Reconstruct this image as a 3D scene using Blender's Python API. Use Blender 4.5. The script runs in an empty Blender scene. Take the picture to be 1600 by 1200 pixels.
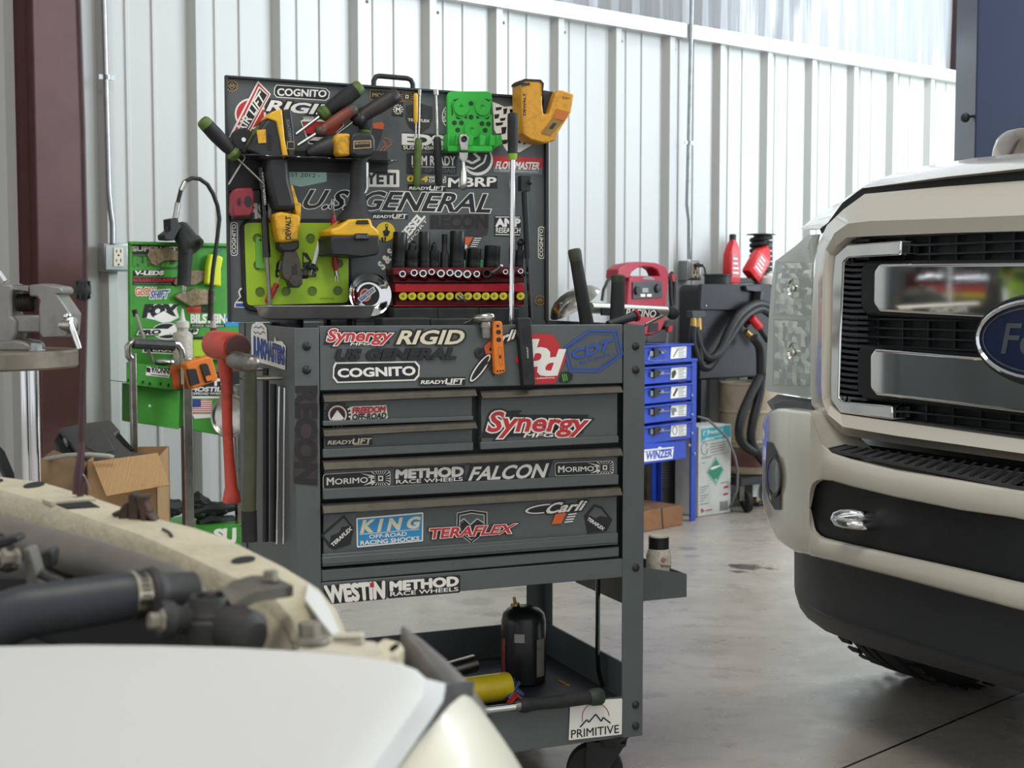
import bpy, math, random
from mathutils import Vector as V
random.seed(7)
SC = bpy.context.scene
COL = SC.collection
# ---------------- camera ----------------
F = 2150.0; HOR = 458.0; CH = 1.11
PITCH = math.atan((600-HOR)/F)
CAM = V((0, 0, CH))
cd = bpy.data.cameras.new('camera'); cam = bpy.data.objects.new('camera', cd); COL.objects.link(cam)
cam.location = CAM; cam.rotation_euler = (math.pi/2-PITCH, 0, 0)
cd.sensor_width = 36; cd.sensor_fit = 'HORIZONTAL'; cd.lens = 36*F/1600
cd.clip_start = .05; cd.clip_end = 100
cd.dof.use_dof = True; cd.dof.focus_distance = 2.9; cd.dof.aperture_fstop = 9
SC.camera = cam
# ---------------- world, lights, exposure ----------------
w = bpy.data.worlds.new('daylight'); SC.world = w; w.use_nodes = True
bg = w.node_tree.nodes['Background']; bg.inputs[0].default_value = (.93, .96, 1.0, 1); bg.inputs[1].default_value = .82
def area(name, loc, target, sx, sy, power, col=(1, 1, 1)):
    l = bpy.data.lights.new(name, 'AREA'); l.shape = 'RECTANGLE'; l.size = sx; l.size_y = sy; l.energy = power; l.color = col
    o = bpy.data.objects.new(name, l); COL.objects.link(o); o.location = loc
    o.rotation_euler = (V(target)-V(loc)).to_track_quat('-Z', 'Y').to_euler()
    return o
area('bay_door_daylight', (8.2, 4.4, 2.9), (2.0, 7.6, 1.2), 4.5, 3.8, 850, (.80, .91, 1))
area('overhead_fill', (-.3, .5, 4.7), (.3, 1.6, 0), 2.6, 1.2, 85, (1, .96, .9))  # added unseen fill, aimed to brighten the fender and truck face
area('overhead_fill_rear', (3.3, 5.9, 4.6), (3.2, 6.6, 0), 2.6, 1.2, 125, (.92, .96, 1))  # added unseen fill, set to brighten the right end of the wall
SC.view_settings.view_transform = 'Standard'; SC.view_settings.look = 'None'
SC.view_settings.exposure = 0.2; SC.view_settings.gamma = 1
# ---------------- pixel rays and planes ----------------
cp, sp = math.cos(PITCH), math.sin(PITCH)
def ray(u, v):
    x = (u-800)/F; y = (600-v)/F
    return V((x, cp+sp*y, -sp+cp*y))
def at(u, v, y):
    d = ray(u, v); return CAM+d*(y/d.y)
def fl(u, v, z=0):
    d = ray(u, v); return CAM+d*((z-CH)/d.z)
UP = V((0, 0, 1))
class PL:
    def __init__(s, p, e):
        s.p = V((p[0], p[1], 0)); s.e = V((e[0], e[1], 0)).normalized(); s.n = V((s.e.y, -s.e.x, 0))
        if s.n.y > 0 and abs(s.n.y) > .2: s.n = -s.n
    def hit(s, u, v, off=0):
        d = ray(u, v); t = ((s.p+s.n*off)-CAM).dot(s.n)/d.dot(s.n); return CAM+d*t
    def a(s, p): return (p-s.p).dot(s.e)
    def pt(s, a, z, off=0): return s.p+s.e*a+s.n*off+UP*z
def K(x0, y0, k): return lambda x, y: (x0+x/k, y0+y/k)
C1 = K(300, 90, 5); C2 = K(580, 90, 5); C3 = K(300, 290, 5); C4 = K(580, 290, 5); C5 = K(840, 360, 4); C6 = K(300, 480, 4); C7 = K(660, 470, 4); C8 = K(140, 260, 5)
D1 = K(160, 460, 5); D2 = K(0, 640, 4); D3 = K(0, 800, 4); D4 = K(300, 840, 4); D5 = K(440, 690, 4); D6 = K(660, 900, 4); D7 = K(940, 500, 5); D8 = K(940, 680, 5)
E1 = K(1180, 200, 3.81); E2 = K(1180, 440, 3.81); E3 = K(1180, 640, 3.81); E4 = K(1180, 850, 3.81)
def kk(k, *xy): return [k(xy[i], xy[i+1]) for i in range(0, len(xy), 2)]
# ---------------- materials ----------------
def lin(c):
    c /= 255.0
    return c/12.92 if c <= .04045 else ((c+.055)/1.055)**2.4
def rgb(h):
    h = h.lstrip('#'); return tuple(lin(int(h[i:i+2], 16)) for i in (0, 2, 4))+(1,)
MATS = {}
def M(name, col, rough=.5, metal=0, dirt=None, bump=None, trans=0, coat=0, emit=0, alpha=1, spec=.5):
    if name in MATS: return MATS[name]
    m = bpy.data.materials.new(name); m.use_nodes = True; nt = m.node_tree; b = nt.nodes['Principled BSDF']
    b.inputs['Base Color'].default_value = rgb(col); b.inputs['Roughness'].default_value = rough; b.inputs['Metallic'].default_value = metal
    b.inputs['Transmission Weight'].default_value = trans; b.inputs['Coat Weight'].default_value = coat; b.inputs['Coat Roughness'].default_value = .06
    b.inputs['Specular IOR Level'].default_value = spec; b.inputs['Alpha'].default_value = alpha
    tc = None
    if dirt or bump: tc = nt.nodes.new('ShaderNodeTexCoord')
    if dirt:
        dc, amt, scale = dirt[:3]; lo = dirt[3] if len(dirt) > 3 else .45
        n = nt.nodes.new('ShaderNodeTexNoise'); n.inputs['Scale'].default_value = scale; n.inputs['Detail'].default_value = 8; n.inputs['Roughness'].default_value = .7
        nt.links.new(tc.outputs['Object'], n.inputs['Vector'])
        mr = nt.nodes.new('ShaderNodeMapRange'); mr.inputs[1].default_value = lo; mr.inputs[2].default_value = lo+.25; mr.inputs[4].default_value = amt
        nt.links.new(n.outputs[0], mr.inputs[0])
        mx = nt.nodes.new('ShaderNodeMix'); mx.data_type = 'RGBA'; mx.inputs[6].default_value = rgb(col); mx.inputs[7].default_value = rgb(dc)
        nt.links.new(mr.outputs[0], mx.inputs[0]); nt.links.new(mx.outputs[2], b.inputs['Base Color'])
    if bump:
        n2 = nt.nodes.new('ShaderNodeTexNoise'); n2.inputs['Scale'].default_value = bump[1]; n2.inputs['Detail'].default_value = 4
        mp = nt.nodes.new('ShaderNodeMapping')
        if len(bump) > 2: mp.inputs['Scale'].default_value = bump[2]
        nt.links.new(tc.outputs['Object'], mp.inputs[0]); nt.links.new(mp.outputs[0], n2.inputs['Vector'])
        bp = nt.nodes.new('ShaderNodeBump'); bp.inputs['Strength'].default_value = bump[0]; bp.inputs['Distance'].default_value = .01
        nt.links.new(n2.outputs[0], bp.inputs['Height']); nt.links.new(bp.outputs[0], b.inputs['Normal'])
    MATS[name] = m; return m
# ---------------- mesh builder ----------------
WL = {}
class MB:
    def __init__(s): s.v = []; s.f = []; s.fm = []; s.mats = []
    def mi(s, m):
        if m not in s.mats: s.mats.append(m)
        return s.mats.index(m)
    def add(s, vs, fs, m):
        k = len(s.v); s.v += [V(p) for p in vs]; i = s.mi(m)
        for f in fs: s.f.append([k+j for j in f]); s.fm.append(i)
        return s
    def prism(s, pts, vec, m):
        n = len(pts); vs = list(pts)+[p+vec for p in pts]
        fs = [list(range(n)), list(range(2*n-1, n-1, -1))]+[[i, i+n, (i+1) % n+n, (i+1) % n] for i in range(n)]
        return s.add(vs, fs, m)
    def pp(s, pl, px, o0, o1, m):      # pixel outline on a plane, real thickness from o0 to o1 along its normal
        return s.prism([pl.hit(u, v, o1) for u, v in px], pl.n*(o0-o1), m)
    def flat(s, pl, px, o, m):
        return s.add([pl.hit(u, v, o) for u, v in px], [list(range(len(px)))], m)
    def box(s, c, ax, ay, az, m):
        c = V(c); vs = [c+ax*i+ay*j+az*k for i in (-1, 1) for j in (-1, 1) for k in (-1, 1)]
        return s.add(vs, [(0, 1, 3, 2), (4, 6, 7, 5), (0, 4, 5, 1), (2, 3, 7, 6), (0, 2, 6, 4), (1, 5, 7, 3)], m)
    def bx(s, c, x, y, z, m, rz=0):    # full sizes
        a = V((math.cos(rz), math.sin(rz), 0)); b = V((-math.sin(rz), math.cos(rz), 0))
        return s.box(c, a*x/2, b*y/2, UP*z/2, m)
    def loft(s, rings, m, cap=True, closed=True):
        n = len(rings[0]); vs = [p for r in rings for p in r]; fs = []
        for i in range(len(rings)-1):
            for j in range(n if closed else n-1):
                a = i*n+j; b = i*n+(j+1) % n; fs.append((a, b, b+n, a+n))
        if cap and closed: fs += [list(range(n-1, -1, -1)), list(range((len(rings)-1)*n, len(rings)*n))]
        return s.add(vs, fs, m)
    def tube(s, pts, r, m, n=10, cap=True, flat=1.0, fdir=None):
        pts = [V(p) for p in pts]; N = len(pts); rs = r if isinstance(r, (list, tuple)) else [r]*N
        ref = None; rings = []
        for i, p in enumerate(pts):
            if i == 0: t = pts[1]-pts[0]
            elif i == N-1: t = pts[-1]-pts[-2]
            else: t = (pts[i]-pts[i-1]).normalized()+(pts[i+1]-pts[i]).normalized()
            if t.length < 1e-9: t = pts[-1]-pts[0]
            t.normalize()
            if ref is None:
                ref = fdir if fdir else (UP if abs(t.z) < .9 else V((1, 0, 0)))
            x = ref-t*ref.dot(t); x.normalize(); y = t.cross(x); ref = x
            rings.append([p+(x*math.cos(2*math.pi*k/n)*flat+y*math.sin(2*math.pi*k/n))*rs[i] for k in range(n)])
        return s.loft(rings, m, cap)
    def lathe(s, p, ax, prof, m, n=20, cap=True):   # prof: (distance along axis, radius)
        ax = V(ax).normalized(); q = UP if abs(ax.z) < .9 else V((1, 0, 0)); x = (q-ax*q.dot(ax)).normalized(); y = ax.cross(x); p = V(p)
        return s.loft([[p+ax*t+(x*math.cos(2*math.pi*k/n)+y*math.sin(2*math.pi*k/n))*max(r, 1e-5) for k in range(n)] for t, r in prof], m, cap)
    def ball(s, c, rx, ry, rz, m, n=14, R=None):
        c = V(c); rings = []
        for i in range(9):
            a = -math.pi/2+math.pi*i/8
            rings.append([c+V((rx*math.cos(a)*math.cos(2*math.pi*k/n), ry*math.cos(a)*math.sin(2*math.pi*k/n), rz*math.sin(a))) for k in range(n)])
        return s.loft(rings, m)
    def text(s, pl, txt, q, m, o, bold=0.0):    # lettering fitted to the quad BL,BR,TR,TL on a plane
        vs, fs = glyphs(txt, bold)
        pts = []
        for x, y, dz in vs:
            a = (q[0][0]*(1-x)+q[1][0]*x, q[0][1]*(1-x)+q[1][1]*x); b = (q[3][0]*(1-x)+q[2][0]*x, q[3][1]*(1-x)+q[2][1]*x)
            pts.append(pl.hit(a[0]*(1-y)+b[0]*y, a[1]*(1-y)+b[1]*y, o+dz))
        return s.add(pts, fs, m)
    def build(s, name, parent=None, bev=0, loc=None, smooth=True, label=None, seg=2, sub=0, ang=38):
        me = bpy.data.meshes.new(name)
        lo = V((min(p.x for p in s.v), min(p.y for p in s.v), min(p.z for p in s.v))); hi = V((max(p.x for p in s.v), max(p.y for p in s.v), max(p.z for p in s.v)))
        c = V(loc) if loc else V(((lo.x+hi.x)/2, (lo.y+hi.y)/2, lo.z))
        me.from_pydata([p-c for p in s.v], [], s.f); me.update()
        for m in s.mats: me.materials.append(m)
        me.polygons.foreach_set('material_index', s.fm)
        if smooth:
            me.shade_smooth(); me.set_sharp_from_angle(angle=math.radians(ang))
        o = bpy.data.objects.new(name, me); COL.objects.link(o)
        if parent is not None:
            o.parent = parent; o.location = c-WL[parent]
        else: o.location = c
        WL[o] = c.copy()
        if bev:
            b = o.modifiers.new('bevel', 'BEVEL'); b.width = bev; b.segments = seg; b.limit_method = 'ANGLE'; b.angle_limit = math.radians(40)
        if sub:
            b = o.modifiers.new('sub', 'SUBSURF'); b.levels = sub; b.render_levels = sub
        if label: o['label'] = label
        return o
GL = {}
def rawtext(txt, bold):
    k = (txt, round(bold, 3))
    if k in GL: return GL[k]
    cu = bpy.data.curves.new('t', 'FONT'); cu.body = txt; cu.size = 1; cu.offset = bold; cu.resolution_u = 3
    ob = bpy.data.objects.new('t', cu)
    me = bpy.data.meshes.new_from_object(ob)
    r = ([(p.co.x, p.co.y) for p in me.vertices], [list(p.vertices) for p in me.polygons])
    bpy.data.objects.remove(ob); bpy.data.curves.remove(cu); bpy.data.meshes.remove(me)
    GL[k] = r; return r
def glyphs(txt, bold):
    v0, f0 = rawtext(txt, 0)
    if bold and any(ch in txt for ch in 'MW'):      # thicken sharp-angled letters with shifted copies
        vs, fs = [], []
        for i in range(8):
            dx, dy = bold*math.cos(math.pi*i/4), bold*math.sin(math.pi*i/4); k = len(vs)
            vs += [(x+dx, y+dy, i*.00003) for x, y in v0]; fs += [[k+j for j in f] for f in f0]
    else: vs, fs = rawtext(txt, bold)
    x0 = min(p[0] for p in v0); x1 = max(p[0] for p in v0); y0 = min(p[1] for p in v0); y1 = max(p[1] for p in v0)
    return [((p[0]-x0)/(x1-x0), (p[1]-y0)/(y1-y0), p[2] if len(p) > 2 else 0) for p in vs], fs
def qd(x0, y0, x1, y1, h0, h1=None, sl=0):   # baseline start, baseline end, heights, slant (pixels)
    h1 = h0 if h1 is None else h1
    return [(x0, y0), (x1, y1), (x1+sl, y1-h1), (x0+sl, y0-h0)]
def tag(o, label, cat, group=None):
    o['label'] = label; o['category'] = cat
    if group: o['group'] = group
    return o
def thing(name, loc, label, cat, group=None):
    o = bpy.data.objects.new(name, None); COL.objects.link(o); o.location = loc; WL[o] = V(loc); o.empty_display_size = .05
    return tag(o, label, cat, group)
def struct(o): o['kind'] = 'structure'; return o
def circ(cx, cy, rx, ry=None, n=24, rot=0, a0=0, a1=360):
    ry = ry or rx; r = math.radians(rot); out = []
    m = n if a1-a0 < 360 else n-1
    for i in range(n):
        t = math.radians(a0+(a1-a0)*i/(m if a1-a0 < 360 else n)); x, y = rx*math.cos(t), ry*math.sin(t)
        out.append((cx+x*math.cos(r)-y*math.sin(r), cy+x*math.sin(r)+y*math.cos(r)))
    return out
def rrect(q, r, n=4):                         # rounded quad in pixels: BL,BR,TR,TL
    out = []
    for i in range(4):
        p = V(q[i]+(0,)); a = V(q[i-1]+(0,)); b = V(q[(i+1) % 4]+(0,))
        d1 = (a-p).normalized()*r; d2 = (b-p).normalized()*r
        for k in range(n+1):
            t = k/n; c = (p+d1)*(1-t)**2+p*2*t*(1-t)+(p+d2)*t*t; out.append((c.x, c.y))
    return out
# ---------------- materials ----------------
WHITE_P = M('liner_panel', '#bcbdb9', .35)
RAIL = M('rail_steel', '#cfd2d2', .35, .3)
GALV = M('galvanised', '#a9adae', .35, .8, ('#83878a', .6, 30))
CHROME = M('chrome', '#e4e4e4', .07, 1)
CHROME_D = M('worn_chrome', '#b9b6af', .22, 1, ('#77736a', .6, 40))
STEEL = M('bare_steel', '#8c8982', .38, .9, ('#5d5952', .7, 25))
DSTEEL = M('dark_steel', '#57534d', .45, .7, ('#33302c', .7, 30))
BLK = M('black_plastic', '#1d1e20', .5, 0, ('#34332f', .5, 14))
BLKR = M('black_rubber', '#1a1b1c', .7, 0, ('#3a3934', .5, 20))
BLKG = M('black_gloss', '#101113', .15)
CART = M('cart_paint', '#575d5d', .42, 0, ('#4b5151', .55, 9), (.05, 220))
CARTD = M('cart_paint_dark', '#2c3032', .5)
BRONZE = M('drawer_pull', '#6b665d', .33, .75, ('#4a463f', .5, 30))
SW = M('sticker_white', '#eeebe3', .4); SK = M('sticker_black', '#17181a', .4); SR = M('sticker_red', '#c22a30', .4)
SB = M('sticker_blue', '#2d8fc4', .4); SGREY = M('sticker_grey', '#777a7b', .45); SFAINT = M('sticker_faded', '#33302f', .5, 0, ('#4b3a38', .7, 30))
SCREAM = M('sticker_cream', '#ded6b9', .4); STAN = M('sticker_tan', '#b89a66', .4); SBLUE2 = M('sticker_royal', '#2f55b0', .45); SOR = M('sticker_orange', '#d9632c', .4)
SYEL = M('sticker_yellow', '#e6c326', .4)
YEL = M('tool_yellow', '#d9a21d', .45, 0, ('#5f4c25', .85, 55, .47)); YELC = M('clean_yellow', '#e2ae22', .4, 0, ('#a87d24', .6, 45, .5))
GRN = M('green_paint', '#459a34', .4, 0, ('#2f6d24', .5, 8)); LIME = M('lime_rubber', '#9fc425', .5, 0, ('#7ea01f', .6, 7)); GPLA = M('bright_green_plastic', '#2fae3a', .45)
GHAN = M('green_grip', '#556b2a', .55, 0, ('#2f3a1a', .7, 40)); RED = M('red_plastic', '#a5202a', .35, 0, ('#7a1a20', .5, 12)); REDB = M('bright_red', '#d5252b', .35)
ORANGE = M('orange_plastic', '#e07a25', .45); BLUE = M('blue_enamel', '#2a4cb8', .3, 0, ('#20399a', .5, 8))
# ---------------- floor ----------------
fm = bpy.data.materials.new('polished_concrete'); fm.use_nodes = True; nt = fm.node_tree; bs = nt.nodes['Principled BSDF']
ge = nt.nodes.new('ShaderNodeNewGeometry')
def nz(scale, det, vec=None):
    n = nt.nodes.new('ShaderNodeTexNoise'); n.inputs['Scale'].default_value = scale; n.inputs['Detail'].default_value = det; n.inputs['Roughness'].default_value = .65
    nt.links.new(vec if vec else ge.outputs['Position'], n.inputs['Vector']); return n.outputs[0]
def mth(op, a, b=None, c=None):
    n = nt.nodes.new('ShaderNodeMath'); n.operation = op
    for i, x in enumerate((a, b, c)):
        if x is None: continue
        if isinstance(x, (int, float)): n.inputs[i].default_value = x
        else: nt.links.new(x, n.inputs[i])
    return n.outputs[0]
def mixc(f, a, b):
    n = nt.nodes.new('ShaderNodeMix'); n.data_type = 'RGBA'
    if isinstance(f, (int, float)): n.inputs[0].default_value = f
    else: nt.links.new(f, n.inputs[0])
    for i, x in ((6, a), (7, b)):
        if isinstance(x, str): n.inputs[i].default_value = rgb(x)
        else: nt.links.new(x, n.inputs[i])
    return n.outputs[2]
def ramp(x, lo, hi, t0=0, t1=1):
    n = nt.nodes.new('ShaderNodeMapRange'); n.inputs[1].default_value = lo; n.inputs[2].default_value = hi; n.inputs[3].default_value = t0; n.inputs[4].default_value = t1
    nt.links.new(x, n.inputs[0]); return n.outputs[0]
mpn = nt.nodes.new('ShaderNodeMapping'); mpn.inputs['Scale'].default_value = (1, 1.7, 1); mpn.inputs['Rotation'].default_value = (0, 0, -.5); nt.links.new(ge.outputs['Position'], mpn.inputs[0])
c = mixc(ramp(nz(1.6, 6, mpn.outputs[0]), .3, .7), '#b3ada2', '#9a9388')
c = mixc(ramp(nz(9, 8, mpn.outputs[0]), .52, .72, 0, .55), c, '#777069')
c = mixc(ramp(nz(.9, 4), .55, .7, 0, .5), c, '#9c8f80')
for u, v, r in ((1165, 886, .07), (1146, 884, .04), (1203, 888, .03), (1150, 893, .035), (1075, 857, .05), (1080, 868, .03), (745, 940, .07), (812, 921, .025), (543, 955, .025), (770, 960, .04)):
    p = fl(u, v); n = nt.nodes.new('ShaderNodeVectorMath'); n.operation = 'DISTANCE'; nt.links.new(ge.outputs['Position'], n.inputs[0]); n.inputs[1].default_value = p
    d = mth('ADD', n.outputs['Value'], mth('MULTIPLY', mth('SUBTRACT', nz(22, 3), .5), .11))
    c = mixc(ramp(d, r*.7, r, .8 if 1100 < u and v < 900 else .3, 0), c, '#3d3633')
p = fl(1400, 1165); q = fl(1600, 1080); dd = (q-p).normalized(); nn = V((-dd.y, dd.x, 0))
n = nt.nodes.new('ShaderNodeVectorMath'); n.operation = 'DOT_PRODUCT'; nt.links.new(ge.outputs['Position'], n.inputs[0]); n.inputs[1].default_value = nn
jl = mth('LESS_THAN', mth('ABSOLUTE', mth('SUBTRACT', n.outputs['Value'], p.dot(nn))), .004)
c = mixc(jl, c, '#1c1b1b')
nt.links.new(c, bs.inputs['Base Color']); nt.links.new(ramp(nz(5, 5), .3, .7, .2, .42), bs.inputs['Roughness'])
m = MB(); m.add([V((-9, -5, 0)), V((11, -5, 0)), V((11, 12, 0)), V((-9, 12, 0))], [(0, 1, 2, 3)], fm); struct(m.build('floor'))
# ---------------- back wall ----------------
WP = PL((.1628*7.58, 7.58), (.782, .623))
ZR = WP.hit(1150, 60).z
def wall_t(u): return WP.a(WP.hit(u, 458))
t0 = wall_t(1114); T1 = wall_t(1495); step = (T1-t0)/6
m = MB(); prof = []
for k in range(-17, 13):
    t = t0+k*step
    prof += [(t-.018, 0), (t, .04), (t+.036, .04), (t+.054, 0), (t+.095, 0), (t+.1, .007), (t+.112, .007), (t+.117, 0), (t+.205, 0), (t+.21, .007), (t+.222, .007), (t+.227, 0)]
m.loft([[WP.pt(a, z, o) for a, o in prof] for z in (0, ZR)], WHITE_P, closed=False)
for k in range(-17, 13): m.lathe(WP.pt(t0+k*step+.072, ZR-.11, -.001), WP.n, [(0, .009), (.002, .008)], BLK, 8)
o = m.build('wall_back', smooth=False); struct(o)
m = MB(); ta, tb = prof[0][0], prof[-1][0]
m.box(WP.pt((ta+tb)/2, ZR-.02, .03), WP.e*(tb-ta)/2, WP.n*.035, UP*.035, RAIL); struct(m.build('trim_1'))
INS = M('insulation_vinyl', '#9b9da0', .3, 0, None, (1.0, 2.2, (9, 9, .35)))
m = MB(); rows = []; 
for j in range(14):
    z = ZR+2.6*j/13; rows.append([WP.pt(ta+(tb-ta)*i/220, z, -.10+.018*math.sin(i*1.9+math.sin(j*.6))+.012*math.sin(i*4.3+j*.25)+(.05*math.sin(j*1.7+i*.8) if i > 196 else 0)) for i in range(221)])
m.loft(rows, INS, closed=False); struct(m.build('wall_back_upper'))
# ceiling
m = MB(); m.add([V((-9, -2, 5.1)), V((11, -2, 5.1)), V((11, 12, 5.1)), V((-9, 12, 5.1))], [(0, 1, 2, 3)], M('ceiling_blanket', '#c9c9c5', .6)); struct(m.build('ceiling'))
# left steel column of the frame
CRED = M('oxide_primer', '#5e3f3e', .45, 0, ('#4a2c2c', .5, 5)); CRED2 = M('oxide_primer_edge', '#6e2f33', .4)
cw = PL(WP.pt(0, 0, .32), WP.e)
a0, a1 = cw.a(cw.hit(62, 458)), cw.a(cw.hit(131, 458))
def hbeam(name, pl, a0, a1, dep, z1, label):
    r = thing(name, pl.pt((a0+a1)/2, 0, -dep), label, 'steel column')
    for nm, off in (('front_flange', 0), ('rear_flange', -dep)):
        mb = MB(); mb.box(pl.pt((a0+a1)/2, z1/2, off-.006), pl.e*(a1-a0)/2, pl.n*.006, UP*z1/2, CRED); mb.build(nm, r, bev=.001)
    mb = MB(); mb.box(pl.pt((a0+a1)/2, z1/2, -dep/2-.006), pl.e*.004, pl.n*(dep/2-.007), UP*z1/2, CRED); mb.build('web', r)
    return r
hbeam('steel_column', cw, a0, a1, .30, 5.0, 'dark red primed steel column standing against the white wall behind the vise')
cr = PL(WP.pt(0, 0, -.02), WP.e); a0, a1 = cr.a(cr.hit(1504, 60)), cr.a(cr.hit(1530, 60))
mb = MB(); zc = ZR+.0
mb.box(cr.pt((a0+a1)/2, 2.5, -.1), cr.e*(a1-a0)/2, cr.n*.09, UP*2.5, M('dark_oxide', '#3a2426', .5)); tag(mb.build('steel_column'), 'dark brown steel column showing between wrinkled insulation and navy blue lift post', 'steel column')
# navy lift post
NAVY = M('navy_enamel', '#101c38', .4, 0, ('#0d1830', .5, 6))
p = at(1523, 240, 6.3); r = thing('lift_post', (p.x+.25, 6.45, 0), 'navy blue vehicle lift post behind the white truck', 'vehicle lift')
mb = MB(); mb.loft([[V((p.x, 6.3, z)), V((p.x+.42, 6.32, z)), V((p.x+.42, 6.62, z)), V((p.x+.3, 6.62, z)), V((p.x+.3, 6.5, z)), V((p.x+.1, 6.5, z)), V((p.x+.1, 6.62, z)), V((p.x, 6.6, z))] for z in (0.012, 3.9)], NAVY); mb.build('column', r, bev=.006)
mb = MB(); mb.bx((p.x+.21, 6.45, .006), .6, .5, .012, NAVY); mb.build('base_plate', r)
q = at(1508, 184, 6.35)
mb = MB(); mb.tube([q, V((p.x+.02, 6.35, q.z+.012))], .006, BLK, 8); mb.ball(q, .022, .022, .022, BLK); mb.build('release_knob', r, label='black ball knob')
# conduits and outlet boxes
def conduit(name, us, off, label, clip):
    pl = PL(WP.pt(0, 0, off), WP.e); mb = MB(); mb.tube([pl.hit(u, v) for u, v in us], .0115, GALV, 10); r = mb.build(name); tag(r, label, 'conduit')
    for u, v in clip:
        c = pl.hit(u, v); mb = MB(); mb.box(c, WP.e*.032, WP.n*.003, UP*.009, GALV); mb.tube([c-UP*.009, c+UP*.009], .0145, GALV, 10); mb.build('strap', r)
conduit('conduit', [(161, -330), (162, 0), (166, 150), (170, 300), (173, 330), (176, 350), (176, 381)], .09, 'galvanised conduit running down the wall to the left outlet box', [(167, 121)])
conduit('conduit', [(1084, -250), (1081, 0), (1077, 200), (1074, 320), (1077, 345), (1077, 405)], .075, 'galvanised conduit running down the wall to the outlet box above the jump starter', [(1077, 223)])
IV = M('ivory_plastic', '#d8d2bd', .4)
def outlet(q, off, dep, label, rec, k=1):
    pl = PL(WP.pt(0, 0, off), WP.e); c = pl.hit((q[0]+q[2])/2, (q[1]+q[3])/2); r = thing('outlet_box', c-WP.n*dep, label, 'outlet')
    box = [(q[0], q[3]), (q[2], q[3]), (q[2], q[1]), (q[0], q[1])]
    mb = MB(); mb.pp(pl, box, -dep, 0, GALV); mb.build('box', r, bev=.004)
    mb = MB(); mb.pp(pl, [(a+(3 if a == q[0] else -2), b+(2 if b == q[1] else -2)) for a, b in box], 0.0005, .006, M('cover_plate', '#b8bcbb', .3, .7)); mb.build('cover_plate', r, bev=.003)
    x0, y0, x1, y1 = rec; mb = MB(); mb.pp(pl, [(x0, y1), (x1, y1), (x1, y0), (x0, y0)], .0062, .010, IV)
    for yc in ((y0*3+y1)/4, (y0+y1*3)/4):
        w = (x1-x0)
        for dx, hh in ((-.22, 2.2), (.22, 2.8)): mb.pp(pl, [(x0+w*(.5+dx)-.8, yc+hh-2), (x0+w*(.5+dx)+.8, yc+hh-2), (x0+w*(.5+dx)+.8, yc-hh-2), (x0+w*(.5+dx)-.8, yc-hh-2)], .0101, .0106, BLK)
        mb.pp(pl, circ((x0+x1)/2, yc+4.5, 1.7, n=8), .0101, .0106, BLK)
    mb.build('receptacle', r)
    return r, pl
outlet((162, 380, 202, 424), .09, .06, 'grey metal outlet box with ivory sockets below the left conduit', (178, 387, 193, 416))
r, pl = outlet((1075, 407, 1096, 438), .09, .07, 'metal outlet box with a black cord plugged in beside the jump starter', (1082, 410, 1092, 434))
mb = MB(); a = pl.hit(1087, 415, .012); mb.tube([a, pl.hit(1090, 414, .05), pl.hit(1098, 415, .06)], [.012, .012, .007], BLK, 8)
mb.tube([pl.hit(u, v, .06) for u, v in ((1098, 415), (1101, 420), (1103, 432), (1102, 450), (1099, 465), (1094, 478), (1091, 492), (1090, 520), (1090, 560))], .004, BLK, 6)
tag(mb.build('power_cord'), 'thin black power cord plugged into the outlet box by the conduit', 'cord')
# ---------------- grey tool cart ----------------
CD = 2.636; CE = (.9214, .3884)
CF = PL((-.1581*CD, CD), CE); CW = .76; DEP = .52
CS = PL((CF.p.x, CF.p.y), (-.3884, .9214))          # left side plane
LP = PL(CF.pt(0, 0, -.50), CE)                       # lid face plane
def cart_pt(a, b, z): return CF.pt(a, z, -b)
ZT = CF.hit(1000, 507).z; ZB = CF.hit(985, 1152).z; ZCAB = CF.hit(974, 902).z; AR = CF.a(CF.hit(974, 700)); AL = CF.a(CF.hit(500, 700))
cart = thing('tool_cart', cart_pt(CW/2, DEP/2, 0), 'dark grey steel tool cart covered in stickers with its lid open, standing mid-shop', 'tool cart')
FZ = .01
# corner posts
for (a0, a1, b0, b1) in ((0, AL, 0, .05), (AR, CW, 0, .05), (0, .05, DEP-.05, DEP), (CW-.05, CW, DEP-.05, DEP)):
    mb = MB(); sa = 1 if a0 == 0 else -1; sb = 1 if b0 == 0 else -1; oa = a0 if a0 == 0 else a1; ob = b0 if b0 == 0 else b1; wa = a1-a0; wb = b1-b0; t = .004
    pts = [(oa, ob), (oa+sa*wa, ob), (oa+sa*wa, ob+sb*t), (oa+sa*t, ob+sb*t), (oa+sa*t, ob+sb*wb), (oa, ob+sb*wb)]
    mb.loft([[cart_pt(a, b, z) for a, b in pts] for z in (ZB, ZT)], CART, True); post = mb.build('corner_post', cart, bev=.0012)
    if b0 == 0:
        for v in ((541, 578, 887, 1101, 1134) if a0 > 0 else (541, 578)):
            c = CF.hit(993 if a0 > 0 else 479, v, 0); mb = MB(); mb.lathe(c-CF.n*.001, CF.n, [(0, .0085), (.003, .0085), (.006, .006), (.0075, .002)], BLK, 14); mb.build('bolt', post)
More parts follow.
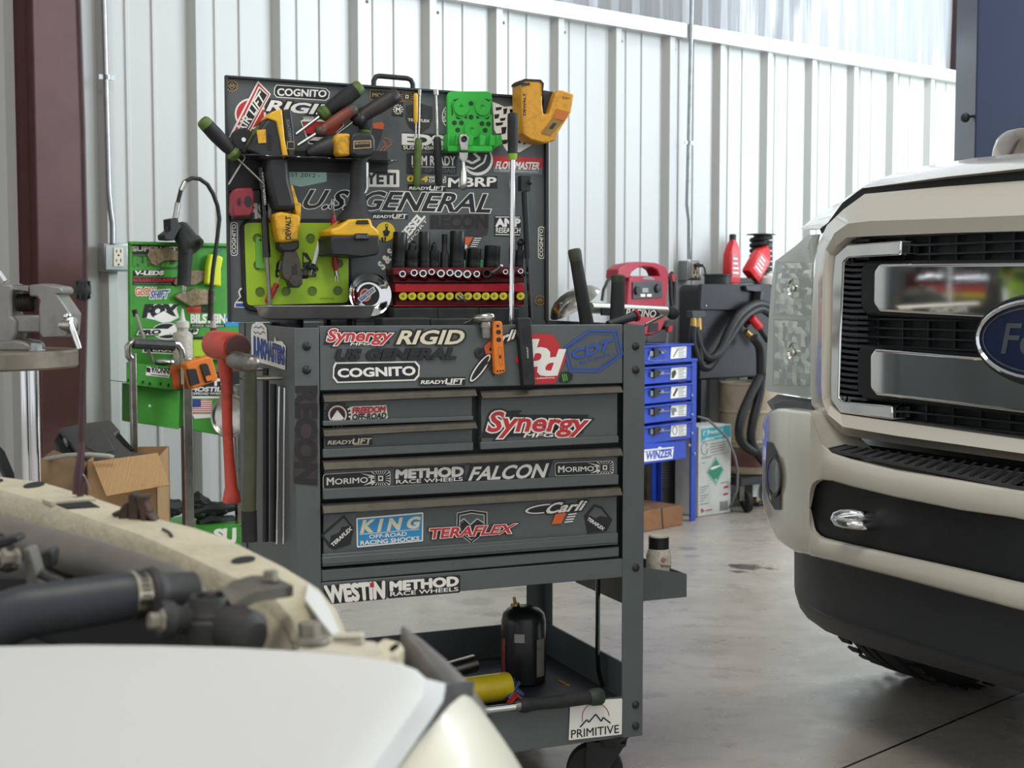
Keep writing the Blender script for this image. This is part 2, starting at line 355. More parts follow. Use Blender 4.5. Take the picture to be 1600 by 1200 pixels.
# cabinet body
mb = MB(); zc = ZCAB; t = .006
mb.box(cart_pt(CW/2, DEP/2, (ZT-.012+zc)/2), CF.e*(CW/2-.006), CF.n*(DEP/2-.03), UP*((ZT-.012-zc)/2), CARTD)
mb.box(cart_pt(CW/2, DEP-.02, (ZT+zc)/2), CF.e*(CW/2-.006), CF.n*.006, UP*((ZT-zc)/2), CART)
for a in (.006, CW-.006): mb.box(cart_pt(a, DEP/2, (ZT+zc)/2), CF.e*.0015, CF.n*(DEP/2-.01), UP*((ZT-zc)/2), CART)
mb.build('cabinet', cart)
def strip(u0, v0, u1, v1, h0, h1, o0, o1, mat, name=None, par=None, bev=.0015):   # band between u0 and u1: top edge v0->v1, heights h
    mb = MB(); mb.pp(CF, [(u0, v0+h0), (u1, v1+h1), (u1, v1), (u0, v0)], o0, o1, mat); return mb.build(name, par, bev=bev) if name else mb
front = strip(500, 509.4, 973, 507, 101, 92, -.02, -.001, CART, 'top_panel', cart)
strip(500, 611, 973, 600, 300, 275, -.045, -.03, CARTD, 'drawer_opening', cart)
strip(500, 911, 973, 873, 32, 29, -.025, -.001, CART, 'lower_rail', cart)
def drawer(u0, u1, ht, hh, bot, lips):
    (p0, p1), (b0, b1) = ht, bot
    f = strip(u0+2, p0+hh*.6, u1-4, p1+hh*.55, b0-p0-hh*.6, b1-p1-hh*.55, -.03, -.010, CART, 'drawer', cart)
    mb = MB(); A, B = CF.hit(u0, p0, 0), CF.hit(u1, p1, 0); A2, B2 = CF.hit(u0, p0+hh, 0), CF.hit(u1, p1+hh*.92, 0)
    prof = [(0, -.012), (0, .001), (.25, .007), (.45, .008), (.6, .012), (.85, .014), (1, .009), (1, -.010)]
    mb.loft([[P0.lerp(P1, k)+CF.n*o for k, o in prof] for P0, P1 in ((A, A2), (B, B2))], BRONZE); mb.build('handle', f, ang=60)
    # folded lip along the bottom
    mb = MB()
    for k0, k1, o in lips: mb.pp(CF, [(u0+1, b0-k1), (u1-2, b1-k1*.93), (u1-2, b1-k0*.93), (u0+1, b0-k0)][::-1], -.0095, o, CART)
    mb.build('lip', f, bev=.002)
    return f
d1 = drawer(504, 742, (616, 607.5), 13, (666, 657), [(0, 8, .001)])
d2 = drawer(504, 742, (669.5, 658), 13, (716, 704), [(0, 14, .001)])
d3 = drawer(750, 969, (611, 602.5), 12.5, (703, 692), [(0, 12, .001)])
d4 = drawer(504, 969, (720, 699), 15, (781, 757), [(0, 17, .001)])
d5 = drawer(503, 968, (788, 760.5), 15, (886, 851), [(0, 20, .001), (3, 15, .003)])
mb = strip(502, 891, 968, 854, 19, 16, -.03, -.004, CART); d6 = mb.build('bottom_rail', cart, bev=.003)
# bottom tray
zt = CF.hit(974, 1089).z; zl = CF.hit(975, 1152).z; zs = .292; ZF = .212
mb = MB(); mb.box(cart_pt(CW/2, DEP/2, ZF-.003), CF.e*(CW/2-.005), CF.n*(DEP/2-.005), UP*.003, CARTD)
mb.box(cart_pt(CW/2, .004, (zt+zl)/2), CF.e*(CW/2-.006), CF.n*.003, UP*(zt-zl)/2, CART)
for b in (DEP-.006,): mb.box(cart_pt(CW/2, b, (zs+zl)/2), CF.e*(CW/2-.006), CF.n*.003, UP*(zs-zl)/2, CART)
for a in (.006, CW-.006): mb.box(cart_pt(a, DEP/2, (zs+zl)/2), CF.e*.003, CF.n*(DEP/2-.006), UP*(zs-zl)/2, CART)
tray = mb.build('bottom_tray', cart, bev=.001)
mb = MB(); mb.tube([cart_pt(CW-.03, .16, ZCAB), cart_pt(CW-.03, .16, ZCAB-.20), cart_pt(CW-.03, .155, ZCAB-.245), cart_pt(CW-.022, .15, zt-.02)], .011, BLKG, 8, flat=.5); mb.build('side_brace', cart)
# casters
zw = zl
def caster(a, b, ang):
    c = cart_pt(a, b, zw); d = CF.e*math.cos(ang)-CF.n*math.sin(ang); ax = V((-d.y, d.x, 0)); wc = c+d*.03; wc = V((wc.x, wc.y, .063))
    mb = MB(); mb.bx(c-UP*.004, .10, .09, .008, BLK, ang); mb.lathe(c-UP*.03, UP, [(0, .03), (.022, .035)], BLK)
    for s in (-1, 1):
        mb.prism([c+ax*s*.024+d*-.04-UP*.02, c+ax*s*.024+d*.045-UP*.02, wc+ax*s*.024+d*.018-UP*.012, wc+ax*s*.024-d*.018-UP*.012], ax*s*.003, BLK)
    mb.box(c-UP*.022+d*.003, d*.043, ax*.028, UP*.003, BLK)
    cs = mb.build('caster_fork', cart); mb = MB()
    mb.lathe(wc-ax*.016, ax, [(0, .02), (0, .045), (.002, .058), (.007, .0625), (.025, .0625), (.030, .058), (.032, .045), (.032, .02)], BLKR, 28); mb.build('wheel', cs)
    mb = MB(); mb.tube([wc-ax*.033, wc+ax*.033], .008, GALV, 8); mb.build('axle', cs)
caster(CW-.055, .055, 2.6); caster(.06, .055, .5); caster(CW-.055, DEP-.055, 2.2); caster(.06, DEP-.055, 1)
# side pocket on the right
PK = PL(CF.pt(0, 0, -.10), CE); mb = MB()
a0 = CW+.001; a1 = PK.a(PK.hit(1073, 910)); z0 = PK.hit(1040, 936).z; z1 = PK.hit(1073, 897).z; z2 = z1+.035
for bb in (.10, .34): mb.prism([cart_pt(a0, bb, z0), cart_pt(a1, bb, z0), cart_pt(a1, bb, z1), cart_pt(a0, bb, z2)], CF.n*-.002, CART)
mb.box(cart_pt((a0+a1)/2, .22, z0+.001), CF.e*(a1-a0)/2, CF.n*.12, UP*.001, CART); mb.box(cart_pt(a1-.001, .22, (z0+z1)/2), CF.e*.001, CF.n*.12, UP*(z1-z0)/2, CART)
mb.box(cart_pt(a0+.001, .22, (z0+z2)/2), CF.e*.001, CF.n*.12, UP*(z2-z0)/2, CART); mb.build('side_pocket', cart)
# ---------------- lid ----------------
LQ = [(357, 503), (858, 502.5), (858, 152), (352, 117)]
mb = MB(); mb.pp(LP, LQ, -.014, 0, CART)
def edge(mb, q, i, w, o):
    a, b = q[i], q[(i+1) % 4]; c = (sum(x[0] for x in q)/4, sum(x[1] for x in q)/4)
    def sh(p): 
        d = V((c[0]-p[0], c[1]-p[1])); return d
    nx = {0: (0, -w), 1: (-w, 0), 2: (0, w), 3: (w, 0)}[i]
    mb.pp(LP, [a, b, (b[0]+nx[0], b[1]+nx[1]), (a[0]+nx[0], a[1]+nx[1])], 0, o, CARTD)
edge(mb, LQ, 1, 5, .012); edge(mb, LQ, 2, 4, .012); edge(mb, LQ, 3, 4, .012)
lid = mb.build('lid', cart, bev=.0015)
mb = MB(); h0 = LP.hit(584, 134, -.006); h1 = LP.hit(645, 139, -.006); hz = LP.hit(584, 118, -.006).z
mb.tube([h0, V((h0.x, h0.y, hz-.012)), h0.lerp(h1, .06)+UP*(hz-h0.z-.002), h0.lerp(h1, .15)+UP*(hz-h0.z), h0.lerp(h1, .85)+UP*(hz-h0.z), h0.lerp(h1, .95)+UP*(hz-h0.z-.003), V((h1.x, h1.y, hz-.014)), h1], .006, BLK, 10); mb.build('lid_handle', lid)
# gas struts
GS = PL(CF.pt(0, 0, -.46), CE); GS2 = PL(CF.pt(0, 0, -.40), CE)
mb = MB(); mb.tube([GS.hit(409, 262), GS.hit(417, 402)], .0085, BLKG, 12); mb.tube([GS.hit(417, 402), GS.hit(423, 498)], .0045, STEEL, 8); g = mb.build('gas_strut', cart)
mb = MB(); mb.text(PL(CF.pt(0, 0, -.4505), CE), 'PRESSURIZED', [(412, 270), (416, 320), (413, 320.3), (409, 270.3)], SW, 0, .01); mb.build('lettering', g)
mb = MB(); mb.tube([GS.hit(820, 300), GS.hit(825, 404)], .0085, BLK, 12); mb.tube([GS.hit(824, 402), GS.hit(829, 500)], .0045, BLKG, 8); mb.box(GS.hit(819, 287), CF.e*.012, CF.n*.010, UP*.018, BLK); mb.ball(GS.hit(828, 285, .01), .006, .006, .006, BLK); mb.build('gas_strut', cart)
# ---------------- stickers ----------------
SO = .0008
class ST(MB):
    def __init__(s, pl, k, o0=0.0): super().__init__(); s.pl = pl; s.k = k; s.z = o0+SO
    def up(s): s.z += .0003; return s.z
    def P(s, m, *xy): s.flat(s.pl, kk(s.k, *xy), s.up(), m); return s
    def pts(s, m, pts): s.flat(s.pl, [s.k(*p) for p in pts], s.up(), m); return s
    def X(s, m, txt, q, bold=0, o=None): s.text(s.pl, txt, [s.k(*p) for p in q], m, s.up() if o is None else o, bold); return s
    def Q(s, m, txt, bold, *xy): return s.X(m, txt, [(xy[0], xy[1]), (xy[2], xy[3]), (xy[4], xy[5]), (xy[6], xy[7])], bold)
    def B(s, m, txt, bold, x0, y0, x1, y1, h, sl=0, h1=None): return s.X(m, txt, qd(x0, y0, x1, y1, h, h1, sl), bold)
    def R(s, m, x0, y0, x1, y1, h0, h1, r=0):     # band with bottom y0->y1
        q = [(x0, y0), (x1, y1), (x1, y1-h1), (x0, y0-h0)]; return s.pts(m, rrect(q, r) if r else q)
    def line(s, m, pts, w):
        for (x0, y0), (x1, y1) in zip(pts, pts[1:]):
            d = math.hypot(x1-x0, y1-y0) or 1; nx, ny = -(y1-y0)/d*w/2, (x1-x0)/d*w/2; s.flat(s.pl, [s.k(x0+nx, y0+ny), s.k(x1+nx, y1+ny), s.k(x1-nx, y1-ny), s.k(x0-nx, y0-ny)], s.z, m)
        return s
    def done(s, par, name='sticker'): return s.build(name, par, smooth=False)
def gear(st, m, cx, cy, r0, r1, n, asp=1):
    for i in range(n):
        a = 2*math.pi*i/n; w = .5*math.pi/n
        st.flat(st.pl, [st.k(cx+r*math.cos(b)*asp, cy+r*math.sin(b)) for r, b in ((r0, a-w), (r1, a-w), (r1, a+w), (r0, a+w))], st.z, m)
    return st
def gearM(par, pl, k, cx, cy, r, o0=0):
    st = ST(pl, k, o0); st.pts(SK, circ(cx, cy, r*.98, n=20)); st.up(); gear(st, STAN, cx, cy, r*.68, r, 16)
    st.line(STAN, circ(cx, cy, r*.55, n=4)+[circ(cx, cy, r*.55, n=4)[0]], r*.09); st.B(STAN, 'M', .03, cx-r*.22, cy+r*.2, cx+r*.22, cy+r*.2, r*.42); return st.done(par)
def sun(st, m, cx, cy, rx, ry, sq, n=18):
    st.up()
    for i in range(n):
        a = 2*math.pi*i/n; w = .3*math.pi/n*1.2
        def e(t, f): 
            c, s_ = math.cos(t), math.sin(t); q = 1/max(abs(c)/rx, abs(s_)/ry); return st.k(cx+c*q*f, cy+s_*q*f)
        st.flat(st.pl, [e(a-w*.5, .5), e(a-w, 1), e(a+w, 1), e(a+w*.5, .5)], st.z, m)
    st.pts(SW, [(cx-sq, cy+sq), (cx+sq, cy+sq), (cx+sq, cy-sq), (cx-sq, cy-sq)]); st.pts(SK, [(cx-sq*.5, cy+sq*.5), (cx+sq*.5, cy+sq*.5), (cx+sq*.5, cy-sq*.5), (cx-sq*.5, cy-sq*.5)])
def octa(x0, y0, x1, y1, h0, h1, c):
    return [(x0, y0-c), (x0, y0-h0+c), (x0+c, y0-h0), (x1-c, y1-h1), (x1, y1-h1+c), (x1, y1-c), (x1-c, y1), (x0+c, y0)]
def readylift(par, pl, k, x0, y0, x1, y1, h, o0=0, m=None, pad=.35):
    st = ST(pl, k, o0); e = h*pad; st.R(SK, x0-e, y0+e, x1+e, y1+e, h+2*e, h+2*e); m = m or SW; xm = x0+(x1-x0)*.56; ym = y0+(y1-y0)*.56
    st.X(m, 'READY', qd(x0, y0, xm, ym, h*.72, h*.72, h*.2), .03); st.X(m, 'LIFT', qd(xm+h*.1, ym, x1, y1, h, h, h*.2), .03); st.line(m, [(x0+(x1-x0)*.6, y0+(y1-y0)*.6+h*.22), (x1-h*.4, y1+h*.2)], h*.12); return st.done(par)
IDT = lambda x, y: (x, y)
# --- lid ---
gearM(lid, LP, C1, 312, 222, 50); gearM(lid, LP, C4, 1318, 897, 42)
s = ST(LP, C1); s.pts(SW, circ(455, 440, 122)); s.pts(SR, circ(455, 440, 108)); s.P(SW, 285, 625, 515, 180, 616, 285, 440, 610); s.P(SR, 305, 625, 518, 200, 604, 287, 430, 610); s.P(SW, 325, 625, 522, 222, 594, 290, 415, 610); s.P(SK, 338, 625, 527, 240, 586, 293, 405, 610)
s.Q(SW, 'AIR LIFT', .02, 398, 590, 570, 330, 532, 258, 335, 560); s.done(lid)
s = ST(LP, C1); s.P(SW, 660, 210, 1045, 238, 1078, 270, 1070, 318, 1045, 337, 660, 312, 638, 285, 642, 235); s.P(SK, 664, 218, 1042, 245, 1070, 273, 1063, 312, 1042, 330, 664, 304, 646, 282, 650, 240); s.Q(SW, 'COGNITO', .03, 668, 296, 1046, 308, 1052, 256, 668, 240); s.done(lid)
s = ST(LP, C1); s.Q(SK, 'RIGID', .12, 585, 415, 1105, 450, 1150, 378, 625, 335); s.Q(SW, 'RIGID', .035, 585, 415, 1105, 450, 1150, 378, 625, 335); s.done(lid)
s = ST(LP, C1); s.P(SW, 848, 495, 875, 480, 1175, 490, 1190, 530, 1150, 570, 1040, 690, 910, 675); s.P(SK, 858, 500, 1180, 500, 1180, 528, 1130, 575, 1030, 680, 918, 666); s.P(SR, 868, 505, 1165, 505, 1165, 530, 1100, 600, 885, 592); s.R(SW, 905, 648, 1040, 650, 28, 28); s.B(SW, 'DODGE', .02, 872, 478, 950, 481, 16); s.done(lid)
s = ST(LP, IDT); s.pts(STAN, rrect([(578, 156), (648, 159.5), (648, 143), (578, 139.5)], 2)); s.pts(SK, rrect([(579, 155.2), (647, 158.6), (647, 143.8), (579, 140.4)], 2)); s.B(STAN, 'MORIMOT', .01, 582, 151, 626, 153.5, 6); sun(s, STAN, 636, 151, 10, 6.5, 2.6); s.done(lid)
s = ST(LP, C2); s.P(SK, 168, 345, 250, 350, 250, 462, 165, 455); s.up(); gear(s, SW, 210, 405, 26, 40, 12); s.B(SW, 'M', .06, 194, 420, 226, 421, 30); s.done(lid)
s = ST(LP, C2); s.P(SFAINT, 270, 375, 375, 355, 480, 385, 480, 480, 455, 545, 375, 600, 300, 545, 270, 480); s.P(CARTD, 285, 390, 375, 370, 465, 395, 465, 440, 420, 410, 380, 450, 330, 415, 290, 450); s.B(SW, 'TERAFLEX', .03, 288, 495, 455, 506, 20); s.done(lid)
s = ST(LP, C2); s.P(SOR, 12, 515, 80, 500, 104, 520, 92, 560, 15, 552); s.P(SFAINT, 20, 552, 92, 560, 75, 640, 40, 720, 10, 720, 5, 600); s.up()
s.line(SOR, [(95, 625), (135, 635), (160, 675), (120, 700), (70, 765)], 6); s.line(SOR, [(95, 650), (110, 680), (45, 760)], 6); s.P(SK, 5, 810, 30, 780, 120, 785, 130, 805); s.done(lid)
s = ST(LP, C2); s.P(SK, 240, 585, 590, 600, 590, 725, 240, 722); s.Q(SW, 'EDS', .06, 250, 676, 560, 690, 560, 612, 250, 598); s.B(SW, 'SUSPENSIONS', .02, 250, 716, 585, 722, 28); s.done(lid)
s = ST(LP, C2); s.P(CARTD, 275, 745, 670, 750, 670, 912, 275, 905); s.B(SW, 'I AM READY', .03, 318, 838, 655, 842, 70); s.up(); s.line(SW, [(318, 853), (655, 856)], 5); s.B(SGREY, 'ARE OFF ROAD', .0, 318, 893, 655, 898, 30); s.done(lid)
s = ST(LP, C2); s.B(SYEL, '024', .03, 280, 968, 440, 972, 46, 6); s.B(SW, 'WHEELS', .03, 448, 948, 585, 952, 24); s.B(SW, 'OFF RD', .03, 452, 975, 585, 978, 22); s.done(lid)
readylift(lid, LP, C2, 296, 1030, 572, 1035, 30); readylift(lid, LP, IDT, 583, 340.5, 635, 340.5, 6)
s = ST(LP, C2); s.P(SK, 595, 930, 985, 925, 985, 1020, 595, 1022); s.Q(SW, 'MBRP', .03, 603, 1010, 972, 1004, 976, 936, 606, 942); s.done(lid)
s = ST(LP, C2); s.pts(SW, circ(670, 460, 118)); s.pts(SK, circ(670, 460, 110)); s.Q(SW, 'VIGO', .02, 585, 520, 620, 370, 590, 362, 556, 500); s.done(lid)
s = ST(LP, C2); s.pts(SW, circ(830, 800, 122)); s.pts(CARTD, circ(828, 790, 108)); s.up(); s.line(SW, [(735, 800), (790, 825), (850, 790), (800, 745), (860, 720)], 20); s.line(SW, [(740, 850), (800, 870), (880, 820), (900, 760)], 14); s.done(lid)
s = ST(LP, C2); s.P(SW, 945, 345, 1000, 365, 1040, 385, 1165, 372, 1165, 460, 1210, 600, 1260, 680, 1160, 740, 1060, 730, 1000, 640, 960, 560, 955, 450); s.up()
for x, y, w_, h_ in ((975, 385, 40, 30), (1035, 395, 22, 50), (1085, 400, 30, 34), (965, 440, 30, 40), (1010, 470, 34, 28), (975, 505, 50, 30), (1020, 540, 30, 60), (980, 590, 34, 22), (1150, 600, 30, 70), (1190, 640, 30, 40), (1020, 640, 40, 40)):
    s.flat(LP, [C2(x, y+h_), C2(x+w_, y+h_-8), C2(x+w_+8, y), C2(x-4, y+4)], s.z, SK)
s.done(lid)
s = ST(LP, C2); s.P(SGREY, 955, 850, 1340, 850, 1335, 915, 955, 895); s.P(SR, 952, 765, 1342, 785, 1340, 862, 958, 850); s.B(SW, 'FLOWMASTER', .035, 972, 868, 1310, 875, 56, 12); s.B(SW, 'THE MUFFLER TECHNOLOGY COMPANY', .0, 1000, 888, 1310, 899, 11); s.done(lid)
s = ST(LP, IDT); s.pts(SW, rrect([(574, 292), (624, 292.5), (624, 265.5), (574, 264.5)], 2)); s.Q(SK, 'YETI', .04, 573, 287, 618, 287.2, 618, 271, 573, 270.5); s.done(lid)
HOLO = M('holographic_vinyl', '#8fb3a8', .25, .2, ('#d8c26a', .9, 22, .5))
s = ST(LP, C1); s.P(HOLO, 745, 820, 1050, 832, 1052, 968, 850, 1010, 745, 985); s.B(SBLUE2, 'CDT', .02, 770, 860, 960, 868, 50); s.B(SK, 'EST.2012 -', .0, 745, 930, 1000, 937, 32); s.done(lid)
q = [(470, 325), (764, 332), (775, 304), (486, 297)]
s = ST(LP, IDT); s.X(SW, 'U.S. GENERAL', q, .055); s.X(SK, 'U.S. GENERAL', q, .022); s.done(lid, 'lettering')
s = ST(LP, C3); s.Q(SW, 'FIST', .05, 440, 252, 640, 255, 640, 150, 440, 140); s.done(lid)
for k, b in ((C3, (300, 549, 357, 549, 357, 284, 300, 284)), (C4, (1303, 572, 1356, 572, 1356, 320, 1303, 320))):
    s = ST(LP, k); q = [(b[i], b[i+1]) for i in (0, 2, 4, 6)]; s.pts(SW, rrect(q, 24)); q2 = [(b[0]+7, b[1]-7), (b[2]-7, b[3]-7), (b[4]-7, b[5]+7), (b[6]+7, b[7]+7)]; s.pts(SK, rrect(q2, 20))
    s.Q(SW, 'COGNITO', .03, b[2]-15, b[1]-18, b[2]-15, b[5]+18, b[0]+13, b[5]+18, b[0]+13, b[1]-18); s.done(lid)
s = ST(LP, C3); s.P(SW, 328, 952, 335, 915, 372, 870, 360, 830, 375, 800, 410, 795, 410, 955); s.P(CARTD, 350, 905, 385, 870, 372, 830, 385, 812, 410, 810, 410, 905); s.P(SBLUE2, 340, 945, 345, 920, 410, 920, 410, 948); s.done(lid)
s = ST(LP, C4); s.pts(SYEL, circ(110, 360, 76)); s.up(); s.line(SK, circ(122, 312, 11, n=10), 7); s.P(SK, 90, 355, 112, 345, 112, 325, 130, 325, 130, 345, 148, 360, 130, 395, 100, 395); s.P(SK, 75, 410, 92, 400, 100, 440, 85, 440); s.P(SK, 102, 400, 118, 400, 112, 440, 104, 440); s.done(lid)
s = ST(LP, C4); s.Q(SW, 'DIESEL', .05, 236, 470, 420, 245, 375, 206, 190, 420); s.done(lid, 'lettering')
s = ST(LP, C4); s.Q(SW, 'S & S', .05, 95, 660, 190, 530, 140, 490, 50, 612); s.done(lid, 'lettering'); s = ST(LP, C4); s.Q(SW, 'SPORT', .0, 300, 460, 442, 272, 425, 256, 283, 440); s.done(lid, 'lettering')
s = ST(LP, C4); s.P(SFAINT, 458, 228, 918, 222, 918, 330, 905, 385, 840, 397, 735, 392, 740, 342, 458, 336); s.Q(M('faded_ink', '#1f1d1e', .5), 'RECON', .05, 470, 332, 905, 330, 905, 232, 475, 236); s.done(lid)
s = ST(LP, C4); s.P(SK, 962, 235, 1170, 238, 1168, 398, 962, 395); s.up(); s.line(SW, [(970, 245), (1162, 247)], 6); s.line(SW, [(970, 382), (1162, 385)], 6); s.B(SW, 'AMP', .06, 975, 318, 1162, 318, 58); s.B(SW, 'RESEARCH', .02, 975, 368, 1164, 370, 40); s.done(lid)
s = ST(LP, C4); s.P(SOR, 725, 403, 797, 403, 740, 492, 720, 492); s.P(SK, 800, 400, 872, 402, 822, 482, 768, 480); s.up()
for i in range(5): s.line(SW, [(803-i*7, 411+i*16), (862-i*9, 412+i*16)], 7)
s.pts(SW, circ(735, 478, 16)); s.P(SK, 705, 520, 740, 505, 740, 575, 705, 575); s.done(lid)
# --- cart front ---
def synergy(par, q, mq, o0, bg):
    s = ST(CF, IDT, o0); s.pts(SK, bg); s.X(SK, 'Synergy', q, .13); s.X(SW, 'Synergy', q, .075); s.X(SR, 'Synergy', q, .025); s.X(SW, 'MFG', mq, .02); s.done(par)
synergy(front, kk(C6, 838, 237, 1228, 233, 1258, 142, 862, 138), kk(C6, 988, 239, 1108, 236, 1115, 221, 997, 223), 0, kk(C6, 820, 233, 870, 150, 1220, 150, 1235, 225))
synergy(d3, kk(C7, 395, 856, 1005, 846, 1045, 716, 440, 694), kk(C7, 632, 854, 812, 850, 822, 826, 645, 829), -.009, kk(C7, 352, 856, 470, 690, 625, 684, 600, 712, 1040, 712, 1000, 830))
q = [(620, 537.5), (721, 537.5), (728, 516), (629, 517)]; s = ST(CF, IDT); s.X(SK, 'RIGID', q, .11); s.X(SCREAM, 'RIGID', q, .03); s.done(front)
q = [(524, 563), (710, 560.5), (716, 544), (529, 546.5)]; s = MB(); s.text(CF, 'US GENERAL', q, BLK, .004, .05); s.text(CF, 'US GENERAL', q, BLKG, .0015, .07); s.build('name_badge', front, smooth=False, label='raised black lettering')
def cognito(par, pl, k, pts, q, o0=0):
    s = ST(pl, k, o0); s.pts(SW, pts); cx = sum(p[0] for p in pts)/8; cy = sum(p[1] for p in pts)/8
    s.pts(SK, [(p[0]-math.copysign(9, p[0]-cx), p[1]-math.copysign(9, p[1]-cy)) for p in pts]); s.X(SW, 'COGNITO', q, .04)
    for x, y in (pts[1], pts[4]): pass
    s.done(par)
cognito(front, CF, C6, [(895, 345), (1400, 337), (1424, 366), (1421, 430), (1396, 459), (905, 474), (879, 440), (882, 372)], [(915, 438), (1394, 424), (1392, 370), (912, 386)])
readylift(front, CF, C7, -10, 520, 258, 516, 30)
s = MB(); c = CF.hit(*C7(358, 328)); s.lathe(c, CF.n, [(0, .0115), (.003, .0115), (.004, .009), (.004, .004), (.0035, .003)], BLK, 20); s.build('lock', front)
s = ST(CF, C7); s.pts(SK, circ(362, 420, 112, 34, rot=-54)); s.pts(SW, circ(362, 420, 104, 27, rot=-54)); s.pts(SK, circ(362, 420, 92, 18, rot=-54)); s.P(SOR, 385, 285, 425, 248, 440, 330, 395, 332); s.up()
for i in range(5): s.line(SK, [(395+i*12, 400+i*18), (440+i*3, 360+i*20)], 8)
s.Q(SK, 'arli', .12, 430, 300, 570, 235, 590, 175, 470, 210); s.Q(SW, 'arli', .03, 430, 300, 570, 235, 590, 175, 470, 210); s.done(front)
s = ST(CF, C7); s.P(SR, 680, 205, 816, 210, 902, 350, 830, 516, 690, 522, 578, 370); s.Q(SW, 'b', .04, 640, 405, 770, 405, 815, 248, 690, 248); s.Q(SW, 'd', .04, 712, 465, 835, 460, 885, 310, 770, 310); s.B(SW, 'b.adesigns', .02, 690, 493, 825, 488, 14); s.done(front)
s = ST(CF, C7); o_ = [(888, 295), (1045, 185), (1218, 188), (1250, 335), (1100, 440), (920, 437)]; s.z += .0003
s.line(SBLUE2, o_+[o_[0]], 11); s.line(SBLUE2, [(908+(x-888)*.88, 300+(y-295)*.86) for x, y in o_]+[(908, 300)], 5)
s.Q(SBLUE2, 'CDT', .035, 945, 366, 1160, 312, 1190, 238, 932, 312); s.Q(SBLUE2, '- EST.2012 -', .01, 955, 404, 1208, 332, 1204, 316, 952, 388); s.done(front)
s = ST(CF, C7); s.P(SK, 852, 505, 868, 448, 905, 442, 942, 460, 935, 492, 905, 512); s.up()
for i in range(3): s.line(M('claw_green', '#5fae3a', .5), [(874+i*12, 456), (878+i*12, 480), (884+i*11, 505-i*3)], 6)
s.done(front)
s = ST(CF, C6, -.009); s.P(SW, 960, 640, 1000, 620, 1215, 612, 1224, 690, 1200, 712, 990, 718); s.up(); gear(s, SK, 910, 672, 60, 84, 20); s.pts(SK, circ(910, 672, 70)); s.pts(SW, circ(910, 672, 58)); s.pts(SR, circ(910, 672, 50)); s.pts(SK, circ(910, 674, 46)); s.P(SW, 870, 700, 908, 642, 950, 695, 930, 712, 890, 714)
s.B(SR, 'FREEDOM', .05, 1003, 664, 1205, 655, 36, 6); s.B(SK, 'OFF-ROAD', .04, 1001, 704, 1212, 694, 34, 5); s.done(d1)
readylift(d2, CF, C6, 848, 858, 1118, 850, 32, -.009, SCREAM)
def morimoto(par, k, x0, y0, x1, y1, h, o0):
    s = ST(CF, k, o0); s.R(SW, x0, y0, x1, y1, h, h, h*.22); d = h*.035; s.R(SK, x0+d, y0-d, x1-d, y1-d, h-2*d, h-2*d, h*.2); L_ = x1-x0; g = (y1-y0)/L_
    s.P(SW, x0+L_*.55, y0+g*L_*.55-h*.92, x0+L_*.74, y0+g*L_*.74-h*.6, x0+L_*.76, y0+g*L_*.76-h*.7); s.P(SW, x0+L_*.6, y0+g*L_*.6-h*.1, x0+L_*.74, y0+g*L_*.74-h*.4, x0+L_*.78, y0+g*L_*.78-h*.25)
    s.B(SW, 'M', .03, x0+L_*.06, y0-h*.27+g*L_*.06, x0+L_*.16, y0-h*.27+g*L_*.16, h*.46); s.B(SW, 'ORIMOT', .02, x0+L_*.18, y0-h*.28+g*L_*.18, x0+L_*.76, y0-h*.28+g*L_*.76, h*.36)
    sun(s, SW, x0+L_*.855, y0+g*L_*.855-h*.5, h*.62, h*.46, h*.17, 20); s.done(par)
morimoto(d4, D5, 258, 299, 680, 274, 96, -.009); morimoto(d4, C7, 828, 1096, 1194, 1082, 84, -.009)
def method(par, o0, bg, q, r):
    s = ST(CF, D5, o0); s.pts(SK, rrect(bg, 10)); s.X(SW, 'METHOD', q, .06); s.X(SW, 'RACE WHEELS', r, .02); s.done(par)
method(d4, -.009, [(706, 274), (1146, 254), (1146, 150), (706, 172)], [(716, 230), (1132, 216), (1134, 158), (718, 178)], [(716, 264), (1132, 245), (1132, 222), (716, 240)])
q = [(732.5, 750.5), (850, 745.5), (857, 724.5), (741, 730)]; s = ST(CF, IDT, -.009); s.pts(SK, [(726, 756), (855, 750), (864, 720), (736, 726)]); s.X(SW, 'FALCON', q, .03); s.done(d4)
def tdiamond(par, k, p, tq, o0):
    s = ST(CF, k, o0); s.pts(SK, p[0]); s.pts(CART, p[1]); s.X(SW, 'TERAFLEX', tq, .03); s.done(par)
tdiamond(d5, D5, ([(246, 585), (392, 460), (452, 540), (432, 642), (330, 674), (300, 660)], [(262, 588), (388, 478), (425, 525), (375, 532), (362, 565), (308, 590), (300, 632)]), [(320, 658), (442, 550), (430, 530), (308, 640)], -.009)
tdiamond(d5, IDT, ([(913, 806), (929, 788), (940, 791), (957, 812), (948, 830), (918, 833)], [(919, 805), (930, 792), (939, 795), (949, 808), (938, 806), (930, 810), (924, 806)]), [(917, 812), (942, 829), (945, 825), (920, 808)], -.009)
s = ST(CF, D5, -.009); s.pts(SW, rrect([(470, 663), (884, 623), (886, 441), (466, 478)], 8)); s.P(SB, 478, 652, 876, 615, 878, 452, 476, 487); s.X(SCREAM, 'K I N G', [(496, 570), (852, 538), (868, 470), (514, 494)], .05); s.up(); s.line(SW, [(488, 580), (860, 548)], 4)
s.B(SW, 'OFF-ROAD', .02, 548, 607, 782, 588, 24); s.B(SW, 'RACING SHOCKS', .03, 494, 647, 860, 616, 25); s.done(d5)
s = ST(CF, D5, -.009); sh = [(1095, 445), (1185, 427), (1285, 440), (1286, 530), (1265, 575), (1185, 637), (1110, 580), (1093, 530)]; s.pts(SW, sh)
sc = lambda f: [(1188+(x-1188)*f, 530+(y-530)*f) for x, y in sh]
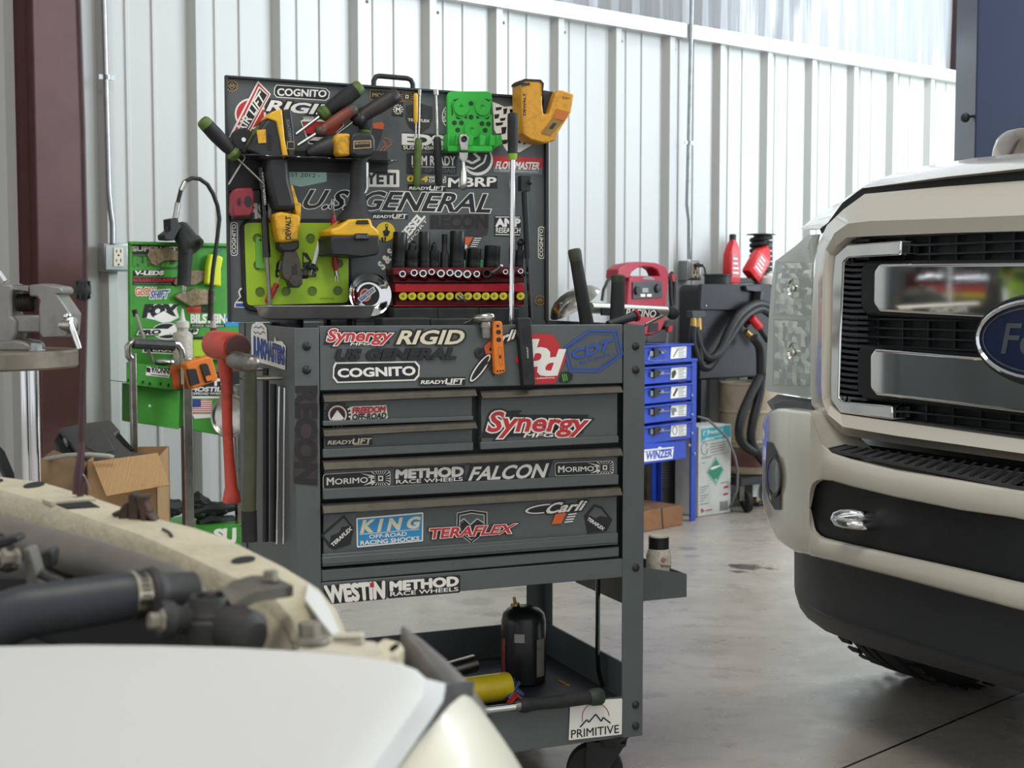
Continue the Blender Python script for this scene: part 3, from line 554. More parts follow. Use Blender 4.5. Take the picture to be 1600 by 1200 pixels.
s.pts(SK, sc(.96)); s.pts(SW, sc(.82)); s.pts(CART, sc(.78)); s.P(SK, 1118, 520, 1150, 490, 1185, 525, 1225, 488, 1262, 520, 1250, 570, 1190, 612, 1130, 570); s.up(); s.line(SW, [(1112, 500), (1140, 482), (1180, 520), (1222, 482), (1262, 505)], 4)
q = [(922, 606), (1430, 572), (1464, 516), (930, 546)]; s.X(SK, 'TERAFLEX', q, .12); s.X(SW, 'TERAFLEX', q, .075); s.X(SR, 'TERAFLEX', q, .03); s.done(d5)
s = ST(CF, IDT, -.009); s.pts(SK, circ(848, 795, 29, 8, rot=-8)); s.pts(SW, circ(848, 795, 28, 7, rot=-8)); s.pts(SK, circ(850, 795, 25.5, 5, rot=-8)); s.Q(SK, 'Carli', .12, 850, 803, 908, 797, 918, 782, 862, 786); s.Q(SW, 'Carli', .03, 850, 803, 908, 797, 918, 782, 862, 786); s.P(SOR, 868, 803, 885, 801, 877, 818, 862, 819); s.up()
for i in range(4): s.line(SW, [(888-i*2, 804+i*4), (901-i*2, 802.5+i*4)], 1.8)
s.done(d5)
s = ST(CF, D5); s.P(SK, 258, 905, 655, 868, 655, 985, 282, 1018); s.Q(SW, 'WESTIN', .06, 292, 1006, 642, 976, 642, 876, 268, 906); s.P(SR, 552, 912, 578, 910, 578, 880, 552, 882); s.done(cart)
method(cart, 0, [(664, 982), (1116, 944), (1116, 833), (664, 872)], [(682, 934), (1102, 899), (1102, 844), (680, 877)], [(680, 967), (1104, 933), (1104, 909), (680, 941)])
s = ST(CF, D6, .001); s.pts(SW, rrect([(914, 1027), (1246, 990), (1249, 765), (924, 788)], 8)); s.X(SK, 'PRIMITIVE', [(930, 1014), (1228, 980), (1228, 930), (930, 964)], .01); s.up(); s.line(M('dark_green_ink', '#16352f', .5), [(985, 945), (1028, 898), (1040, 915), (1083, 864), (1118, 908), (1130, 884), (1176, 920)], 9); s.line(M('rust_ink', '#a5442f', .5), [(1000, 912)]+circ(1083, 880, 84, n=14, a0=170, a1=370), 5); s.done(tray)
s = ST(CF, C6); s.P(SFAINT, 655, 490, 778, 492, 782, 620, 785, 1112, 635, 1092, 632, 1050, 640, 800, 655, 760); s.Q(M('faded_ink'if 0 else 'recon_ink', '#221e1f', .5), 'RECON', .06, 652, 505, 648, 1092, 776, 1104, 776, 500); s.done(cart)
s = ST(CS, C6, -.0038); s.P(SW, 368, 150, 376, 108, 402, 94, 442, 100, 466, 130, 470, 210, 512, 216, 518, 182, 526, 212, 562, 212, 586, 245, 582, 392, 470, 358, 374, 332); s.X(SK, 'JUNKMASTERS', [(382, 332), (578, 385), (578, 258), (382, 186)], .09); s.X(SBLUE2, 'JUNKMASTERS', [(382, 332), (578, 385), (578, 258), (382, 186)], .03)
s.up(); s.line(SK, [(385, 130), (400, 120), (415, 132), (430, 118), (450, 138)], 4); s.line(SK, [(385, 150), (395, 165), (410, 155), (425, 170), (445, 150), (455, 165)], 4); s.done(cart)
# ---------------- tools on the lid ----------------
def H(p, off): return LP.hit(p[0], p[1], off)
def tool(name, label, cat, pts, group=None):
    lo = min(pts, key=lambda p: p.z); return thing(name, lo, label, cat, group)
def grip(mb, p0, p1, r, mat, end=None, k=1.0):     # moulded handle from shaft side p0 to butt p1
    d = p1-p0; L = d.length
    mb.lathe(p0, d, [(0, r*.55), (L*.03, r*.8), (L*.12, r*.95), (L*.2, r*.72), (L*.28, r*.86), (L*.6, r*1.0), (L*.85, r*.95), (L*.86, r*.97)], mat, 14)
    mb.lathe(p0+d*.855, d, [(0, r*.97), (L*.10, r*.9), (L*.14, r*.7), (L*.145, r*.3)], end or mat, 14)
    if end: mb.lathe(p0, d, [(0, r*.58), (L*.03, r*.84), (L*.12, r*.99), (L*.19, r*.76)], end, 14)
def driver(name, label, h0, h1, s1, r, rs, off0, off1, mat, end=None, tip=None, cat='screwdriver', smat=None, grp='screwdrivers on the tool cart lid'):
    a, b, c = H(h0, off0), H(h1, off1), H(s1, off0); R = tool(name, label, cat, [a, b, c], grp)
    mb = MB(); grip(mb, a, b, r, mat, end); mb.build('handle', R)
    mb = MB(); d = c-a; mb.lathe(a-d*.02, d, [(0, rs), (d.length*.93, rs), (d.length*1.0, rs*.9), (d.length*1.02, rs*.35)], smat or CHROME_D, 10); mb.build('shaft', R); return R
# black shelf with scalloped holders
m = MB(); z = H((470, 247), .085).z; sh = []
for i in range(41):
    t = i/40; p = H((366+240*t, 247), .01); o = .075+.014*abs(math.sin(t*math.pi*5)); sh.append(V((p.x, p.y, z))+LP.n*o)
b0 = H((366, 247), .0); b1 = H((606, 247), .0)
R = tool('tool_shelf', 'black scalloped magnetic tool shelf near the top of the cart lid', 'tool shelf', [V((b0.x, b0.y, z))])
m.prism([V((b0.x, b0.y, z))]+sh+[V((b1.x, b1.y, z))], UP*.004, BLKG); m.build('shelf', R, bev=.001)
m = MB(); m.pp(LP, [(357, 300), (412, 296), (412, 236), (357, 232)], .0015, .006, BLK); m.build('back_plate', R, bev=.002)
m = MB(); m.pp(LP, [(412, 268), (606, 270), (606, 236), (412, 234)], .0015, .005, BLK); m.build('back_plate', R, bev=.002)
driver('screwdriver', 'black and green screwdriver tilted out past the left edge of the lid', (371, 247), (315, 187), (413, 288), .0165, .0028, .055, .075, BLKR, GHAN)
driver('screwdriver', 'short green-collared screwdriver standing between the leftmost screwdriver and the battery ratchet', (384, 244), (414, 196), (357, 289), .016, .0028, .045, .03, GHAN, BLKR)
driver('screwdriver', 'fat black and green screwdriver at the top of the lid, beside the carrying handle', (500, 182), (565, 134), (461, 211), .019, .004, .04, .055, BLKR, GHAN)
driver('screwdriver', 'worn red-handled screwdriver below the fat black and green one', (494, 209), (556, 168), (464, 228), .0135, .004, .06, .07, M('worn_red_grip', '#7a3a2c', .5, 0, ('#3a2a24', .7, 30)), M('brown_end', '#4a3a30', .5))
driver('screwdriver', 'brown-black screwdriver with a hole in its butt, under the lid carrying handle', (551, 190), (622, 147), (500, 230), .018, .0035, .05, .05, M('brown_grip', '#2a2422', .55), M('brown_grip2', '#231f1e', .5))
driver('screwdriver', 'upright green-topped screwdriver behind the cordless impact driver', (569, 212), (571, 168), (567, 262), .017, .003, .035, .035, BLKR, GHAN)
m = MB(); c = H((377, 220), .02); m.lathe(c, LP.n, [(0, .026), (.018, .026), (.022, .022)], BLK, 20); m.lathe(c+LP.n*.022, LP.n, [(0, .006), (.004, .005)], CHROME, 10); tag(m.build('round_magnet'), 'round black magnet with a silver centre stuck on the upper left of the lid', 'magnet')
# cordless ratchet with battery up
R = tool('cordless_ratchet', 'yellow and black cordless ratchet hanging head down on the left of the lid', 'cordless tool', [H((458, 450), .05)])
P_ = lambda k, *xy: kk(k, *xy)
m = MB(); m.pp(LP, P_(C1, 430, 720, 500, 600, 590, 480, 640, 470, 700, 520, 715, 760, 690, 800, 560, 790), .02, .085, BLK); b = m.build('motor_housing', R, bev=.006)
m = MB(); m.pp(LP, P_(C1, 505, 565, 575, 560, 580, 665, 520, 670), .085, .088, YEL); m.build('nameplate', b)
m = MB()
for i in range(5): m.pp(LP, P_(C1, 602, 610+i*28, 622, 612+i*28, 622, 594+i*28, 602, 590+i*28), .085, .0865, BLKG)
m.build('vent', b)
m = MB(); m.pp(LP, P_(C1, 580, 470, 630, 420, 700, 400, 706, 420, 728, 640, 755, 775, 710, 785, 690, 640, 660, 500), .02, .088, YELC); m.build('battery_seat', R, bev=.003)
m = MB(); m.pp(LP, P_(C1, 706, 405, 775, 400, 800, 560, 808, 700, 800, 780, 755, 788, 730, 640), .02, .086, BLK); bt = m.build('battery', R, bev=.004)
m = MB(); m.text(LP, 'POWERSTACK', P_(C1, 765, 700, 735, 480, 758, 478, 790, 700), SGREY, .0865, .02); m.pp(LP, P_(C1, 742, 715, 800, 715, 800, 655, 742, 655), .0855, .087, STAN); m.pp(LP, P_(C1, 747, 710, 796, 710, 796, 660, 747, 660), .0868, .0872, SK); m.build('lettering', bt)
m = MB(); m.pp(LP, P_(C1, 585, 760, 755, 760, 770, 960, 815, 1130, 820, 1190, 650, 1190, 615, 1040, 590, 900), .025, .08, BLK); m.build('grip', R, bev=.010)
m = MB(); m.pp(LP, P_(C1, 770, 990, 790, 1000, 830, 1130, 855, 1140, 850, 1280, 820, 1250), .03, .078, YEL); m.build('side_trim', R, bev=.002)
m = MB(); m.pp(LP, P_(C3, 648, 215, 700, 205, 850, 230, 850, 290, 838, 430, 700, 450, 680, 420, 655, 290), .022, .082, YEL); y = m.build('gear_case', R, bev=.006)
m = MB(); m.text(LP, 'DEWALT', P_(C3, 772, 420, 772, 240, 732, 240, 732, 420), SK, .0826, .03); m.build('lettering', y)
m = MB(); m.pp(LP, P_(C3, 685, 440, 840, 425, 838, 490, 800, 515, 710, 515, 690, 490), .028, .076, BLK); m.build('collar', R, bev=.004)
m = MB(); m.pp(LP, P_(C3, 725, 510, 815, 510, 845, 590, 862, 690, 862, 770, 835, 798, 775, 798, 755, 740, 720, 720, 706, 660, 712, 600), .035, .07, DSTEEL); m.lathe(H(C3(805, 745), .07), LP.n, [(0, .013), (.006, .013), (.006, .008)], DSTEEL, 16); m.pp(LP, P_(C3, 780, 720, 822, 700, 818, 615, 778, 620), .0695, .0712, BLKG); hd = m.build('ratchet_head', R, bev=.004)
m = MB(); m.tube([H(C3(850, 700), .05), H(C3(905, 700), .05)], .008, DSTEEL, 4); m.build('drive_anvil', hd); m = MB(); m.tube([H(C3(705, 590), .05), H(C3(690, 660), .05)], .006, DSTEEL, 8); m.build('trigger', hd)
# cordless impact driver, grip down
R = tool('cordless_driver', 'yellow and black cordless impact driver hanging battery down in the middle of the lid', 'cordless tool', [H((555, 402), .08)])
m = MB(); m.pp(LP, P_(C1, 1240, 600, 1290, 580, 1410, 590, 1435, 640, 1438, 730, 1400, 775, 1290, 780, 1235, 750), .03, .12, BLK); b = m.build('motor_housing', R, bev=.006)
m = MB(); m.pp(LP, P_(C1, 1120, 620, 1145, 590, 1240, 592, 1242, 765, 1150, 768, 1128, 740), .03, .115, YEL); m.build('gear_case', R, bev=.006)
m = MB(); c0 = H(C1(1140, 680), .07); c1 = H(C1(1000, 720), .07); m.lathe(c0, c1-c0, [(0, .028), (.02, .026), (.05, .018), (.07, .012), (.075, .008)], BLK, 16); m.build('nose', R)
m = MB(); m.pp(LP, P_(C1, 1262, 715, 1402, 705, 1400, 645, 1262, 650), .12, .122, STAN); m.pp(LP, P_(C1, 1270, 707, 1394, 698, 1392, 652, 1270, 657), .1218, .1224, SK); m.text(LP, 'BRUSHLESS', P_(C1, 1278, 680, 1386, 673, 1386, 658, 1278, 664), STAN, .1228, .01); m.build('nameplate', b)
m = MB(); m.loft([[LP.hit(*C3(x+dx*w_, y_), .075+dz*w_/5*.0014) for dx, dz in ((1, .4), (.5, 1), (-.5, 1), (-1, .4), (-1, -.4), (-.5, -1), (.5, -1), (1, -.4))] for x, y_, w_ in ((1325, -230, 75), (1310, -150, 68), (1300, -50, 66), (1295, 40, 62), (1295, 110, 66), (1280, 190, 95), (1275, 230, 130), (1275, 270, 145))], BLKR); m.build('grip', R, ang=60)
m = MB(); m.tube([H(C3(1370, -180), .125), H(C3(1372, 20), .125), H(C3(1355, 60), .12)], .003, CHROME, 8); m.build('belt_clip', R)
m = MB(); m.pp(LP, P_(C3, 1090, 395, 1085, 340, 1150, 320, 1230, 262, 1400, 258, 1412, 310, 1462, 350, 1466, 400), .02, .13, YELC); y = m.build('battery_seat', R, bev=.005)
m = MB(); m.pp(LP, P_(C3, 1280, 300, 1385, 300, 1375, 268, 1290, 270), .13, .1335, BLK); m.build('latch', y, bev=.001)
m = MB(); m.pp(LP, P_(C3, 1085, 395, 1466, 390, 1466, 520, 1440, 545, 1330, 562, 1200, 548, 1090, 545), .02, .132, BLK); m.pp(LP, P_(C3, 1268, 425, 1388, 425, 1385, 372, 1272, 372), .13, .139, BLK); bt = m.build('battery', R, bev=.004)
m = MB(); m.text(LP, 'DEWALT', P_(C3, 1285, 412, 1375, 412, 1375, 388, 1285, 388), SGREY, .1395, .02); m.build('lettering', bt)
# red magnetic box
R = tool('magnetic_light', 'dark red magnetic work light box with two round buttons on the left of the lid', 'work light', [H((380, 340), .01)])
m = MB(); m.pp(LP, P_(C3, 320, 60, 345, 20, 470, 15, 488, 60, 482, 200, 455, 240, 330, 245, 315, 200), .012, .055, M('dusty_red', '#8a2631', .5, 0, ('#6a2a30', .6, 20))); b = m.build('body', R, bev=.004)
m = MB(); m.pp(LP, P_(C3, 315, 270, 470, 262, 480, 205, 320, 215), .0, .035, BLK); m.build('base', R, bev=.003)
m = MB(); m.pp(LP, kk(C3, *sum(map(list, circ(440, 122, 28, 42)), [])), .055, .057, BLK); m.build('button', b)
m = MB(); m.pp(LP, kk(C3, *sum(map(list, circ(370, 125, 13, 30)), [])), .055, .057, BLK); m.build('button', b)
# slim drivers hanging under the top edge
def slim(name, label, a, b, c, r, rs, off, hm, cap=None, cat='screwdriver'):
    A, B_, C_ = H(a, off), H(b, off), H(c, off); R = tool(name, label, cat, [A, B_, C_])
    m = MB(); d = B_-A; L = d.length; m.lathe(A, d, [(0, r*.7), (L*.05, r), (L*.5, r*1.05), (L*.92, r), (L, r*.6)], hm, 12); m.build('handle', R)
    m = MB(); m.lathe(A+(A-C_)*-.0, C_-A, [(0, rs), ((C_-A).length*.88, rs), ((C_-A).length*.885, cap or rs), ((C_-A).length, cap or rs)], CHROME_D, 12); m.build('shaft', R); return R
slim('pen_screwdriver', 'small yellow pen screwdriver left of the green plastic holder', (649.5, 146), (649.5, 193), (649.5, 214), .0052, .002, .03, YELC)
slim('nut_driver', 'green-handled nut driver with a long shaft hanging beside the yellow pen screwdriver', (654, 216), (651, 292), (655.5, 140), .0085, .003, .022, GHAN, .0045, 'nut driver')
slim('nut_driver', 'black-handled nut driver with a chrome socket tip left of the green plastic holder', (683, 214), (686, 291), (680.5, 140), .009, .0035, .025, BLKR, .0075, 'nut driver')
# bright green holder
R = tool('tool_holder', 'bright green honeycomb plastic tool holder on the upper right of the lid', 'tool holder', [H((740, 237), .01)])
m = MB(); m.pp(LP, rrect(kk(C2, 598, 735, 948, 735, 948, 262, 592, 262), 10), .0015, .014, GPLA); b = m.build('plate', R, bev=.002)
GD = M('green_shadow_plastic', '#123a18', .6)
m = MB()
for x, y in ((700, 388), (866, 388), (785, 565)): m.lathe(H(C2(x, y), .014), LP.n, [(0, .0195), (.004, .0195), (.004, .006), (.001, .003)], GPLA, 24)
m.build('boss', R)
m = MB()
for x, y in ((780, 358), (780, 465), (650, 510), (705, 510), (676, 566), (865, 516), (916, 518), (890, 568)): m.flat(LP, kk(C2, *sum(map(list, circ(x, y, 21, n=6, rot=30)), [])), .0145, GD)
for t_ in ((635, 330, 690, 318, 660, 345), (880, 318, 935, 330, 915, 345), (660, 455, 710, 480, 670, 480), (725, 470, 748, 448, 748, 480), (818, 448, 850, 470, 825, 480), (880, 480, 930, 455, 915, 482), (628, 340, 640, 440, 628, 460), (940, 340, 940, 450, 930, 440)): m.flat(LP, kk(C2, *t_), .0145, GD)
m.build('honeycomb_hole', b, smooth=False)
m = MB(); z0 = H(C2(780, 735), .014).z; z1 = H(C2(780, 610), .014).z
m.pp(LP, kk(C2, 598, 735, 948, 735, 948, 690, 598, 690), .012, .045, GPLA); m.pp(LP, kk(C2, 598, 735, 612, 735, 612, 590, 598, 600), .012, .045, GPLA)
for x in (660, 750, 845, 925): m.pp(LP, kk(C2, x, 690, x+42, 690, x+52, 612, x+10, 600), .03, .045, GPLA)
m.pp(LP, kk(C2, 948, 720, 1000, 690, 1030, 680, 1020, 605, 985, 600, 975, 655, 948, 670), .012, .035, GPLA); m.build('hook_tray', R, bev=.002)
R = tool('ratchet', 'small chrome ratchet hanging from the bright green plastic holder', 'ratchet', [H((725, 297), .055)])
m = MB(); o = .056; m.pp(LP, kk(C2, *sum(map(list, circ(725, 640, 37, 46, a0=180, a1=360)), []))+kk(C2, 755, 725, 700, 725), o-.008, o+.006, CHROME_D); m.lathe(H(C2(725, 637), o+.006), LP.n, [(0, .0072), (.004, .0072), (.004, .005), (.001, .005)], BLKG, 16); m.build('head', R, bev=.002)
m = MB(); m.pp(LP, kk(C2, 690, 740, 755, 740, 757, 780, 735, 815, 708, 815, 690, 780), o-.006, o+.004, CHROME_D); m.build('pivot', R, bev=.001)
m = MB(); m.loft([[LP.hit(*C2(720+x_*w_, y), o+z_*w_*.00028) for x_, z_ in ((1, 0), (.7, .7), (0, 1), (-.7, .7), (-1, 0), (-.7, -.7), (0, -1), (.7, -.7))] for y, w_ in ((810, 16), (860, 13), (900, 24), (960, 31), (1010, 30), (1036, 18))], CHROME_D); m.build('handle', R)
# breaker bar standing in the cart
R = tool('breaker_bar', 'long chrome breaker bar with black grip standing upright before the lid', 'breaker bar', [H((798.5, 506), .10)])
m = MB(); a, b = H((801, 240), .10), H((801, 176), .10); d = b-a; L = d.length; m.lathe(a, d, [(0, .0118), (L*.1, .0115), (L*.5, .0125), (L*.9, .012), (L*.97, .011), (L, .006)], BLKR, 16); m.build('grip', R)
m = MB(); a, b = H((801, 250), .10), H((801, 239), .10); m.lathe(a, b-a, [(0, .0085), ((b-a).length*.5, .0105), ((b-a).length, .0112)], M('green_ring', '#8ab02e', .4), 16); m.build('ring', R)
m = MB(); m.tube([H((801, 249), .10), H((798.5, 507.5), .10)], .0068, CHROME, 14); m.build('shaft', R)
# yellow holder
R = tool('cordless_tool_body', 'dirty yellow plastic cordless tool body hooked over the top right corner of the lid', 'cordless tool', [H((855, 222), .03)])
m = MB(); m.pp(LP, kk(C2, 1175, 200, 1200, 172, 1318, 178, 1345, 205, 1338, 345, 1348, 440, 1392, 440, 1435, 300, 1455, 255, 1500, 255, 1588, 285, 1562, 430, 1455, 600, 1442, 648, 1360, 672, 1245, 642, 1185, 600, 1178, 400), .014, .075, M('holster_yellow', '#d0941f', .45, 0, ('#9a6d1c', .8, 60, .46))); b = m.build('housing', R, bev=.004)
m = MB(); m.text(LP, 'DEWALT', kk(C2, 1208, 450, 1208, 278, 1188, 278, 1188, 450), SK, .0756, .03); m.text(LP, '0.01', kk(C2, 1495, 322, 1550, 326, 1550, 308, 1495, 304), SK, .0756, .0); m.build('lettering', b)
m = MB(); m.pp(LP, kk(C2, 1172, 205, 1175, 185, 1200, 165, 1325, 172, 1350, 200, 1340, 300, 1334, 205, 1316, 186, 1205, 182), .016, .077, BLKR); m.pp(LP, kk(C2, 1176, 222, 1240, 215, 1240, 195, 1180, 198), .075, .077, BLK); m.build('rubber_edge', R)
m = MB(); m.pp(LP, kk(C2, 1420, 470, 1510, 495, 1550, 425, 1452, 398), .0752, .077, M('worn_orange', '#b8661c', .5)); m.pp(LP, kk(C2, 1330, 590, 1400, 612, 1500, 500, 1420, 470), .0752, .0765, M('worn_brown', '#8a6a2a', .55)); m.pp(LP, kk(C2, 1390, 552, 1415, 560, 1450, 515, 1425, 508), .0766, .0772, BLK); m.build('contact_plate', R)
m = MB(); m.pp(LP, kk(C2, 1345, 440, 1390, 440, 1440, 290, 1430, 270, 1350, 255), .010, .05, CARTD); m.build('inner_clip', R)
# lime magnetic mat
R = tool('magnetic_mat', 'lime green magnetic mat with a black rubber border on the lower left of the lid', 'magnetic mat', [H((460, 478), .01)])
m = MB(); m.pp(LP, rrect(kk(C3, 400, 985, 1250, 985, 1248, 258, 372, 262), 20), .0012, .008, BLKR); m.build('border', R, bev=.003)
m = MB(); m.pp(LP, rrect(kk(C3, 430, 940, 1226, 915, 1222, 292, 408, 290), 8), .008, .011, LIME); mat_ = m.build('surface', R, bev=.001)
for x, y in ((510, 410), (925, 410), (515, 620), (530, 828), (735, 825), (940, 822), (1138, 820), (1145, 610)):
    m = MB(); m.lathe(H(C3(x, y), .011), LP.n, [(0, .0105), (.002, .0105), (.002, .0088), (.001, .0086)], M('mat_magnet', '#5d7a24', .5, 0, ('#2f3a1a', .6, 60)), 20); m.build('magnet', R)
s = ST(LP, C3, .011); s.P(SK, 862, 520, 900, 528, 935, 590, 900, 650, 862, 640); s.P(LIME, 872, 545, 915, 592, 888, 600, 872, 598); s.P(SK, 655, 650, 660, 610, 690, 570, 715, 555, 715, 690); s.B(SK, 'DYNOLS', .04, 655, 712, 970, 712, 48); s.up(); s.line(SK, [(655, 655), (990, 655)], 14); s.B(SK, 'RACEPARTS PLUS', 0, 1000, 886, 1110, 886, 10); s.done(mat_, 'lettering')
m = MB(); m.pp(LP, kk(C3, 500, 640, 500, 410, 515, 398, 548, 408, 552, 600, 600, 625, 600, 645, 540, 650), .011, .0165, M('mint_plastic', '#6db04a', .45)); m.pp(LP, kk(C3, *sum(map(list, circ(535, 425, 9, n=10)), [])), .0163, .017, BLK); tag(m.build('plastic_bracket'), 'small green plastic bracket stuck to the left part of the lime mat', 'bracket')
R = tool('marker_pen', 'white grease pen leaning on the lime mat beside the cordless ratchet', 'pen', [H((487, 428), .02)])
m = MB(); m.tube([H(C3(998, 435), .02), H(C3(950, 615), .02)], .0052, M('pen_white', '#d5dccf', .4), 10); m.build('barrel', R)
m = MB(); m.tube([H(C3(950, 612), .02), H(C3(938, 655), .02)], [.006, .003], BLK, 10); m.tube([H(C3(940, 650), .02), H(C3(930, 700), .02)], .0012, CHROME_D, 6); m.pp(LP, kk(C3, 905, 640, 985, 655, 985, 635, 930, 620), .011, .03, BLK); m.build('tip', R)
R = tool('pick_tool', 'red double-ended pick tool with chrome ends standing behind the driver battery', 'pick tool', [H((526, 442), .014)])
m = MB(); a, b = H(C3(1105, 230), .019), H(C3(1122, 670), .019); d = b-a; L = d.length; m.lathe(a, d, [(0, .004), (L*.1, .0065), (L*.5, .0055), (L*.9, .007), (L, .0045)], RED, 10); m.build('handle', R)
m = MB()
for dx in (-8, 8): m.tube([H(C3(1100+dx, 105), .019), H(C3(1100+dx, 180), .019)], .0015, CHROME_D, 6)
m.tube([H(C3(1100, 175), .019), H(C3(1105, 235), .019)], .0035, CHROME_D, 8)
for dx in (-10, 10): m.tube([H(C3(1130+dx, 700), .019), H(C3(1132+dx, 752), .019)], .0018, CHROME_D, 6)
m.tube([H(C3(1122, 665), .019), H(C3(1130, 705), .019)], .005, CHROME_D, 8); m.build('chrome_end', R)
driver('screwdriver', 'small red screwdriver slanting behind the left gas strut on the lime mat', (433, 443), (417, 473), (441, 425), .0075, .002, .02, .02, RED)
# magnetic dish
R = tool('magnetic_dish', 'round chrome magnetic parts dish leaning on the lid above the oblong tray', 'parts dish', [H((575, 497), .02)])
c = H((576, 461), .02); ax = (LP.n+UP*.12).normalized(); m = MB(); m.lathe(c, ax, [(0, .030), (.001, .034), (.010, .043), (.013, .0495), (.0145, .0505), (.0135, .0485), (.011, .043), (.002, .034), (.0015, .026), (.0015, .001)], CHROME, 40, cap=True); m.build('dish', R, ang=50)
dp = PL((c+ax*.004).to_2d(), CE); m = MB(); m.lathe(c+ax*.0016, ax, [(0, .0255), (.001, .0255), (.001, .0001)], BLK, 30); mg = m.build('magnet_cover', R)
s = ST(dp, C3, .003); s.pts(SR, circ(1355, 855, 48, 55)); s.pts(SCREAM, circ(1355, 855, 42, 48)); s.pts(SR, circ(1355, 855, 34, 40)); s.P(SW, 1290, 880, 1420, 785, 1438, 825, 1325, 915); s.P(SBLUE2, 1305, 880, 1412, 800, 1426, 822, 1325, 902); s.X(SW, 'PITTSBURGH', [(1328, 892), (1420, 822), (1412, 806), (1316, 878)], .02); s.done(R, 'emblem')
# oblong steel tray on magnet feet
PT = PL(CF.pt(0, 0, -.34), CE); a0, a1 = PT.a(PT.hit(398, 490)), PT.a(PT.hit(586, 490)); zt_ = ZT+.038
R = thing('parts_tray', cart_pt((a0+a1)/2, .34, ZT), 'oblong stainless magnetic parts tray sitting on the left end of the cart top', 'parts tray')
def oval(a0, a1, b, hw, z, n=20):
    out = []; c0 = a0+hw; c1 = a1-hw
    for i in range(n):
        t = math.pi/2+math.pi*i/(n-1); out.append(cart_pt(c0+hw*math.cos(t), b+hw*math.sin(t), z))
    for i in range(n):
        t = -math.pi/2+math.pi*i/(n-1); out.append(cart_pt(c1+hw*math.cos(t), b+hw*math.sin(t), z))
    return out
TS_ = M('tray_steel', '#b3b1ad', .28, 1, ('#8b8883', .5, 12)); TS_.node_tree.nodes['Principled BSDF'].inputs['Metallic'].default_value = .55; m = MB(); z0 = ZT+.010
m.loft([oval(a0+.022, a1-.022, .34, .042, z0), oval(a0+.012, a1-.012, .34, .052, z0+.004), oval(a0+.004, a1-.004, .34, .060, zt_-.003), oval(a0-.002, a1+.002, .34, .066, zt_), oval(a0+.002, a1-.002, .34, .062, zt_+.001), oval(a0+.014, a1-.014, .34, .050, z0+.006)], TS_); m.build('bowl', R, ang=50)
for f in (.26, .70):
    m = MB(); m.lathe(cart_pt(a0+(a1-a0)*f, .34, ZT-.0115), UP, [(0, .036), (.021, .036)], BLKG, 24); m.build('magnet_foot', R)
# red socket rail
R = tool('socket_rail', 'red aluminium socket rail on the lower right of the lid', 'socket rail', [H((716, 482), .02)])
RR = M('red_anodised', '#b3202a', .3, .5, ('#7d161d', .5, 12)); RD = M('red_anodised_dark', '#5c1116', .35, .5)
def rowband(y0, y1, o0, o1, mat, nm, e=0): 
    m = MB(); m.pp(LP, kk(C4, 170+e, y1, 1195, y1-4, 1195, y0-2, 170+e, y0), o0, o1, mat); return m.build(nm, R, bev=.001)
rowband(640, 700, .0015, .055, RD, 'top_shelf'); rowband(650, 760, .0015, .034, RD, 'ring_bracket'); rowband(768, 832, .0015, .05, RR, 'front_channel', 20); rowband(832, 935, .0015, .022, RD, 'lower_bracket', 20); rowband(935, 945, .0015, .042, RR, 'lower_lip', 8)
for x in (718, 855):
    m = MB(); m.pp(LP, kk(C4, x-20, 640, x+20, 640, x+20, 580, x-20, 580), .03, .045, M('clip_green', '#1f7a3c', .45)); m.build('clip', R, bev=.001)
IMP = M('impact_black', '#191a1b', .42, .3, ('#2c2b29', .5, 30))
def scaleof(off): return (H((701, 400), off)-H((700, 400), off)).length/5
k5 = scaleof(.035)
def imp(i, x0, x1, yt, yb, lab, step=.5, joint=None, tilt=0, square=False):
    o = .035; cx = (x0+x1)/2; a, b = H(C4(cx, yb), o), H(C4(cx+tilt, yt), o); d = b-a; L = d.length; r = (x1-x0)/2*k5
    Rk = thing('impact_socket', a, lab, 'socket', 'black impact sockets standing on the red rail'); m = MB()
    if square: m.lathe(a, d, [(0, r), (L*.4, r*.95), (L*.5, r*.62), (L*.72, r*.6)], IMP, 18); m.tube([a+d*.7, a+d], r*.62, IMP, 4)
    else: m.lathe(a, d, [(0, r*.94), (L*.04, r*1), (L*.12, r), (L*.13, r*.94), (L*.16, r*.94), (L*.17, r), (L*step, r*.97), (L*(step+.02), r*1), (L*.98, r), (L, r*.93), (L, r*.72), (L*.8, r*.7)], IMP, 20)
    m.build('body', Rk)
    if joint:
        m = MB(); jx, jy, jr = joint; p = H(C4(jx, jy), o); m.ball(p, jr*k5, jr*k5, jr*k5, IMP, 12); q_ = H(C4(jx+jr*.3, jy-jr*1.3), o); m.tube([p, q_], jr*k5*.6, IMP, 4); m.tube([b-d*.1, p], r*.55, IMP, 10); m.build('joint', Rk)
imp(0, 158, 262, 365, 640, 'tall black impact socket at the left end of the red rail', tilt=18)
imp(1, 260, 364, 505, 640, 'stubby black swivel impact socket right of the leftmost tall one', joint=(322, 470, 28))
imp(2, 372, 458, 360, 640, 'tall slim black impact socket with a stepped waist, third along the red rail', .5)
imp(3, 448, 528, 508, 640, 'small black swivel impact socket left of the square-topped extension', joint=(490, 470, 20))
imp(4, 540, 604, 380, 640, 'black impact extension with a square drive tip on the red rail', square=True)
imp(5, 612, 724, 355, 640, 'tall wide black impact socket in the middle of the red rail', tilt=8)
imp(6, 748, 852, 492, 640, 'medium black impact socket between the two green clips', tilt=6)
imp(7, 880, 1000, 470, 640, 'widest short black impact socket right of the green clips', tilt=8)
imp(8, 1122, 1184, 505, 635, 'black swivel impact socket at the right end of the red rail, behind the breaker bar', joint=(1165, 450, 26), tilt=8)
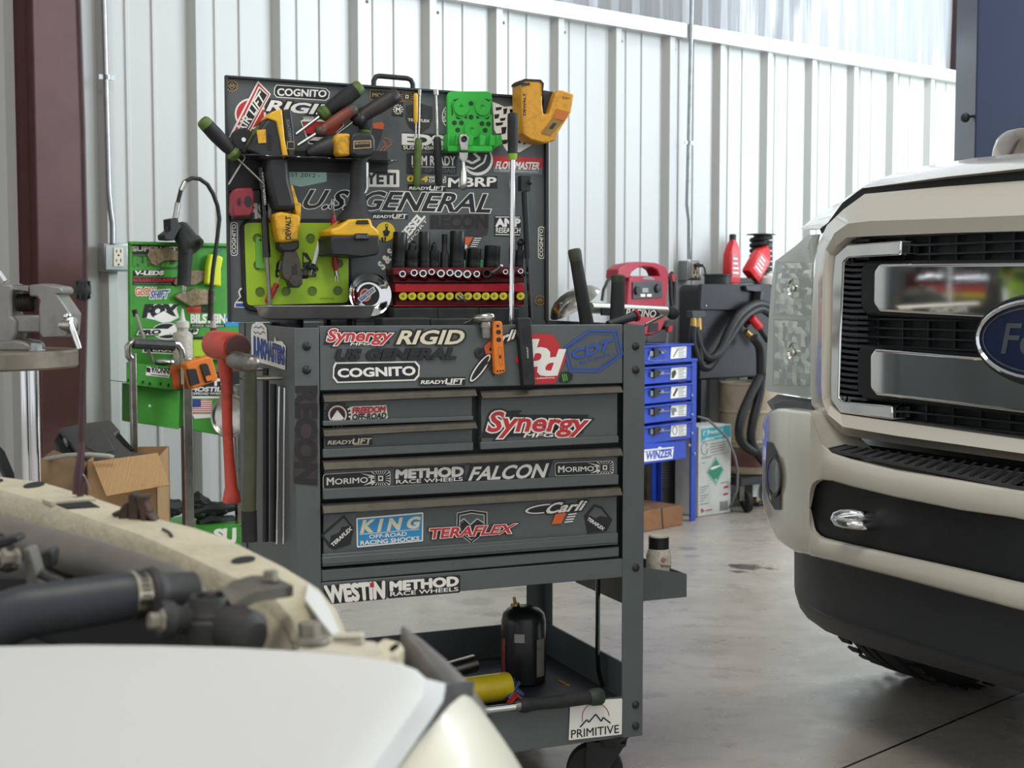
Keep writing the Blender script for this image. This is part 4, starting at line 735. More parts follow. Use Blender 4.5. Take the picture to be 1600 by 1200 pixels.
cx = [(245, 690, 25), (335, 681, 26), (405, 686, 28), (472, 674, 24), (545, 686, 29), (615, 681, 26), (680, 688, 29), (750, 691, 30), (825, 690, 25), (1050, 673, 20), (1168, 668, 20)]
for i, (x, y, r) in enumerate(cx):
    o = .055; a = H(C4(x+18, y+34), .04); b = H(C4(x, y), .075); d = b-a; L = d.length; rr = r*k5
    lab = 'chrome socket in the middle row of the red rail' if i > 0 and i < 10 else ('leftmost chrome socket in the middle row of the red rail' if i == 0 else 'rightmost small socket in the middle row of the red rail')
    m = MB(); m.lathe(a, d, [(0, rr*.9), (L*.95, rr), (L, rr*.95), (L, rr*.68), (L*.6, rr*.66)], CHROME, 18); m.lathe(b-d*.3, d, [(0, rr*.67), (.0003, rr*.1)], BLKG, 12)
    tag(m.build('socket'), lab, 'socket', 'chrome sockets on the middle of the red rail')
R2 = tool('socket', 'large black ring socket with an extension sticking out of the middle row', 'socket', [H(C4(905, 700), .04)], 'chrome sockets on the middle of the red rail')
m = MB(); a = H(C4(915, 700), .045); b = H(C4(900, 682), .08); m.lathe(a, b-a, [(0, .010), (.02, .0105), (.03, .0105), (.03, .0075), (.01, .007)], IMP, 18); m.build('body', R2)
m = MB(); m.tube([H(C4(940, 685), .06), H(C4(985, 655), .06), H(C4(1012, 632), .06)], [.0055, .004, .005], DSTEEL, 10); m.ball(H(C4(1015, 628), .06), .0045, .0045, .0045, CHROME); m.build('extension', R2)
YS = M('socket_yellow', '#d8cf2c', .4)
yx = [248, 318, 390, 465, 540, 612, 685, 755, 825, 893, 960, 1030, 1165]
for i, x in enumerate(yx):
    a = H(C4(x+6, 868), .022); b = H(C4(x, 864), .048); d = b-a; rr = 32*k5
    lab = 'yellow-ended socket in the bottom row of the red rail' if 0 < i < 12 else ('leftmost yellow-ended socket in the bottom row of the red rail' if i == 0 else 'rightmost yellow-ended socket in the bottom row, right of the breaker bar')
    Rk = thing('color_socket', a, lab, 'socket', 'yellow sockets in the bottom row of the red rail')
    m = MB(); m.lathe(a, d, [(0, rr*.85), (d.length*.5, rr*.9), (d.length*.9, rr), (d.length, rr*.85)], YS, 14); m.build('body', Rk)
    m = MB(); m.lathe(b, d, [(0, rr*.4), (.0008, rr*.36)], M('socket_mark', '#8a851e', .5), 6); m.build('drive_hole', Rk)
m = MB(); m.tube([H(C4(685, 855), .052), H(C4(715, 885), .06), H(C4(735, 912), .055)], [.006, .004, .002], STEEL, 8); m.tube([H(C4(700, 880), .055), H(C4(735, 870), .055)], .0025, STEEL, 6); tag(m.build('wing_bolt'), 'small grey wing bolt stuck over a yellow socket on the red rail', 'bolt')
# black rubber bins on the cart top
for i, (x0, x1, y0, y1, b, lab) in enumerate(((616, 684, 481, 494, .42, 'black rubber bin under the left end of the red socket rail'), (684.5, 749, 481, 494, .42, 'black rubber bin under the middle of the red socket rail'), (749.5, 812, 481, 494, .42, 'black rubber bin under the right end of the red socket rail'), (598, 672, 497, 507, .22, 'low black bin at the front of the cart top, right of the chrome dish'), (673, 738, 498, 507, .22, 'low black bin at the front of the cart top, left of the ratchet'))):
    pl = PL(CF.pt(0, 0, -b), CE); z1 = pl.hit(x0, y0).z; m = MB(); A, B_ = pl.hit(x0, y0), pl.hit(x1, y0); zb = ZT-.0115
    q = [V((A.x, A.y, zb)), V((B_.x, B_.y, zb)), V((B_.x, B_.y, z1)), V((A.x, A.y, z1))]; m.prism(q, -LP.n*.06, BLKR); tag(m.build('rubber_bin', bev=.003), lab, 'bin', 'black bins on the cart top')
# things on the front edge of the cart top
R = thing('ratchet', CF.hit(755, 508, .01), 'chrome ratchet with a socket lying over the front edge of the cart top', 'ratchet')
m = MB(); a = CF.hit(738, 503, -.03); b = CF.hit(758, 497, .012); m.loft([[p+CF.e*x*w_+UP*z_*h_ for x, z_ in ((1, 0), (.8, .8), (0, 1), (-.8, .8), (-1, 0), (-.8, -.8), (0, -1), (.8, -.8))] for p, w_, h_ in ((CF.hit(728, 507, -.06), .007, .004), (a, .008, .006), (CF.hit(748, 498, -.005), .014, .008), (b, .0185, .009), (CF.hit(764, 496, .02), .014, .009), (CF.hit(767, 497, .024), .006, .006))], CHROME_D); m.build('head', R, ang=60)
m = MB(); a = CF.hit(759, 503, .014); m.lathe(a, -UP, [(0, .009), (.006, .0105), (.012, .0105), (.0125, .0095), (.032, .0095), (.033, .0085)], STEEL, 18); m.build('socket', R)
R = thing('folding_knife', CF.hit(782, 583, .005), 'orange multi-tool knife clipped over the front edge of the cart', 'knife')
m = MB(); m.pp(CF, kk(C7, 455, 456, 438, 145, 443, 130, 490, 127, 500, 140, 520, 440, 510, 452, 470, 462), .002, .016, ORANGE); b = m.build('handle', R, bev=.002)
m = MB()
for x, y, r in ((472, 157, 9), (476, 196, 15), (478, 243, 15), (470, 440, 6), (488, 438, 6), (505, 436, 6)): m.pp(CF, kk(C7, *sum(map(list, circ(x, y, r, n=14)), [])), .0155, .0166, BLK)
m.build('hole', b)
s = ST(CF, C7, .016); s.up(); s.line(M('orange_shade', '#c5631a', .5), [(475, 290), (495, 290), (502, 400), (482, 402), (475, 290)], 3); s.line(SK, [(480, 340), (484, 360), (488, 338), (492, 358)], 4); s.done(b, 'engraving')
R = thing('pocket_light', CF.hit(826, 601, .005), 'black pocket light clipped over the front edge of the cart', 'flashlight')
m = MB(); m.pp(CF, kk(C7, 632, 532, 598, 118, 605, 108, 672, 104, 680, 115, 706, 515, 698, 526), .002, .02, BLK); b = m.build('body', R, bev=.003)
m = MB()
for i in range(9): m.pp(CF, kk(C7, 630+i*.6, 180+i*12, 668+i*.6, 160+i*12, 668+i*.6, 154+i*12, 630+i*.6, 174+i*12), .0198, .0212, BLKG)
for i in range(5): m.pp(CF, kk(C7, 645+i*.6, 420+i*14, 685+i*.6, 398+i*14, 685+i*.6, 392+i*14, 645+i*.6, 414+i*14), .0198, .0212, BLKG)
m.build('ridge', b)
m = MB(); m.text(CF, 'COAST', kk(C7, 664, 358, 660, 288, 651, 288, 655, 358), SW, .0208, .01); m.build('lettering', b)
# handles and bar standing at the right of the cart top
def CH_(u, v, b): return PL(CF.pt(0, 0, -b), CE).hit(u, v)
def upright(name, label, b, p0, p1, r, mat, end, cat):
    A, B_ = CH_(*p0, b), CH_(*p1, b); R = thing(name, A, label, cat); d = B_-A; L = d.length
    m = MB(); m.lathe(A, d, [(0, r*1.02), (L*.5, r*.95), (L*.84, r*.9)], mat, 14); m.build('shaft', R)
    m = MB(); m.lathe(A+d*.84, d, [(0, r*.93), (L*.13, r*.98), (L*.16, r*.8), (L*.165, r*.3)], end, 14); m.build('butt', R); return R
MOSS = M('mossy_rubber', '#3a3c2a', .7, 0, ('#23241d', .7, 40))
upright('hammer', 'tall black hammer handle with mossy green butt at the back right of the cart', .20, (917, 506), (897, 389), .0155, BLKR, MOSS, 'hammer')
upright('hammer', 'shorter black hammer handle standing in front of the silver torque bar', .14, (964, 506), (966, 429), .0165, BLKR, MOSS, 'hammer')
R = thing('torque_bar', CH_(1040, 492, .30), 'silver bar with a black ball end sticking out past the right of the cart top', 'pry bar')
m = MB(); a, b = CH_(922, 481, .22), CH_(1040, 487, .30); m.tube([a, b], .0125, M('bar_silver', '#a6a59c', .35, .7), 14); bar = m.build('tube', R)
m = MB(); a2, b2 = CH_(940, 487, .195), CH_(1030, 490, .275); m.box((a2+b2)/2+V((0, .008, 0)), (b2-a2)/2, LP.n*.004, UP*.0085, BLK); m.text(PL((a2-LP.n*-.013).to_2d(), (b2-a2).to_2d()), 'PACINO', [(978, 493.5), (1024, 495.5), (1026, 485), (980, 482.5)], SW, .012, .03); m.build('label_band', bar)
m = MB(); m.ball(CH_(1051, 489, .30), .0165, .0165, .0165, BLKR); m.build('ball_end', R)
R = thing('pry_bar', CH_(960, 506, .08), 'small black handle with a red cap lying on the right of the cart top', 'pry bar')
m = MB(); a, b = CH_(950, 507, .08), CH_(992, 494, .10); m.lathe(a, b-a, [(0, .008), (.03, .0095), ((b-a).length, .010)], BLK, 12); m.build('handle', R)
m = MB(); m.lathe(b, b-a, [(0, .0125), (.005, .0135), (.008, .010)], RED, 14); m.build('cap', R)
m = MB(); a, b = CH_(1008, 508, .10), CH_(1035, 494, .16); m.box((a+b)/2, (b-a)/2, LP.n*.004, UP*.0035, STEEL); tag(m.build('flat_bar', bev=.001), 'short flat steel bar at the right edge of the cart top, under the ball-ended bar', 'bar')
R = CH_(892, 464, .36); m = MB(); ax = V((-.52, -.22, .82)).normalized(); m.lathe(R-ax*.02, ax, [(0, .064), (.001, .068), (.004, .066), (.015, .058), (.025, .044), (.032, .024), (.035, .001)], CHROME_D, 36, cap=True); m.lathe(R-ax*.0205, -ax, [(0, .0635), (-.02, .045), (-.03, .001)], BLKG, 30, cap=False)
tag(m.build('steel_bowl', ang=60), 'small polished steel bowl tipped up at the back right of the cart top', 'bowl')
# ---------------- left side of the cart ----------------
def side(b, z, out): return cart_pt(-out, b, z)
zh = CS.hit(420, 590, .03).z
for (u0, v0, u1, v1, o) in ((410, 576, 336, 574, .09), (437, 590, 372, 590, .075)):
    m = MB(); bb = CS.a(CS.hit(u0, v0)); z_ = CS.hit(u0, v0).z; w_ = .022
    m.tube([side(bb+w_, z_, 0), side(bb+w_, z_, o-.012), side(bb+w_*.6, z_, o), side(bb-w_*.6, z_, o), side(bb-w_, z_, o-.012), side(bb-w_, z_, 0)], .0035, STEEL, 8); m.build('tool_hook', cart)
REDH = M('dead_blow_red', '#b8402e', .45, 0, ('#4a1d18', .85, 16, .5))
R = thing('dead_blow_hammer', at(360, 785, 2.74), 'red dead-blow hammer hanging head up on the left side of the cart', 'hammer')
m = MB(); a = at(336, 538, 2.82); b = at(369, 543, 2.72); d = b-a; L = d.length; m.lathe(a-d*.1, d, [(0, .024), (L*.1, .029), (L*.5, .030), (L*1.0, .030), (L*1.1, .027)], REDH, 22); m.lathe(b+d*.1, d, [(0, .026), (.003, .024), (.003, .001)], M('worn_face', '#45231e', .6, 0, ('#2a1a18', .6, 30)), 22); hd = m.build('head', R)
m = MB(); hx = [(352, 560, .016), (352, 578, .0145), (354, 600, .0115), (355, 660, .0105), (358, 720, .0108), (361, 760, .0125), (362, 774, .017), (362, 784, .0195), (362, 787, .012)]
m.tube([at(u, v, 2.76) for u, v, _ in hx], [r for _, _, r in hx], REDH, 14); m.build('handle', R, ang=60)
R = thing('ball_peen_hammer', at(390, 846, 2.66), 'ball-peen hammer with a greenish wooden handle hanging on the left side of the cart', 'hammer')
m = MB(); a = at(365, 562, 2.72); b = at(397, 568, 2.56); d = b-a; L = d.length; m.lathe(a, d, [(0, .016), (L*.1, .018), (L*.3, .018), (L*.45, .013), (L*.6, .0165), (L*.7, .014), (L*.76, .0155), (L*.88, .0158), (L*.97, .012), (L, .005)], STEEL, 20); m.build('head', R)
m = MB(); m.tube([at(391, 575, 2.64), at(391, 592, 2.64), at(391, 640, 2.645), at(391, 720, 2.65), at(389, 800, 2.66)], [.011, .0125, .0135, .0125, .014], M('old_wood', '#4d4f3b', .6, 0, ('#33352a', .7, 15)), 12); m.build('handle', R)
m = MB(); m.tube([at(389, 798, 2.66), at(390, 846, 2.66)], .0152, BLKR, 12); m.build('grip', R)
for nm, u0, u1, v0, v1, y, r, mat, lab in (('pry_bar', 415, 415, 575, 846, 2.80, .0065, BLK, 'long black pry bar hanging on the cart side just right of the ball-peen hammer'), ('pry_bar', 427, 427, 600, 846, 2.76, .0068, BLK, 'long black pry bar hanging nearest the front post of the cart'), ('steel_rod', 437, 433, 604, 850, 2.73, .0028, CHROME, 'thin bright steel rod left of the front post of the cart'), ('steel_rod', 445, 443, 606, 850, 2.68, .0022, CHROME, 'thinnest bright steel rod hanging against the front post of the cart')):
    m = MB(); m.tube([at(u0, v0, y), at(u1, v1, y)], r, mat, 10); tag(m.build(nm), lab, 'bar', 'bars hung on the left side of the cart')
# ---------------- bottom tray contents ----------------
zf = ZF+.0005
def tr_(u, v): return fl(u, v, zf)
R = tr_(822, 1078); R = cart_pt(.535, .32, zf); sc_ = (R-CAM).length/2150
T_ = thing('gas_cylinder', R, 'black gas cylinder with peeling labels standing on the bottom tray of the cart', 'gas cylinder')
h = .19; r = 34*sc_
c = V((at(818, 1000, R.y).x, R.y, zf)); h = at(818, 946, R.y).z-zf
BC = M('cylinder_black', '#1b1c1f', .3, 0, ('#2d2c2b', .6, 20))
m = MB(); m.lathe(c, UP, [(0, r*.9), (.004, r), (h-.035, r), (h-.018, r*.93), (h-.006, r*.7), (h, r*.3)], BC, 28); b = m.build('body', T_)
m = MB(); p = c+V((-.03*0-.018, 0, h-.006)); m.lathe(p, V((-.15, 0, 1)), [(0, .006), (.006, .006), (.006, .011), (.012, .010), (.012, .004), (.026, .0035)], M('brass', '#9a7f4a', .35, .8), 14); m.build('valve', T_)
def wraplabel(a0, a1, z0, z1, mat, nm, par):
    m = MB(); rr = r+.0008; n = 8; m.loft([[c+V((math.cos(math.radians(a0+(a1-a0)*i/n))*rr, math.sin(math.radians(a0+(a1-a0)*i/n))*rr, z)) for i in range(n+1)] for z in (z0, z1)], mat, closed=False); m.build(nm, par)
wraplabel(196, 216, .02, h-.07, M('torn_label_red', '#8f3a3c', .6, 0, ('#b9b3a4', .9, 30, .5)), 'label', b); wraplabel(305, 335, .02, h-.07, M('torn_label', '#8d887c', .6, 0, ('#2a2a2a', .9, 35, .5)), 'label', b); wraplabel(246, 272, h-.075, h-.055, M('torn_label_white', '#aaa79d', .6), 'label', b)
def tool_lab(m, nm, lab, cat): return tag(m.build(nm), lab, cat)
m = MB(); a = cart_pt(.21, .22, zf+.035); b = cart_pt(.395, .22, zf+.035); px_a, px_b = at(690, 1073, a.y), at(796, 1076, b.y)
T_ = thing('can', V((px_b.x-.04, px_b.y, zf)), 'yellow can lying on its side on the bottom tray of the cart', 'can')
d = V((px_b.x-px_a.x, px_b.y-px_a.y, 0)); a = V((px_a.x, px_a.y, zf+.0315)); m = MB(); L = d.length; m.lathe(a, d, [(0, .028), (.004, .031), (L*.86, .031)], M('can_yellow', '#dcc321', .35, 0, ('#b79f1c', .5, 20)), 24); m.build('body', T_)
m = MB(); m.lathe(a+d*.862, d, [(0, .0308), (L*.10, .031), (L*.125, .0295), (L*.135, .026)], M('can_yellow_cap', '#e0c826', .35), 24); m.build('cap', T_)
p0 = cart_pt(.14, .40, zf+.025); p1 = cart_pt(.36, .40, zf+.025); q0, q1 = at(680, 1029, p0.y), at(741, 1029, p1.y)
m = MB(); d = (q1-q0); d.z = 0; a = V((q0.x-.08, q0.y-.03, zf+.022)); b = V((q1.x, q1.y, zf+.040)); m.lathe(a, b-a, [(0, .021), ((b-a).length, .021), ((b-a).length, .0185), (.02, .018)], M('warm_steel', '#a39d92', .3, 1), 22, cap=False); tool_lab(m, 'exhaust_pipe', 'bare steel pipe offcut lying at the back of the bottom tray of the cart', 'pipe')
T_ = thing('torque_wrench', CF.hit(875, 1095, -.02), 'torque wrench with a long black grip resting on the front lip of the bottom tray', 'torque wrench')
m = MB(); g0, g1 = CF.hit(812, 1103, .012), CF.hit(940, 1088, .012); d = g1-g0; L = d.length; m.lathe(g0, d, [(0, .0135), (L*.06, .016), (L*.12, .014), (L*.2, .0125), (L*.5, .0145), (L*.82, .014), (L*.84, .013)], BLKR, 16); m.lathe(g0+d*.84, d, [(0, .0145), (L*.04, .018), (L*.14, .0185), (L*.17, .015), (L*.175, .006)], M('grip_end', '#2b3a2e', .6, 0, ('#1a1c1b', .7, 40)), 16); m.build('grip', T_)
m = MB(); a = CF.hit(720, 1114, .012); m.tube([a, g0+d*.01], .0075, CHROME, 14); m.lathe(g0, -d, [(0, .011), (.01, .0095)], STEEL, 14); m.build('shaft', T_)
T_ = thing('pliers', cart_pt(.47, .17, zf), 'blue and red handled pliers lying between the yellow can and the black cylinder', 'pliers')
yb = cart_pt(.47, .17, 0).y
m = MB(); m.tube([at(793, 1092, yb-.02), at(803, 1075, yb), at(812, 1066, yb)], [.007, .008, .005], M('plier_blue', '#28406f', .4), 10, flat=.6); m.tube([at(800, 1060, yb+.02), at(806, 1078, yb), at(818, 1086, yb)], [.006, .008, .005], M('plier_blue', '#28406f', .4), 10, flat=.6); m.build('handle', T_, label='blue handle')
m = MB(); m.tube([at(795, 1100, yb-.05), at(806, 1086, yb-.03), at(815, 1093, yb-.03)], [.008, .009, .006], RED, 10, flat=.6); m.build('handle', T_, label='red handle')
T_ = cart_pt(.66, .235, zf+.006); m = MB(); m.tube([at(873, 1064, T_.y+.03), at(886, 1072, T_.y)], [.004, .006], M('amber_plastic', '#b06a1f', .4), 8); m.tube([at(886, 1072, T_.y), at(893, 1079, T_.y-.01)], .0065, YELC, 8); tool_lab(m, 'driver_bit', 'small amber screwdriver lying at the back right of the bottom tray', 'screwdriver')
# jar in the side pocket
PJ = .2; c0 = CH_(1029, 885, PJ); sc_ = c0.y/2150; r = 20*sc_; zb_ = z0 if 0 else PK.hit(1040, 936).z+.003; zt2 = CH_(1029, 836, PJ).z
T_ = thing('jar', V((c0.x, c0.y, zb_)), 'white anti-seize jar with a black screw cap standing in the side pocket of the cart', 'jar')
c = V((c0.x, c0.y, zb_)); hh = zt2-zb_; JW = M('jar_plastic', '#d4cdba', .4, 0, ('#4a463c', .85, 70, .5))
m = MB(); m.lathe(c, UP, [(0, r*.9), (.003, r), (hh*.62, r), (hh*.72, r*.85), (hh*.75, r*.8)], JW, 24); b = m.build('body', T_)
m = MB(); prof = []; 
for i in range(5): prof += [(hh*(.755+.045*i), r*.82), (hh*(.775+.045*i), r*.82), (hh*(.78+.045*i), r*.77), (hh*(.795+.045*i), r*.77)]
m.lathe(c, UP, prof, BLK, 24); m.lathe(c+UP*(hh*.97), UP, [(0, r*.8), (hh*.03, r*.76)], M('cap_top', '#c9c2a8', .5, 0, ('#5a564a', .6, 40)), 24); m.build('cap', T_)
JP = PL((c-V((0, r, 0))).to_2d(), (1, 0)); s = ST(JP, D8, .0006); s.pts(SR, circ(483, 975, 18, n=14)); s.pts(SW, circ(483, 975, 11, n=12)); s.pts(SK, circ(483, 975, 7, n=10)); s.Q(SK, 'Permatex', .02, 462, 1030, 540, 1034, 540, 1010, 462, 1006); s.done(b, 'label_print')
# ---------------- blue drawer rack and the things by the right wall ----------------
BP = PL(at(1088, 458, 6.66).to_2d(), (1900, 2150))
WX = .62; RD_ = .24
def bpt(a, b, z): return BP.pt(a, z, -b)
aR = BP.a(BP.hit(1089, 600)); aL = aR-.60
rack = thing('drawer_rack', bpt((aR+aL)/2, RD_/2, 0), 'blue steel drawer rack with four latched cases standing right of the grey tool cart', 'drawer rack')
zt = BP.hit(1091, 562).z
for a in (aL+.02, aR-.02):
    for b in (.005, RD_-.005):
        m = MB(); m.box(bpt(a, b, zt/2), BP.e*.02, BP.n*.003, UP*zt/2, BLUE); m.box(bpt(a+(.018 if a > (aL+aR)/2 else -.018), b+(.015 if b < .1 else -.015), zt/2), BP.e*.002, BP.n*.016, UP*zt/2, BLUE); m.build('leg', rack, bev=.001)
m = MB(); m.box(bpt((aR+aL)/2, RD_/2, zt), BP.e*.302, BP.n*(RD_/2+.002), UP*.007, BLUE); m.build('top_shelf', rack, bev=.002)
m = MB(); m.box(bpt((aR+aL)/2, RD_-.01, (zt+BP.hit(1060, 730).z)/2), BP.e*.28, BP.n*.002, UP*.18, M('blue_dark', '#182a66', .5)); m.build('back_panel', rack)
def bq(*xy, o=0): return kk(D7, *xy)
def case(k, y0l, y0r, y1l, y1r, par, name, own=None):
    # a case front from behind the cart post to its right edge
    x1 = 705; m = MB(); e0 = BP.hit(*D7(x1, y0r)); e1 = BP.hit(*D7(x1, y1r)); a1 = BP.a(e0); zc0, zc1 = e0.z, e1.z
    m.box(bpt((aL+.05+a1)/2, RD_/2-.008, (zc0+zc1)/2), BP.e*(a1-aL-.05)/2, BP.n*(RD_/2-.01), UP*(zc0-zc1)/2, BLUE); c = m.build(name, par, bev=.003)
    m = MB(); m.box(bpt((aL+.05+a1)/2, -.006, zc0-.004), BP.e*(a1-aL-.05)/2, BP.n*.008, UP*.004, BLUE); m.build('rim', c, bev=.002)
    yc = (y0r+y1r)/2+8; g = -.13
    Y = lambda x: yc+(x-600)*g
    m = MB(); m.pp(BP, kk(D7, 540, yc+50, 660, yc+38, 664, yc-50, 545, yc-42), -.002, .0035, SW); lb = m.build('label', c)
    s = ST(BP, D7, .0035); s.up()
    if k == 0: s.line(SK, [(560, yc+35), (598, yc-30)], 7)
    elif k == 1: s.P(M('print_green', '#2c3f2a', .5), 550, yc-15, 575, yc-30, 585, yc+0, 562, yc+38, 548, yc+35)
    elif k == 2: s.line(SK, [(562, yc+30), (592, yc-30)], 14)
    elif k == 3: s.P(SGREY, 548, yc-25, 580, yc-25, 590, yc+0, 565, yc+15, 570, yc+35, 550, yc+35)
    else: s.line(SGREY, circ(572, yc, 17, 33, n=14)+[circ(572, yc, 17, 33, n=14)[0]], 6)
    s.up()
    for i in range(5): s.line(SGREY, [(600, yc-30+i*15), (652-(i % 2)*12, yc-36+i*15)], 5)
    s.done(lb, 'label_print')
    yl = yc+5
    m = MB(); m.pp(BP, kk(D7, 385, yl+25, 420, yl+22, 420, yl-20, 385, yl-16), 0, .008, GALV); m.pp(BP, kk(D7, 470, yl+5, 490, yl+2, 485, yl-20, 465, yl-17), 0, .008, GALV); m.pp(BP, kk(D7, 415, yl+30, 450, yl+28, 450, yl-40, 415, yl-36), 0, .014, BLK); m.build('latch', c)
    m = MB()
    if k == 0: m.tube([BP.hit(*D7(x, y), .012) for x, y in ((385, 245), (368, 310), (405, 322), (520, 310), (505, 250), (480, 235))], .0025, GALV, 6)
    else: m.tube([BP.hit(*D7(x, y), .006) for x, y in ((450, yl), (545, yl-6))], .003, GALV, 6)
    m.build('handle', c)
    return c
case(1, 365, 345, 508, 474, rack, 'drawer'); case(2, 512, 490, 655, 622, rack, 'drawer'); case(3, 658, 636, 808, 768, rack, 'drawer'); case(4, 812, 788, 960, 922, rack, 'drawer')
tc_ = thing('parts_case', bpt((aR+aL)/2, RD_/2, zt+.0075), 'blue latched parts case lying loose on top of the blue drawer rack', 'parts case')
case(0, 200, 183, 330, 310, tc_, 'case')
m = MB(); m.pp(BP, kk(D7, 120, 1160, 660, 1080, 660, 945, 120, 985), -.02, .001, BLUE); pn = m.build('apron', rack, bev=.002)
s = ST(BP, D7, .001); s.P(SW, 250, 1118, 555, 1082, 565, 990, 250, 1022); s.B(BLUE, 'WINZER', .04, 345, 1092, 548, 1066, 58, 6); s.up(); s.line(BLUE, [(300, 1032), (566, 1003)], 5); s.P(SW, 440, 1010, 470, 1006, 466, 990, 445, 992); s.done(pn)
m = MB()
for x, y in ((688, 980), (728, 1046), (708, 590), (710, 740), (708, 885)): m.lathe(BP.hit(*D7(x, y), .002), BP.n, [(0, .008), (.003, .006)], GALV, 10)
m.build('bolt', rack)
# jump starter
JP_ = PL(bpt(0, .06, 0).to_2d(), (1900, 2150)); JR = M('starter_red', '#9c2136', .4, 0, ('#7c1a2c', .5, 20))
zj = BP.hit(*D7(705, 183)).z; js = thing('jump_starter', V((JP_.hit(1010, 500).x, JP_.hit(1010, 500).y, zj+.001)), 'dark red portable jump starter with arched handle standing on the blue parts case', 'jump starter')
m = MB()
arch_o = [(500, 300), (505, 245), (545, 213), (640, 196), (740, 202), (800, 225), (820, 262), (822, 300)]; arch_i = [(575, 300), (590, 262), (625, 235), (660, 227), (720, 232), (750, 250), (762, 275), (765, 300)]
m.pp(JP_, [C5(*p) for p in arch_o]+[C5(*p) for p in arch_i[::-1]], -.04, .03, JR); m.build('handle', js, bev=.006)
m = MB(); m.pp(JP_, kk(C5, 560, 450, 575, 300, 600, 285, 800, 285, 822, 300, 805, 455, 800, 560, 760, 655, 690, 655, 560, 655), -.07, .03, JR); b = m.build('body', js, bev=.006)
m = MB(); m.pp(JP_, kk(C5, 596, 430, 596, 322, 778, 318, 782, 420), .03, .036, M('panel_grey', '#3b3c40', .5)); pn = m.build('control_panel', js, bev=.002)
m = MB(); m.lathe(JP_.hit(*C5(745, 362), .036), JP_.n, [(0, .022), (.014, .019), (.016, .01)], BLK, 16); m.lathe(JP_.hit(*C5(618, 375), .036), JP_.n, [(0, .02), (.012, .018)], BLK, 16); m.build('knob', pn)
m = MB(); m.pp(JP_, kk(C5, 655, 388, 692, 388, 692, 360, 655, 360), .036, .039, M('gauge_grey', '#8f8f88', .4)); m.pp(JP_, kk(C5, 645, 414, 672, 414, 672, 398, 645, 398), .036, .039, SW); m.pp(JP_, kk(C5, 685, 414, 712, 414, 712, 398, 685, 398), .036, .039, SW); m.build('switch', pn)
m = MB(); m.pp(JP_, kk(C5, 652, 305, 665, 292, 700, 286, 725, 296, 732, 310), .03, .033, SGREY); m.build('badge', b)
m = MB(); m.pp(JP_, kk(C5, 682, 705, 690, 660, 720, 655, 800, 618, 812, 650, 806, 705), -.07, .045, BLK); m.pp(JP_, kk(C5, 560, 712, 565, 655, 690, 655, 690, 708), -.07, .04, BLK); m.build('base', js, bev=.006)
m = MB(); m.pp(JP_, kk(C5, 690, 640, 700, 585, 755, 575, 752, 630), .03, .034, BLKG); m.build('front_window', js)
m = MB(); m.tube([JP_.hit(*C5(x, y), .0) for x, y in ((815, 300), (838, 270), (850, 300), (852, 400), (848, 470))], .012, BLKR, 8); m.tube([JP_.hit(*C5(x, y), .02) for x, y in ((820, 280), (830, 330), (832, 420), (838, 480))], .010, BLKR, 8)
m.tube([JP_.hit(*C5(x, y), .0) for x, y in ((560, 300), (480, 290), (440, 310), (412, 370), (402, 440))], .007, BLKR, 8); m.tube([JP_.hit(*C5(x, y), .01) for x, y in ((560, 320), (585, 380), (575, 440))], .008, BLKR, 8); m.build('cable', js)
m = MB(); m.pp(JP_, kk(C5, 805, 640, 800, 600, 815, 570, 838, 560, 845, 590, 830, 640), -.01, .02, BLK); m.pp(JP_, kk(C5, 815, 635, 820, 600, 845, 595, 842, 630), -.01, .03, RED); m.build('clamp', js); m = MB(); m.pp(JP_, kk(C5, 838, 275, 860, 272, 860, 320, 845, 320), -.01, .02, RED); m.build('clamp', js)
# refrigerant box
RP = PL(fl(1091, 808).to_2d(), (2700, 2150)); CARD = M('box_white', '#cdcdc8', .6, 0, ('#b5aea0', .6, 9, .5))
a0, a1 = RP.a(RP.hit(1091, 740)), RP.a(RP.hit(1142, 740)); hz = RP.hit(1093, 667).z
rb = thing('refrigerant_box', RP.pt((a0+a1)/2, 0, -.12), 'white refrigerant carton with a green diamond standing right of the blue rack', 'box')
m = MB(); m.prism([RP.pt(a0, .002), RP.pt(a1, .002), RP.pt(a1, hz), RP.pt(a0, hz)], -RP.n*.16, CARD); b = m.build('carton', rb, bev=.002)
TEAL = M('print_teal', '#47a9b5', .5); GDI = M('print_green2', '#2f8a6c', .5)
s = ST(RP, D7); s.P(TEAL, 778, 955, 1010, 912, 1010, 820, 780, 852); s.B(SW, 'Freon', .02, 830, 893, 905, 882, 32); s.B(SW, 'Cold', .01, 908, 881, 945, 875, 26); s.up(); s.line(SW, [(795, 905), (800, 870), (815, 868)], 5); s.line(SW, [(810, 928), (955, 902)], 5); s.line(SW, [(785, 942), (880, 926)], 6)
s.line(SGREY, [(780, 1075), (990, 1030), (995, 935)], 3)
for i in range(4): s.line(SGREY, [(850, 970+i*22), (985-i*8, 945+i*22)], 5)
s.line(SGREY, circ(805, 1005, 25, 48, n=14), 4); s.line(SGREY, [(780, 1085), (860, 1070)], 4); s.line(SGREY, [(780, 1120), (810, 1115)], 4); s.done(b, 'print')
s = ST(RP, D8); s.P(GDI, 890, 168, 957, 268, 892, 394, 820, 290); s.up(); s.line(SW, [(892, 178), (950, 268), (892, 384), (828, 290), (892, 178)], 3); s.P(SW, 855, 272, 853, 255, 880, 243, 930, 232, 930, 240, 885, 262); s.B(SW, '2', .04, 886, 362, 898, 359, 20); s.up()
for i in range(7): s.line(SGREY, [(770, 410+i*22), (835-(i % 3)*15, 396+i*22)], 5)
